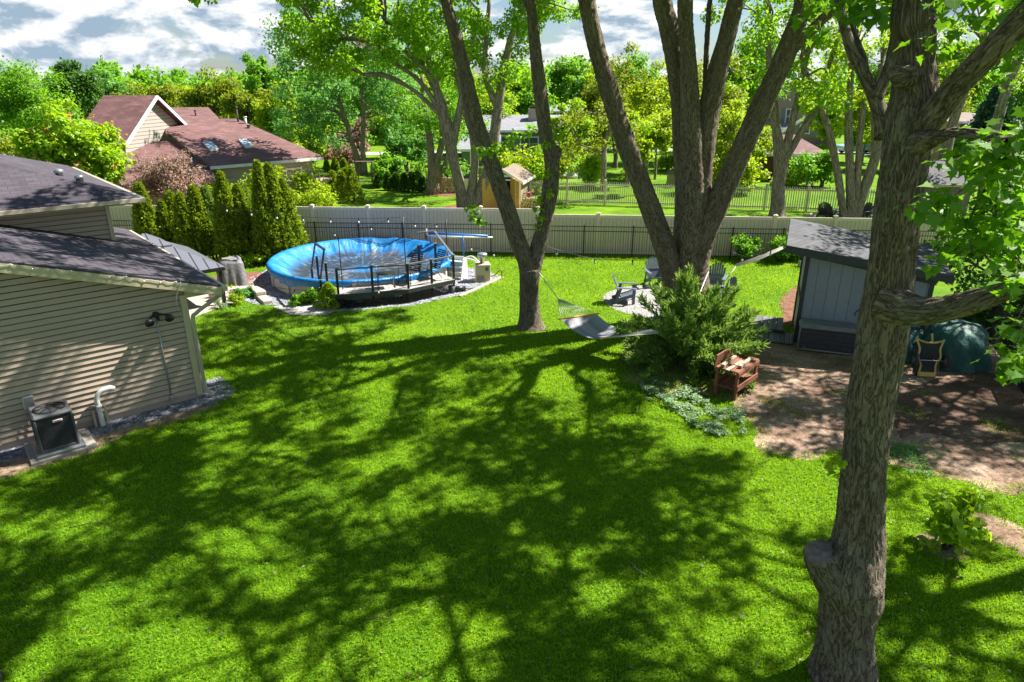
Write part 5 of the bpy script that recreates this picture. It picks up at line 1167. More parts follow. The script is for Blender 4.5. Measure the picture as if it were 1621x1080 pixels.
up = YP(1255,185,84); mb = MB(); mb.box((up.x,86,3.5), (4.2,4,7.5)); mb.build('upper_storey', simple('taupe_siding', (.24,.19,.16), (.28,.22,.19), 3, .6), gh, world=True); window(gh, Vector((up.x-.4,83.98,up.z)), .9, 1.7, 0, M['siding_blue'])
mb = MB(); mb.slab([(up.x-2.6,83.6,7.2),(up.x+2.6,83.6,7.2),(up.x+2.4,86,8.3),(up.x-2.4,86,8.3)], .15); mb.slab([(up.x+2.6,88.4,7.2),(up.x-2.6,88.4,7.2),(up.x-2.4,86,8.3),(up.x+2.4,86,8.3)], .15); mb.build('upper_roof', M['roof_grey'], gh, world=True)
gable_house('tan house with white window seen at the far right under the pine', 1500, 1575, 178, 192, 66, 8, simple('ochre_siding', (.52,.36,.18), (.48,.33,.17), 3, .6), M['roof_tan'], -.5, wins=((1531,203,1.6,1.2),))
gable_house('yellowish house glimpsed right of the pine at the picture edge', 1590, 1700, 196, 214, 60, 8, simple('sand_siding', (.46,.38,.22), (.42,.35,.2), 3, .6), M['roof_tan'], -.5, wins=((1612,222,1.2,1.0),))
gable_house('white gabled garage far behind the rooftops at the left road', 505, 575, 180, 192, 90, 8, M['siding2'], M['roof_grey'], -1)
# mauve shed
t = thing('garden_shed', 'mauve panelled shed with grey shingle roof behind the right maple trunk', 'shed', (24.0,38.5,0))
q0, q1 = YP(1455,292,37.5), YP(1545,292,37.5); ez = q0.z; rz2 = YP(1490,255,39.5).z
mb = MB(); mb.slab([(q0.x,37.3,ez),(q1.x,37.3,ez),(q1.x,39.6,rz2),(q0.x,39.6,rz2)], .08); mb.slab([(q1.x,41.9,ez),(q0.x,41.9,ez),(q0.x,39.6,rz2),(q1.x,39.6,rz2)], .08); mb.build('roof', M['roof_shed'], t, world=True)
mb = MB(); mb.box(((q0.x+q1.x)/2,39.6,ez/2), (q1.x-q0.x-.3,4.2,ez-.02)); mb.build('wall', M['purple'], t, world=True); mb = MB(); mb.box(((q0.x+q1.x)/2,37.28,ez-.05), (q1.x-q0.x,.04,.12)); mb.build('fascia', M['siding2'], t, world=True)
# tan shed with open doors
t = thing('garden_shed', 'small tan shed with white trim and open plywood doors beyond the fence', 'shed', (0,41,0))
c0 = G(823,331); c0.z = 0; RX = YP(844,285,c0.y+2.6).x
fx0, fx1 = G(775,331).x, c0.x; yy = c0.y; dpt = 2.9; wh = YP(823,285,yy).z; off = .0; apx = (fx0+fx1)/2-.1; apz = YP(793,269,yy).z
dv = Vector((.25,1,0)).normalized()*dpt
def sp3(x, k, z): return (x+dv.x*k, yy+dv.y*k, z)
mb = MB(); 
P = [sp3(fx0,0,0),sp3(fx1,0,0),sp3(fx1,1,0),sp3(fx0,1,0),sp3(fx0,0,wh),sp3(fx1,0,wh),sp3(fx1,1,wh),sp3(fx0,1,wh),sp3(apx,0,apz),sp3(apx,1,apz)]
dl, dr, dh = fx0+.45, fx1-.55, 1.85
mb.add(P, [(1,2,6,5),(3,0,4,7),(2,3,7,9,6)]); mb.add([P[0],(dl,yy,0),(dl,yy,dh),(dr,yy,dh),(dr,yy,0),P[1],P[5],P[8],P[4]], [(0,1,2,8),(2,3,6,7,8),(3,4,5,6)]); mb.build('wall', M['shedtan'], t, world=True)
mb = MB(); mb.slab([sp3(fx1+.22,-.08,wh-.12),sp3(fx1+.22,1.08,wh-.12),sp3(apx,1.08,apz+.06),sp3(apx,-.08,apz+.06)], .07); mb.slab([sp3(apx,-.08,apz+.06),sp3(apx,1.08,apz+.06),sp3(fx0-.22,1.08,wh-.12),sp3(fx0-.22,-.08,wh-.12)], .07); mb.build('roof', M['roof_tan'], t, world=True)
mb = MB()
for x in (fx0,fx1): mb.box((x,yy-.02,wh/2), (.12,.07,wh-.02))
q = sp3(fx1,1,0); mb.box((q[0],q[1],wh/2), (.12,.12,wh-.02)); mb.box(((dl+dr)/2,yy-.03,dh+.07), (dr-dl+.2,.06,.12)); mb.box(((fx0+fx1)/2,yy-.022,wh-.0), (fx1-fx0-.14,.05,.1))
mb.bar(sp3(fx1+.22,-.09,wh-.14),sp3(apx,-.09,apz+.02),.05,.14); mb.bar(sp3(fx0-.22,-.09,wh-.14),sp3(apx,-.09,apz+.02),.05,.14); mb.bar(sp3(fx1+.23,-.09,wh-.17),sp3(fx1+.23,1.08,wh-.17),.05,.14); mb.build('trim', M['white'], t, world=True)
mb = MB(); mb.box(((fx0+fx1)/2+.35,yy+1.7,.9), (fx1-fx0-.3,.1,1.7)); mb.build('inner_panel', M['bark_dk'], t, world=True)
for hx_, ex_, hz in ((dl,dl-.85,.9),(dr,dr+.28,.9)):
    mb = MB(); mb.bar((hx_,yy-.02,hz+.03),(ex_,yy-.75 if hx_==dr else yy-.45,hz+.03),.05,dh-.05); dr_ = mb.build('door', M['plywood'], t, world=True)
    mb = MB(); mb.bar((hx_,yy-.06,hz),(ex_,yy-.80 if hx_==dr else yy-.50,hz),.05,.09); mb.build('brace', M['plywood'], dr_, world=True)
for i, (x, y) in enumerate(((773,331),(778,327))):
    p = G(x,y); t = thing('traffic_cone', ('orange cone in front of the open plywood doors','orange cone tucked behind its twin at the shed doorway')[i], 'cone', tuple(p)); mb = MB(); mb.box((0,0,.02), (.36,.36,.04), bev=.01); mb.build('foot', M['orange'], t); mb = MB(); mb.lathe((0,0,.03), [(.13,0),(.04,.5),(.025,.62)], 14); mb.build('cone', M['orange'], t)
# firewood
def woodpile(label, c, ln, hh, seed, dz=.0, n=120):
    t = thing('firewood_stack', label, 'firewood', tuple(c), .1); r_ = random.Random(seed); mb = MB(); me = MB(); rows = int(hh/.14)
    for j in range(rows):
        w_ = ln*(1-.5*(j/rows)**2)
        for i in range(int(w_/.16)):
            x = -w_/2+(i+.5)*.16+r_.uniform(-.03,.03); z = .07+j*.125+r_.uniform(-.02,.02); y = r_.uniform(-.08,.08); ra = r_.uniform(.06,.095)
            mb.tube([(x,y-.24,z),(x+r_.uniform(-.03,.03),y+.24,z+r_.uniform(-.02,.02))], ra, r_.choice((5,6,7)), smooth=False, cap=False)
            me.tube([(x,y-.25,z),(x,y-.235,z)], ra, 6, smooth=False)
    mb.build('logs', M['log'], t); me.build('log_ends', M['logend'], t); return t
woodpile('heap of split firewood against the right wall of the small tan shed', G(837,330), 1.2, .8, 1)
woodpile('long dark firewood stack between two trees at the back of the neighbour lawn', G(716,305), 2.6, 1.25, 2)
t = thing('plastic_tool', 'red plastic scoop lying on top of the firewood heap', 'tool', tuple(G(834,329)+Vector((0,-.1,.86)))); mb = MB(); mb.tube([(-.25,0,0),(.2,.05,.06)], .03, 8); mb.box((.3,.06,.07), (.2,.16,.06), .2, bev=.02); mb.build('scoop', M['red'], t)
# swing set, benches, odd garden pieces far back
t = thing('swing_set', 'blue and orange play set in front of the blue grey house', 'play set', tuple(G(895,268)))
zz = 2.2; mb = MB(); mb.tube([(-1.6,0,zz),(1.4,0,zz)], .06, 8); mb.build('top_bar', M['bluepipe'], t)
for x in (-1.6,1.4):
    for y in (-.8,.8): mb = MB(); mb.tube([(x,y,0),(x,0,zz)], .06, 8); mb.build('leg', M['orange'] if x > 0 else M['bluepipe'], t)
mb = MB(); mb.box((.3,.0,1.0), (.8,.5,.5), bev=.1); mb.tube([(.0,0,1.2),(0,0,zz)], .02, 5); mb.tube([(.6,0,1.2),(.6,0,zz)], .02, 5); mb.build('seat', M['teal'], t)
mb = MB(); mb.add([(-1.3,-.2,1.6),(-.8,-.2,1.6),(-.5,-1.8,.1),(-1.0,-1.8,.1),(-1.3,-.2,1.52),(-.8,-.2,1.52),(-.5,-1.8,.02),(-1.0,-1.8,.02)], [(0,3,2,1),(4,5,6,7),(0,1,5,4),(1,2,6,5),(2,3,7,6),(3,0,4,7)]); mb.build('slide', M['bluepipe'], t)
for i, (x, y, s_, l) in enumerate(((892,282,.45,'brown boulder left of the pale one on the far slope'),(904,282,.7,'flat grey boulder on the far lawn'),(921,281,1.0,'large pale boulder on the far lawn left of the crooked tree'),(1100,288,.35,'low stone under the yellow bushes beyond the picket fence'),(1225,292,.35,'stone at the end of the clipped hedge'))):
    p = G(x,y); mb = MB(); mb.blob((0,0,.15), (s_,s_*.7,s_*.62), .35, i+20, 3); o = mb.build('boulder', M['rock']); o.location = p; tag(o, l, 'boulder', 'boulders on the far lawns')
t = thing('storage_crate', 'small tan lidded garden bin standing behind the big maple', 'bin', tuple(G(1068,292)))
mb = MB(); mb.box((0,0,.4), (1.1,.7,.8), bev=.03); mb.build('body', M['siding'], t); mb = MB(); mb.slab([(-.62,-.42,.80),(.62,-.42,.80),(.62,.0,1.02),(-.62,.0,1.02)], .05); mb.slab([(.62,.42,.80),(-.62,.42,.80),(-.62,.0,1.02),(.62,.0,1.02)], .05); mb.build('lid', M['roof_tan'], t)
t = thing('garden_bench', 'low dark bench in front of the hedge at the bungalow', 'bench', tuple(G(1247,291))); mb = MB(); mb.box((0,0,.42), (1.3,.4,.06)); mb.box((0,.2,.7), (1.3,.05,.3)); mb.build('seat', M['siding_blue'], t)
for s_ in (-.55,.55): mb = MB(); mb.box((s_,0,.2), (.07,.36,.4)); mb.build('leg', M['black'], t)
t = thing('waste_bin', 'dark red waste bin beside the green bush at the bungalow', 'bin', tuple(G(1259,292))); mb = MB(); mb.lathe((0,0,0), [(.24,0),(.30,.85)], 12); mb.build('body', M['purple'], t); mb = MB(); mb.lathe((0,0,.85), [(.32,0),(.32,.05),(.1,.12)], 12); mb.build('lid', M['black'], t)
t = thing('bench_swing', 'dark wooden arbor frame in the mulch behind the pale fence posts', 'arbor', tuple(G(580,297)))
mb = MB()
for x in (-.5,.5): mb.box((x,0,.9), (.07,.07,1.8)); 
mb.box((0,0,1.8), (1.3,.5,.06)); mb.box((0,0,.45), (1.0,.4,.05)); mb.build('frame', M['bark_dk'], t)
def car(label, loc, rz, m):
    t = thing('parked_car', label, 'car', loc, rz); mb = MB(); prof = [(-2.1,.35),(-2.15,.8),(-1.3,.95),(-.7,1.4),(.8,1.42),(1.5,.98),(2.1,.9),(2.15,.4)]
    n = len(prof); vs = [(x,-.85,z) for x,z in prof]+[(x,.85,z) for x,z in prof]; mb.add(vs, [tuple(range(n)), tuple(range(n,2*n))[::-1]]+[(i,i+n,(i+1)%n+n,(i+1)%n) for i in range(n)]); mb.build('body', m, t)
    mb = MB(); mb.box((.05,0,1.18), (1.5,1.72,.3)); mb.build('window', M['glass'], t)
    for x in (-1.35,1.35):
        for y in (-.8,.8): mb = MB(); mb.tube([(x,y-.1,.33),(x,y+.1,.33)], .33, 16); mb.build('wheel', M['rubber'], t)
pr = G(1372,246); car('pale car parked on the far road right of the bungalow', (pr.x,pr.y+2,.01), .1, M['skyl'])

# ------------------------------------------------------------------ the three near trees
def pxs(lst, Y0, dY=0):
    out = []; n = len(lst)
    for i, (x, y, w_) in enumerate(lst):
        Y_ = Y0 + dY*i/(n-1); p = YP(x, y, Y_); A_, B_ = lst[max(0,i-1)], lst[min(n-1,i+1)]; tl = math.hypot(B_[0]-A_[0], B_[1]-A_[1]) or 1; cs_ = max(.72, abs(B_[1]-A_[1])/tl) if abs(B_[1]-A_[1])/tl > .5 else 1
        out.append((p.x, p.y, p.z, w_/2*cs_*.92*zdep(p)/FPX))
    return out
def near_tree(name, label, base, stems, mat, clusters, seed, seg=28, ridg=.012, ringstep=.06, per=150, size=.15, shape='d', extra=None, bkm='bark', parts=None, limbs=True, leafup=.6):
    root = thing(name, label, 'tree', (base[0],base[1],0)); rng = np.random.default_rng(seed); mb = MB(); skel = []
    for st in stems:
        pts = [Vector(p[:3]) for p in st]; rs = [p[3] for p in st]; L_ = sum((b-a).length for a, b in zip(pts, pts[1:])); n = max(3, int(L_/ringstep/(len(pts)-1)))
        cp_ = catmull([Vector(p) for p in pts], n); rr_ = [float(np.interp(i/n, range(len(rs)), rs)) for i in range(len(cp_))]
        mb.tube(cp_, rr_, seg if max(rs) > .12 else 12, amp=.10, fs=1.2, ridg=ridg if max(rs) > .12 else 0, cap=True, seed=seed); skel += [p for p in cp_[::max(1,n//2)] if p.z > 3.5]
    cen, rad = clusters
    if limbs:
        for i in range(len(cen)):
            c = Vector(cen[i]); best = min(skel, key=lambda p: (p-c).length + max(0, p.z-c.z)*1.2)
            d = (c-best).length; pts = limb(mb, best, c, min(.09, .02+.018*d), .012, rng, .08, 6, 6)
            if i % 3 == 0: skel.append(pts[len(pts)//2])
    mb.build('trunk', M[bkm], root, world=True); V, k = cloud(rng, cen, rad, per, size, shape, up=leafup)
    crown_mesh(root, V, k, M[mat]); return root
def ellK(rng, c, r, K, cr, lo=None, fn=None):
    P = []
    while len(P) < K:
        d = rdirs(rng, 1)[0]; q = (.25+.75*rng.random()**.5); p = np.array(c)+d*np.array(r)*q
        if noise.noise(Vector(p)*.33) < -.12 and rng.random() < .75: continue       # gaps in the canopy
        if fn and not fn(p): continue
        P.append(p)
    return np.array(P), cr*(.65+.7*rng.random(K))
above = lambda m_: (lambda p: p[2] > CAM_H + .108*p[1] + m_ or (p[1] < 2))
# big silver maple behind the juniper
Yb = 20.4
S = [pxs([(1078,500,88),(1066,440,52),(1045,370,46),(1015,290,44),(985,210,42),(960,130,40),(940,60,37),(925,-20,35)], Yb, -.6),
     pxs([(1092,505,100),(1090,420,72),(1092,330,60),(1085,230,50),(1075,130,44),(1062,60,42),(1046,-20,40)], Yb+.05, .6),
     pxs([(1094,420,60),(1096,300,54),(1094,200,44),(1090,100,33),(1086,-20,30)], Yb-.1, -.2),
     pxs([(1096,430,60),(1103,330,54),(1113,230,52),(1132,130,43),(1150,60,38),(1172,-20,34)], Yb-.05, .2),
     pxs([(1092,460,80),(1100,400,66),(1128,340,54),(1160,270,50),(1200,180,49),(1237,100,47),(1268,20,40),(1285,-40,36)], Yb, -.8),
     pxs([(1236,105,34),(1262,70,30),(1290,42,28),(1330,0,25),(1370,-60,22)], Yb-.55, -.5),
     pxs([(1108,236,30),(1116,150,12),(1118,90,10),(1122,20,9),(1128,-30,8)], Yb+.1, .8)]
S = [[(a_,b_,c_,d_*.80) for a_,b_,c_,d_ in st] for st in S]
def ext(st, d, ln=4.5, r1=.06):
    p = Vector(st[-1][:3]); q = p + Vector(d)*ln*.5 + Vector((.2,.1,0)); e = p + Vector(d)*ln; return st + [(q.x,q.y,q.z,(st[-1][3]+r1)/2),(e.x,e.y,e.z,r1)]
S[0] = ext(S[0], (-.35,-.25,.9)); S[1] = ext(S[1], (-.1,.3,.95), 5); S[2] = ext(S[2], (0,-.35,.95), 5); S[3] = ext(S[3], (.3,.2,.9)); S[4] = ext(S[4], (.45,-.3,.85)); S[5] = ext(S[5], (.6,-.3,.7), 3)
rng = np.random.default_rng(5)
ks = [ellK(rng, (5.4,16.8,12.3), (7.6,7.0,3.2), 225, .58, fn=above(.9)), ellK(rng, (10.4,15.0,11.4), (2.8,2.0,1.3), 30, .5, fn=above(.9)), ellK(rng, (2.6,24.4,12.3), (3.8,1.8,1.5), 40, .5, fn=above(.7))]  # two side clumps added to the out-of-view crown to shade the lawn
near_tree('maple_tree', 'massive grey maple splitting into several thick stems behind the juniper', (6.1,20.4), S, 'leaf_mid', (np.concatenate([k_[0] for k_ in ks]), np.concatenate([k_[1] for k_ in ks])), 5, seg=40, ridg=.016, ringstep=.05, per=82, size=.165)
# forked tree with the hammock rope
Ym = 19.75
S = [pxs([(840,521,64),(839,508,44),(838,480,36),(838,450,36),(838,425,40)], Ym),
     pxs([(838,440,36),(832,412,34),(816,370,34),(796,310,33),(772,245,32),(752,195,36),(748,178,34),(737,120,26),(722,60,24),(700,-20,20)], Ym, -.4),
     pxs([(766,226,22),(752,200,30),(744,184,27),(739,176,16)], Ym-.22, -.05),
     pxs([(840,440,34),(850,400,30),(862,352,27),(871,300,32),(873,255,27),(862,200,26),(852,120,26),(845,50,20),(842,-20,16)], Ym+.02, .3),
     pxs([(872,262,26),(882,240,22),(887,234,14)], Ym+.15, .0),
     pxs([(848,45,12),(838,20,10),(826,-10,8)], Ym+.3, .2)]
S = [[(a_,b_,c_,d_*.90) for a_,b_,c_,d_ in st] for st in S]
S[1] = ext(S[1], (-.3,-.2,.9), 4); S[3] = ext(S[3], (.05,.2,1), 4.5)
rng = np.random.default_rng(6); cA, rA = ellK(rng, (-.9,18.9,12.3), (5.9,5.4,3.0), 190, .56, fn=above(.6))
vine = [(850,330),(858,318),(868,230),(872,200),(858,345),(852,360),(880,215),(864,305),(868,275)]; cV = np.array([list(YP(x+rng.normal()*3, y, 19.6)) for x, y in vine]); hang = np.array([list(YP(x,y,18.3)) for x,y in ((745,332),(752,345),(760,352),(790,232),(805,222),(820,215),(838,205),(775,240),(302,-4),(318,-6),(336,-5),(760,238))])
near_tree('forked_tree', 'forked grey tree with broken stubs that carries the hammock rope', (.55,19.8), S, 'leaf_bright', (cA, rA), 6, seg=30, ridg=.010, per=80, size=.155, limbs=True)
ft = bpy.data.objects['forked_tree']; V, k = cloud(np.random.default_rng(13), hang, np.full(len(hang),.22), 24, .12, 'h'); crown_mesh(ft, V, k, M['leaf_bright'], 'sprout')
mb = MB(); mb.tube([YP(700,-45,18.6), YP(500,-40,18.4), YP(380,-22,18.3), YP(318,-7,18.3)], [.04,.03,.02,.008], 6); mb.tube([YP(780,250,19.4), YP(800,226,18.8), YP(840,203,18.3)], [.018,.012,.005], 5); mb.build('twig', M['bark_dk'], ft, world=True)
V, k = cloud(np.random.default_rng(3), cV, np.full(len(cV),.16), 26, .10, 'h'); crown_mesh(ft, V, k, M['leaf_lime'], 'sprout')
# right hand maple close to the camera
Yr = 6.55
S = [pxs([(1328,1100,150),(1330,1078,118),(1335,1040,98),(1338,1000,86),(1344,950,94),(1350,905,98),(1358,860,86),(1362,820,74),(1367,750,71),(1374,690,69),(1382,620,74),(1391,575,78),(1398,530,80),(1404,480,76),(1410,430,70),(1416,370,72),(1421,320,74),(1428,280,74),(1436,230,78),(1446,180,86),(1448,140,70),(1446,100,62),(1448,40,62),(1450,-30,60)], Yr, .05),
     pxs([(1356,968,96),(1330,935,84),(1309,903,66),(1297,874,56)], Yr-.03, -.06),
     pxs([(1354,985,60),(1350,955,90),(1343,915,108),(1350,878,90),(1361,845,60)], Yr-.01, 0),
     pxs([(1448,215,60),(1478,180,56),(1510,140,52),(1545,105,54),(1585,65,56),(1640,10,60),(1700,-60,60)], Yr-.02, -1.2),
     pxs([(1440,228,50),(1470,222,30),(1490,216,20),(1520,210,15),(1560,214,12),(1600,218,10),(1640,210,8)], Yr-.02, -1.6),
     pxs([(1404,478,70),(1432,488,58),(1462,492,47),(1500,488,42),(1545,475,38),(1600,456,32),(1640,440,30),(1700,420,24)], Yr-.05, -1.2)]
S[0] = ext(S[0], (.02,.12,1), 6, .08); S[3] = ext(S[3], (.5,-.3,.8), 4, .05)
rng = np.random.default_rng(7); cR, rR = ellK(rng, (4.6,8.6,11.3), (6.0,6.0,2.9), 150, .52, fn=lambda p: above(.5)(p) and not (4.5 < p[0] < 10.5 and p[1] < 7.6))
rt = near_tree('maple_tree', 'rough barked maple with a sawn off limb stub in the right foreground', (4.07,6.55), S, 'leaf_bright', (cR, rR), 7, seg=88, ridg=.009, ringstep=.022, per=80, size=.15)
# knots, sawn face, bulge
mb = MB(); a = YP(1303,872,Yr-.14); q3 = [Vector(p[:3]) for p in S[1]]; a = q3[-1]; d = Vector((-.32,-.12,.94)).normalized(); mb.tube([a-d*.05, a+d*.02], [S[1][-1][3]*1.03, S[1][-1][3]*.97], 34, amp=.16, cap=True); mb.build('sawn_face', M['cut'], rt, world=True)
mb = MB(); p = YP(1441,118,Yr-.22); mb.tube([p+Vector((0,.12,0)), p, p+Vector((0,-.03,0)), p+Vector((0,-.01,0))], [.11,.085,.05,.02], 14, amp=.3); mb.build('knot', M['bark'], rt, world=True)
# secondary forked limb behind it
S2 = [pxs([(1402,215,40),(1396,190,30),(1384,150,26),(1366,115,24),(1348,80,20),(1338,45,17),(1330,10,14),(1320,-30,12)], 7.4, .6), pxs([(1386,155,26),(1400,125,20),(1411,90,17),(1418,40,14),(1424,-20,12)], 7.5, .2), pxs([(1372,125,14),(1366,90,12),(1352,50,10),(1345,0,9)], 7.6, .5)]
mb = MB()
for st in S2:
    cp_ = catmull([Vector(p[:3]) for p in st], 6); mb.tube(cp_, [float(np.interp(i/6, range(len(st)), [p[3] for p in st])) for i in range(len(cp_))], 14, amp=.12)
mb.build('limb', M['bark'], rt, world=True)
def sprays(root, name, regions, seed, mat='leaf_near', size=.13, per=16, rad=.24, shape='m', up=.75):
    rng = np.random.default_rng(seed); cs = []; mb = MB()
    for (x0,y0,x1,y1,Ya,Yb_,n) in regions:
        for _ in range(n): cs.append(list(YP(x0+(x1-x0)*rng.random(), y0+(y1-y0)*rng.random(), Ya+(Yb_-Ya)*rng.random())))
    cen = np.array(cs); V, k = cloud(rng, cen, np.full(len(cen), rad), per, size, shape, up=up, flat=.6, droop=.45, shell=.3)
    crown_mesh(root, V, k, M[mat], name); return cen
cs1 = sprays(rt, 'leafy_branch', [(1505,200,1640,260,4.3,5.6,12),(1480,310,1640,415,4.2,5.8,26),(1550,240,1640,330,4.2,5.6,14),(1592,505,1640,585,4.4,5.4,7),(1570,420,1640,450,4.6,5.6,5)], 9, size=.088, per=17)
sprays(rt, 'leafy_branch', [(1470,-60,1640,75,5.5,8,20),(1330,-60,1420,35,6.5,8.5,12),(1440,60,1640,130,9,12,16),(1260,-40,1340,60,8,11,14)], 10, rad=.3, size=.11, per=14)
mb = MB(); rg = np.random.default_rng(2)
for c in cs1[::2]: limb(mb, YP(1600,218,5.0) if c[2] > 6.0 else YP(1640,440,5.3), c, .016, .004, rg, .03, 5, 4)
mb.build('twig', M['bark_dk'], rt, world=True)
V, k = cloud(np.random.default_rng(4), np.array([list(YP(1318,722,6.35)), list(YP(1326,745,6.33)), list(YP(1322,732,6.3))]), np.full(3,.09), 7, .085, 'm', up=.3); crown_mesh(rt, V, k, M['leaf_yellow'], 'sprout')
# left corner tree, mostly outside the frame
rng = np.random.default_rng(8); S = [[(-6.72,6.35,-.1,.42),(-6.75,6.4,.3,.30),(-6.8,6.5,2,.25),(-7,6.6,5,.22),(-7.3,6.8,9,.16),(-7.3,7,13,.06)]]
near_tree('maple_tree', 'tree whose root flare just shows in the bottom left corner of the lawn', (-6.72,6.35), S, 'leaf_mid', ellK(rng, (-7.5,6.5,11.5), (4,4,2.8), 50, .8, fn=lambda p: p[2] > 9 and p[1] > 3), 8, seg=24, per=120, size=.16)
rng = np.random.default_rng(18); S = [[(14.5,10.5,-.1,.42),(14.5,10.6,.5,.34),(14.3,10.7,4,.28),(13.8,11,8,.2),(13,11.3,12,.07)]]  # out-of-view maple added so its crown dapples the lower lawn
near_tree('maple_tree', 'unseen maple added outside the right edge to throw dappled shade on the lower lawn', (14.5,10.5), S, 'leaf_mid', ellK(rng, (11.8,11.6,11.8), (5.6,5.0,2.9), 130, .54, fn=above(.7)), 18, seg=20, per=82, size=.165)
# tree added right of the frame to shade the bare soil, its boughs hang over the mesh fence
rng = np.random.default_rng(9); S = [[(17.5,17.5,0,.4),(17.4,17.6,3,.32),(17.2,17.8,6,.26),(16.8,18,9,.2),(16.5,18.2,13,.07)],[(17.3,17.7,4,.15),(16,18.2,5.5,.1),(14.9,18.6,6.2,.05)]]
near_tree('added_shade_tree', 'broad dark tree added for shade right of the lean-to shed over the mesh fence', (17.5,17.5), S, 'leaf_dark', (lambda a, b: (np.concatenate([a[0],b[0]]), np.concatenate([a[1],b[1]])))(ellK(rng, (17.0,18.3,8.8), (5.0,5.0,4.0), 170, .9, fn=lambda p: p[0] > 12.6), ellK(rng, (14.8,20.0,2.0), (2.6,1.2,2.2), 60, .6)), 9, seg=20, per=150, size=.15, bkm='bark_dk')

# ------------------------------------------------------------------ juniper, ground cover, near shrubs
def juniper(label, base, seed):
    rng = np.random.default_rng(seed); b = Vector(base); root = thing('juniper_bush', label, 'bush', tuple(b)); mb = MB(); P = []; A_ = []; 
    for i in range(210):
        a = rng.random()*6.283; el = .02+1.35*rng.random()**.85; ln = (1.14+1.22*rng.random())*(1.0+.10*math.cos(a)); d = Vector((math.cos(a)*math.cos(el)*1.0, math.sin(a)*math.cos(el)*.95, math.sin(el)*1.12)); o = b + Vector((rng.normal()*.15, rng.normal()*.15, .1))
        if a < .9 or a > 5.6: ln *= .80
        e = o + d*ln + Vector((0,0,-.12*ln)); m_ = o.lerp(e,.5)+Vector((0,0,.12)); pts = catmull([o,m_,e],5); 
        if i % 2 == 0: mb.tube(pts, [.022*(1-j/len(pts))+.004 for j in range(len(pts))], 5)
        for j in range(250):
            t = .22+.78*rng.random()**.7; k_ = min(len(pts)-2, int(t*(len(pts)-1))); f = t*(len(pts)-1)-k_; c = pts[k_].lerp(pts[k_+1], min(1,f)); w_ = .25*(1-t)+.06
            q = c + Vector(rdirs(rng,1)[0])*w_*rng.random()*1.3; P.append((q.x,q.y,max(.03,q.z))); A_.append(tuple(d*.9+Vector(rdirs(rng,1)[0])*.75))
    mb.build('stem', M['bark_dk'], root, world=True); P = np.array(P); A_ = np.array(A_); V, k = leaf_verts(P, A_, rdirs(rng,len(P)), .15*(.5+rng.random(len(P))), 'n'); crown_mesh(root, V, k, M['leaf_jun'], 'foliage'); return root
juniper('large feathery juniper bush in front of the massive maple', (4.72,16.95,0), 20)
def groundcover(label, poly, n, mat, seed, h, size):
    rng = np.random.default_rng(seed); x, y = scatter_px(rng, ragged(poly, .12, seed=seed), n); kk = np.array([noise.noise(Vector((a*2.2,b*2.2,seed+4)))+.35*noise.noise(Vector((a*7,b*7,2))) > -.12 for a, b in zip(x, y)]); x, y = x[kk], y[kk]; z = np.array([h*(.35+.9*max(0, noise.noise(Vector((a*2,b*2,seed)))+.4)) for a, b in zip(x, y)])*(.5+.5*rng.random(len(x)))
    p = np.stack([x,y,z],1); V, k = leaf_verts(p, rdirs(rng,len(x))*np.array([1,1,.4]), rdirs(rng,len(x))*.5+np.array([0,0,1]), size*(.6+.8*rng.random(len(x))), 'd')
    o = link_mesh('ground_cover', poly_mesh('ground_cover', V, k, M[mat])); tag(o, label, 'ground cover', None, 'stuff')
groundcover('pale variegated ground cover under the juniper at the lawn edge', gp((1012,608),(1040,600),(1075,618),(1120,628),(1100,650),(1060,655),(1020,632)), 7000, 'leaf_pale', 1, .16, .055)
groundcover('pale ground cover fading into the soil below the red bench', gp((1060,640),(1130,640),(1180,655),(1185,690),(1130,690),(1085,672)), 6500, 'leaf_pale', 2, .12, .05)
rgt = random.Random(12)
for i, (x, y, ln_t, a_) in enumerate(((140,835,.55,.3),(490,735,.4,1.2),(1010,905,.35,2.2),(600,985,.45,.1))):
    p = G(x, y); q = thing('fallen_twig', ('pale fallen twig on the lit grass below the air conditioner','thin fallen twig on the middle of the lawn','short fallen twig on the grass left of the sawn maple','fallen twig on the grass at the bottom centre of the lawn')[i], 'twig', (p.x,p.y,.05), a_, 'twigs fallen on the lawn')
    mb = MB(); mb.tube([(-ln_t/2,0,0),(0,.03,.012),(ln_t/2,-.02,.005)], [.008,.007,.003], 5); mb.tube([(0,.03,.012),(ln_t*.3,.14,.02)], [.005,.002], 4); mb.build('stick', M['oldwood'], q)
groundcover('low green weeds at the soil edge behind the right maple trunk', gp((1400,700),(1450,705),(1490,730),(1480,760),(1420,750)), 2200, 'leaf_blue', 3, .06, .045)
rb = bush('waist high leafy green shrub alone on the lawn at the right', tuple(G(1497,868)), (.50,.45,1.15), 30, 'leaf_lime', 34, 26, .105, 'h', 'leafy_shrub', None, 'shrub', .14, 16, .35)
for i, (x, y, r_, m, l) in enumerate(((1178,413,(.62,.5,1.15),'leaf_mid','rounded green shrub against the black fence left of the hammock ropes'),(1232,415,(.5,.45,1.2),'leaf_mid','green shrub at the black fence behind the hammock rope end'),(1262,412,(.5,.45,.9),'leaf_lime','bright green shrub at the black fence by the shed corner'))):
    bush(l, tuple(G(x,y)), r_, 60+i, m, 22, 90, .10, group='shrubs along the black fence', crad=.26)
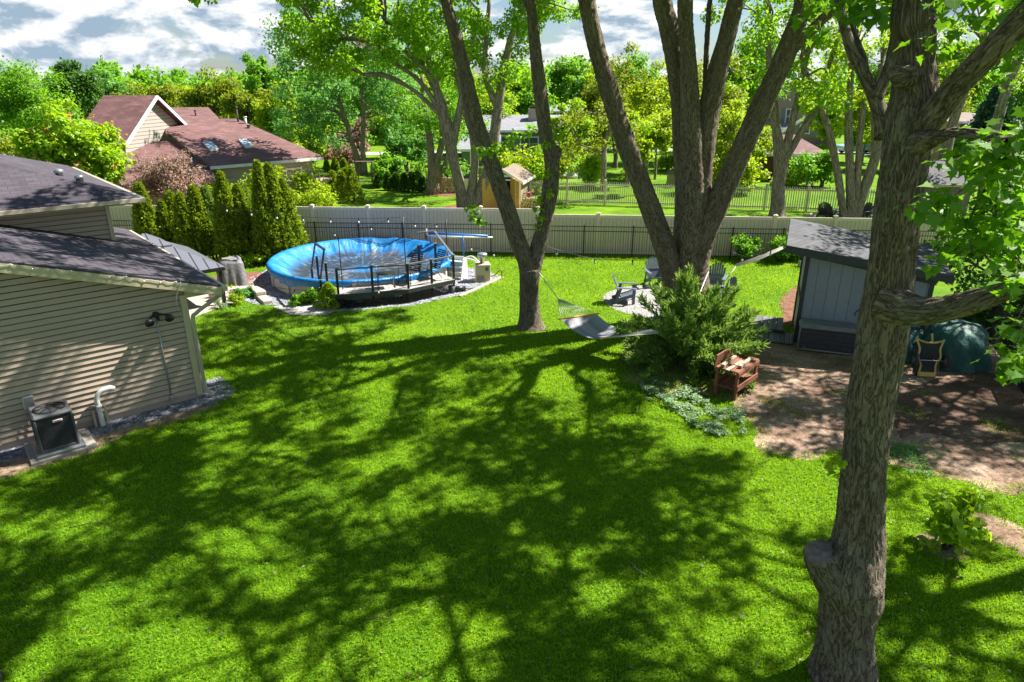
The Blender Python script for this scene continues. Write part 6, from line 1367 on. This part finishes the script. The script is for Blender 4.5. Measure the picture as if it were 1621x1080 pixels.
# arborvitae by the pool: tip x, tip y, half width, lime or dark
av = [(219,291,25,'the one left of the metal roofed gazebo, with a brown patch'),(255,320,17,'shortest one, second from the left end'),(268,305,19,'slim one just left of the gazebo peak'),(284,307,22,'stout one right above the gazebo cupola'),(305,295,24,'pointed one between the brown tree and the gazebo roof'),(323,297,19,'narrow shaded one behind its pointed neighbour'),(348,274,27,'tall one above the covered grill'),(375,294,24,'lighter bushy one over the small lime shrub'),(386,302,20,'short dark one squeezed between two tall neighbours'),(406,256,20,'dark spire left of the tallest pair'),(424,260,26,'tallest one, beside the left end of the pool'),(446,284,24,'the one overhanging the left rim of the pool')]
for i, (x, y, hw_, l) in enumerate(av):
    Y_ = 27.6 + (i % 3)*.35; p = YP(x, y, Y_); r_ = hw_*zdep(p)/FPX; conifer('arborvitae by the pool: '+l, (p.x, Y_), p.z, r_*(1.0+.12*((i*7)%3-1)), 100+i, 'leaf_jun' if i in (5,8) else 'leaf_cedar', int(5200+2500*p.z/3), size=.10, trunk=.25)
for i, (x, yb, yt) in enumerate(((518,272,255),(531,270,252),(545,268,252),(529,304,272),(544,315,273),(560,320,268),(549,308,268),(599,298,278),(615,301,274),(629,301,275),(641,303,276),(654,304,274),(669,305,280),(663,290,268))):
    b_ = G(x, yb); h_ = YP(x, yt, b_.y).z; conifer('small dark arborvitae, '+('leftmost of the far trio by the road','middle of the far trio by the road','rightmost of the far trio by the road','left one of the close clump at the mulch edge','front left one of the close clump','tall front right one of the close clump','back one of the close clump','first from the left in the row behind wire fence','second from the left in the row behind wire fence','third from the left in the row behind wire fence','third from the right in the row behind wire fence','second from the right in the row behind wire fence','last on the right in the row behind wire fence','the one set back behind the row')[i], (b_.x,b_.y), h_, h_*.30, 200+i, 'leaf_cedar' if i < 7 else 'leaf_dark', 1800, size=.13, group='small arborvitae on the neighbour lawn', trunk=.05)

# ------------------------------------------------------------------ trees beyond the fence
def px_tree(label, base_px, Y, stems, polys, mat, seed, per=140, size=.2, crad=1.0, name='maple_tree', group=None, dY=4):
    b = G(*base_px); Y = b.y if Y is None else Y; rng = np.random.default_rng(seed); root = thing(name, label, 'tree', (YP(base_px[0],base_px[1],Y).x, Y, 0), 0, group)
    mb = MB(); sk = []
    for st in stems:
        q = pxs(st, Y, 0); cp_ = catmull([Vector(p[:3]) for p in q], 5); n = len(cp_); mb.tube(cp_, [float(np.interp(i/5, range(len(q)), [p[3] for p in q])) for i in range(n)], 12, amp=.14, fs=1, seed=seed); sk += cp_[n//3:]
    cs = []
    for (x0,y0,x1,y1,n) in polys:
        for _ in range(n):
            x = x0+(x1-x0)*rng.random(); y = y0+(y1-y0)*rng.random(); cs.append(list(YP(x, y, Y+rng.uniform(-dY,dY))))
    cen = np.array(cs)
    for i in range(0, len(cen), 2):
        c = Vector(cen[i]); best = min(sk, key=lambda p: (p-c).length+max(0,p.z-c.z)*1.3); limb(mb, best, c, .07, .015, rng, .08, 5, 6)
    mb.build('trunk', M['bark_far'], root, world=True); V, k = cloud(rng, cen, crad*(.55+.8*rng.random(len(cen))), per, size, 'd'); crown_mesh(root, V, k, M[mat]); return root
px_tree('large maple with long arching limbs rising from three stems behind the fence', (747,331), None,
    [[(737,333,30),(729,300,18),(717,250,20),(708,205,21),(694,150,17),(672,110,13),(640,80,10)],[(745,332,22),(748,290,15),(752,250,13),(746,200,13),(735,160,12),(720,110,9)],[(755,332,34),(764,300,25),(778,250,18),(787,180,17),(798,110,15),(812,50,11),(830,0,8)],
     [(709,210,16),(690,165,11),(660,125,10),(625,100,9),(590,68,8),(550,62,7),(510,66,5)],[(706,190,16),(680,165,10),(650,140,9),(610,120,9),(575,118,6)],[(700,170,14),(676,90,12),(655,50,9),(610,35,7)],[(788,170,14),(768,120,10),(770,60,8),(775,0,7)],[(716,230,16),(728,170,12),(742,90,10),(760,20,8)]],
    [(430,-80,600,60,44),(560,-100,760,90,62),(740,-100,880,50,38),(850,-80,925,25,14),(470,50,560,110,12),(600,30,700,120,14),(720,40,840,130,12)], 'leaf_bright', 30, per=210, size=.20, crad=.95)
px_tree('twin trunk tree in front of the far road with a drooping cool green crown', (574,277), None,
    [[(570,278,15),(562,240,10),(552,205,10),(540,170,8),(528,120,5)],[(577,278,12),(574,230,8),(576,180,8),(572,140,6),(575,80,4)]],
    [(440,40,530,210,40),(520,30,650,150,44),(480,150,560,230,14),(590,140,680,210,16),(440,0,520,60,10)], 'leaf_blue', 31, per=170, size=.22, crad=1.2, dY=4)
px_tree('loose olive green tree with three dark stems left of the split maple', (685,307), None,
    [[(684,308,24),(684,270,15),(680,220,12),(672,170,9),(668,120,6)],[(687,308,18),(692,260,12),(700,220,10),(698,170,8)],[(690,290,14),(705,262,11),(712,235,9),(722,200,6)]],
    [(630,130,720,200,22),(650,190,745,270,18),(700,140,760,200,12)], 'leaf_mid', 32, per=130, size=.17, crad=.85, dY=3)
px_tree('two stemmed maple right of the massive maple beyond the privacy fence', (1229,347), None,
    [[(1229,350,38),(1230,335,25),(1233,290,21),(1236,255,24),(1229,205,15),(1222,150,16),(1216,60,11)],[(1236,262,18),(1262,220,13),(1290,172,14),(1310,115,10),(1332,40,7)],[(1240,250,16),(1254,195,12),(1268,130,10),(1290,40,7)]],
    [(1190,-80,1330,40,26),(1180,20,1250,130,12),(1260,60,1360,170,18),(1120,-60,1200,30,8)], 'leaf_bright', 33, per=150, size=.18, crad=.85)
px_tree('three stemmed maple beside the black chairs beyond the privacy fence', (1348,351), None,
    [[(1341,353,24),(1334,330,13),(1325,270,13),(1310,200,12),(1286,142,10),(1268,90,7)],[(1347,353,24),(1347,330,16),(1345,260,14),(1343,180,13),(1350,90,8)],[(1352,353,26),(1360,325,18),(1375,280,18),(1387,240,17),(1386,180,14),(1396,100,10)],[(1352,340,14),(1357,290,12),(1362,210,10),(1374,120,8)]],
    [(1290,-80,1430,60,26),(1300,50,1380,120,10),(1380,60,1420,180,6),(1270,110,1330,200,8)], 'leaf_lime', 34, per=150, size=.17, crad=.8)
px_tree('leaning maple seen between right trunk and leafy branch beyond the fence', (1490,330), None,
    [[(1486,335,28),(1488,300,20),(1494,255,19),(1510,190,17),(1535,125,14),(1560,70,10)],[(1503,335,16),(1512,310,14),(1524,280,10)]],
    [(1440,-80,1600,60,26),(1480,60,1620,150,20)], 'leaf_lime', 35, per=150, size=.18, crad=.9)
px_tree('dark leaning trunk at the top right picture edge beyond the fence', (1560,330), 34,
    [[(1555,330,22),(1565,250,18),(1585,170,17),(1605,110,16),(1630,60,14)]], [(1560,-80,1700,80,16)], 'leaf_olive', 36, per=120, size=.18, crad=.9)
px_tree('crooked small tree with sparse yellow green leaves behind the picket fence', (955,302), 44,
    [[(955,302,12),(956,262,9),(958,225,8),(966,200,7),(955,185,5),(930,178,4)],[(957,255,6),(945,240,4),(925,232,3),(915,228,2)],[(964,205,6),(972,185,4),(978,165,3)]],
    [(890,165,985,255,30),(975,150,1010,220,8)], 'leaf_olive', 37, per=60, size=.16, crad=.7, name='crooked_tree', dY=1.6)
# generic background: px centre, top, crown bottom, half width, distance, material, leaves factor, label
bgt = [(905,150,252,34,56,'leaf_lime',1,'bushy light green tree behind the play set'),(945,120,235,40,64,'leaf_olive',1,'olive tree filling the gap behind the crooked tree'),(1000,165,238,36,50,'leaf_lime',1,'bushy lime tree left of the lidded bin'),(1045,170,245,34,54,'leaf_yellow',1,'bushy yellow tree seen left of the central stems'),
 (1120,170,292,36,52,'leaf_yellow',1,'bushy yellow tree between the two right stems of the big maple'),(1150,130,280,44,66,'leaf_lime',1,'lime tree high between the two right stems of the big maple'),(1010,75,230,48,80,'leaf_mid',1,'tall mid green tree on the skyline left of the centre stems'),(960,100,230,44,88,'leaf_lime',1,'tall lime tree on the skyline behind the leftmost maple stem'),
 (780,130,262,44,70,'leaf_lime',1,'lime tree behind the garage wing'),(655,120,265,50,70,'leaf_lime',1,'lime tree between twin trunks and olive tree'),(545,170,262,40,84,'leaf_mid',1,'mid green tree beyond the far road at the twin trunks'),(590,150,262,45,92,'leaf_lime',1,'lime green tree beyond the far road right of the twin trunks'),
 (60,130,280,60,62,'leaf_lime',1,'lime tree behind the left edge trees'),(215,140,235,40,80,'leaf_olive',1,'olive tree peeping over the gable ridge'),(290,130,215,48,90,'leaf_yellow',1,'yellowish tree low on the skyline behind the roof ridge'),(1400,90,230,46,84,'leaf_mid',1,'mid green tree high behind the three stemmed maple'),(1470,90,240,46,80,'leaf_lime',1,'lime tree high behind the right maple fork'),
 (1240,100,190,40,105,'leaf_mid',1,'distant green tree over the two storey house'),(1540,60,190,50,90,'leaf_mid',1,'distant green tree left of the pine top'),(20,85,235,80,46,'leaf_mid',1,'dark green tree at the left picture edge under the clouds'),(110,98,190,48,56,'leaf_dark',1,'darker tree just right of the left edge tree'),(10,215,330,70,38,'leaf_olive',1,'olive tinted tree left of the chestnut'),
 (165,110,190,50,95,'leaf_blue',.8,'round grey green tree on the skyline left of the gable'),(255,128,200,38,88,'leaf_olive',.7,'low olive tree on the skyline right of the gable peak'),(330,115,200,60,78,'leaf_olive',.8,'brownish olive tree behind the roof ridge'),(395,130,215,48,72,'leaf_olive',.8,'olive tree right behind the vent pipes'),
 (408,82,175,32,98,'leaf_mid',.8,'tall green tree on the skyline over the right roof slope'),(438,128,250,42,64,'leaf_yellow',1,'yellow green tree behind the right roof slope'),(485,150,258,36,68,'leaf_yellow',.9,'yellow green tree between roof and twin trunk tree'),
 (640,195,262,45,58,'leaf_blue',1,'small pale green tree behind the row of small arborvitae'),(612,238,292,28,51,'leaf_mid',.7,'slender sapling before the wire fence'),(745,110,235,60,74,'leaf_lime',1,'light green tree behind the split maple'),(820,90,205,55,82,'leaf_mid',.9,'green tree behind the chimney house'),
 (700,60,230,60,90,'leaf_mid',.9,'tall green tree far behind the olive tree'),(600,40,200,60,95,'leaf_mid',.9,'tall green tree far behind the twin trunks'),
 (900,92,180,40,118,'leaf_mid',.8,'distant green tree above the arched windows'),(862,110,190,35,125,'leaf_blue',.7,'distant cool green tree over the chimney'),(940,100,200,35,105,'leaf_blue',.7,'distant cool green tree left of the big maple stem'),
 (985,62,255,58,62,'leaf_olive',.6,'tall thin leaved olive tree right of the left maple stem'),(1035,95,235,52,58,'leaf_yellow',.6,'yellow green tree left of the centre maple stems'),(1015,215,262,24,46,'leaf_yellow',.7,'low yellow green tree by the far bin'),
 (1088,80,255,58,66,'leaf_olive',.7,'olive tree seen between the maple stems'),(1150,85,262,58,60,'leaf_olive',.6,'thin leaved yellow tree in the right gap of the big maple'),(1165,165,290,42,48,'leaf_yellow',.7,'bright yellow tree behind the right maple stem'),(1205,190,290,38,50,'leaf_yellow',.7,'bright yellow tree at the bungalow corner'),
 (1200,50,180,60,78,'leaf_mid',.8,'green tree high behind the bungalow'),(1265,90,180,45,92,'leaf_lime',.8,'light green tree behind the two storey house'),(1325,130,232,42,72,'leaf_lime',.9,'light green tree right of the two storey house'),(1385,140,235,40,66,'leaf_yellow',.8,'yellow green tree behind the right trunk'),
 (1440,120,245,45,60,'leaf_lime',.9,'light green tree just left of the mauve shed'),(1500,100,205,55,74,'leaf_olive',.8,'olive tree behind the tan far house'),(1650,60,260,60,60,'leaf_mid',.9,'green tree at the upper right picture edge'),(1555,205,262,50,55,'leaf_mid',.9,'low green tree in front of the far tan house'),
 (560,195,255,45,78,'leaf_brown',.6,'brownish twiggy tree behind the twin trunks'),(520,215,262,20,70,'leaf_pink',.4,'small blossoming tree near the far road'),(1310,238,290,22,50,'leaf_mid',.6,'dark shrub like tree right of the bungalow bush')]
for i, (x, yt, yb, hw_, Y_, mt, fac, lb) in enumerate(bgt):
    p = YP(x, yt, Y_); pb = YP(x, yb, Y_); r_ = hw_*zdep(p)/FPX; rz3 = (p.z-pb.z)/2; K = int(max(30, min(130, 26+r_*rz3*4.2))*fac); s_ = .0035*Y_*1.05
    tree('yard_tree', lb, (p.x, Y_), p.z, (r_*1.02, max(1.5, r_*.8), rz3*1.02), mt, 300+i, K=K, per=int(170*(1 if fac > .65 else .75)), size=max(.15,s_), crad=min(r_,rz3)*.36, cz=(p.z+pb.z)/2, trunk_r=.09+.018*r_, forks=1+(i%3), hollow=.3, bottom=-1, group='trees beyond the yards')
# chestnut with blossom, brown twiggy tree, yellow bushes
p = YP(105,157,31); pb = YP(105,335,31); r_ = 88*zdep(p)/FPX
ct_ = tree('chestnut_tree', 'round lime green tree with pinkish blossom spikes behind the upper roof', (p.x,31), p.z, (r_*.86,r_*.8,(p.z-pb.z)/2*.94), 'leaf_lime', 400, K=170, per=110, size=.16, crad=.52, cz=(p.z+pb.z)/2, trunk_r=.2, shape='h', hollow=.8, bottom=-1)
rng = np.random.default_rng(1); cc, rr2 = ell_clusters(rng, (p.x,31,(p.z+pb.z)/2), (r_*1.05,r_*.95,(p.z-pb.z)/2*1.05), 46, .09, .92, -.3); V, k = cloud(rng, cc, rr2, 22, .07, 'd'); crown_mesh(ct_, V, k, [M['leaf_orange'],M['leaf_pink']], 'blossom', (rng.random(len(V)//k)<.4).astype(int))
p = YP(262,240,32.5); r_ = 62*zdep(p)/FPX
tree('crabapple_tree', 'twiggy reddish brown tree in front of the red roofed house entrance', (p.x,32.5), p.z, (r_,r_*.8,1.55), 'leaf_brown', 401, K=110, per=70, size=.10, crad=.42, cz=p.z-1.35, trunk_r=.14, forks=3, hollow=.5, flat=.9)
for i, (x, yt, yb, hw_, Y_, m, l) in enumerate(((405,245,325,60,32.5,'leaf_yellow','yellow green bush rising behind the tall arborvitae'),(345,265,330,35,33,'leaf_yellow','yellow green bush right of the twiggy brown tree'),(480,246,330,38,33.5,'leaf_yellow','yellow green bush under the corner of the red roof'),(500,285,340,42,32,'leaf_yellow','spreading yellow green bush right behind the fence end'),(455,285,345,35,31.8,'leaf_yellow','yellow green bush behind the fence beside the arborvitae'),
   (800,222,292,48,46,'leaf_yellow','sparse yellow bush behind the small tan shed'),(850,235,300,25,47,'leaf_lime','light green bush right behind the firewood heap'),(880,225,270,25,52,'leaf_olive','olive bush left of the play set'),(1178,240,292,40,46.5,'leaf_yellow','bright yellow bush behind the picket fence centre'),(1120,250,292,26,47,'leaf_yellow','low yellow bush between the two right maple stems'),
   (1293,232,290,36,50,'leaf_mid','rounded dark green bush in front of the bungalow'),(1250,266,291,24,50.5,'leaf_lime','clipped low hedge at the bungalow front'),(930,240,285,28,50,'leaf_lime','light green bush left of the crooked tree'),(1060,240,262,25,60,'leaf_lime','rounded far bush behind the lidded bin'),(700,262,300,20,49,'leaf_mid','small bush at the end of the wire fence'),(545,225,262,25,62,'leaf_brown','reddish brown bush beside the far road'),(1005,262,285,16,52,'leaf_lime','small lime bush by the far road bend'))):
    p = YP(x,yt,Y_); r_ = hw_*zdep(p)/FPX; pbz = max(0, YP(x,yb,Y_).z); bush(l, (p.x,Y_,0), (r_,r_*.8,max(.8,p.z)), 420+i, m, int(16+r_*p.z*3), 90, .13 if Y_ < 40 else .19, group='bushes beyond the fence', crad=.42 if Y_ < 40 else .6, stems=10, flat=.9)
# blue green pine
p = YP(1590,130,56); rng = np.random.default_rng(77); b_ = Vector((p.x,56,0)); pn = thing('pine_tree', 'soft blue green pine standing far right behind the leafy branch', 'tree', tuple(b_)); mb = MB(); mb.tube([b_, b_+Vector((0,0,p.z))], [.22,.04], 8); cs = []
for lv in range(16):
    z = .6+(p.z-.8)*lv/15; rl = 3.0*(1-lv/17)
    for j in range(7): a = j*.9+lv*1.3; e = b_+Vector((math.cos(a)*rl, math.sin(a)*rl, z-.15*rl)); mb.tube([b_+Vector((0,0,z)), e], [.05,.012], 5); cs += [list(b_.lerp(e,.55)+Vector((0,0,z*.45))), list(e), list(Vector((b_.x+math.cos(a)*rl*.6, b_.y+math.sin(a)*rl*.6, z-.05*rl)))]
mb.build('trunk', M['bark_dk'], pn, world=True); cen = np.array(cs); V, k = cloud(rng, cen, np.full(len(cen),.5), 60, .22, 'd', flat=.45); crown_mesh(pn, V, k, M['leaf_pine'])
# far wood closing the horizon
rng = np.random.default_rng(90); n = 1900; x = rng.uniform(-190,190,n); y = np.where(rng.random(n) < .5, 150+rng.uniform(0,50,n), 116+rng.uniform(0,18,n)); hh = np.array([8.5+3.5*noise.noise(Vector((a*.05,0,0)))+1.5*noise.noise(Vector((a*.25,4,0))) for a in x]); z = hh*(.1+.9*rng.random(n)**.6)
V, k = cloud(rng, np.stack([x,y,z],1), 2.0*(.6+.8*rng.random(n)), 70, .75, 'd'); o = link_mesh('distant_woods', poly_mesh('distant_woods', V, k, M['leaf_mid'])); tag(o, 'far line of mixed green woods closing the horizon', 'woods', None, 'stuff')
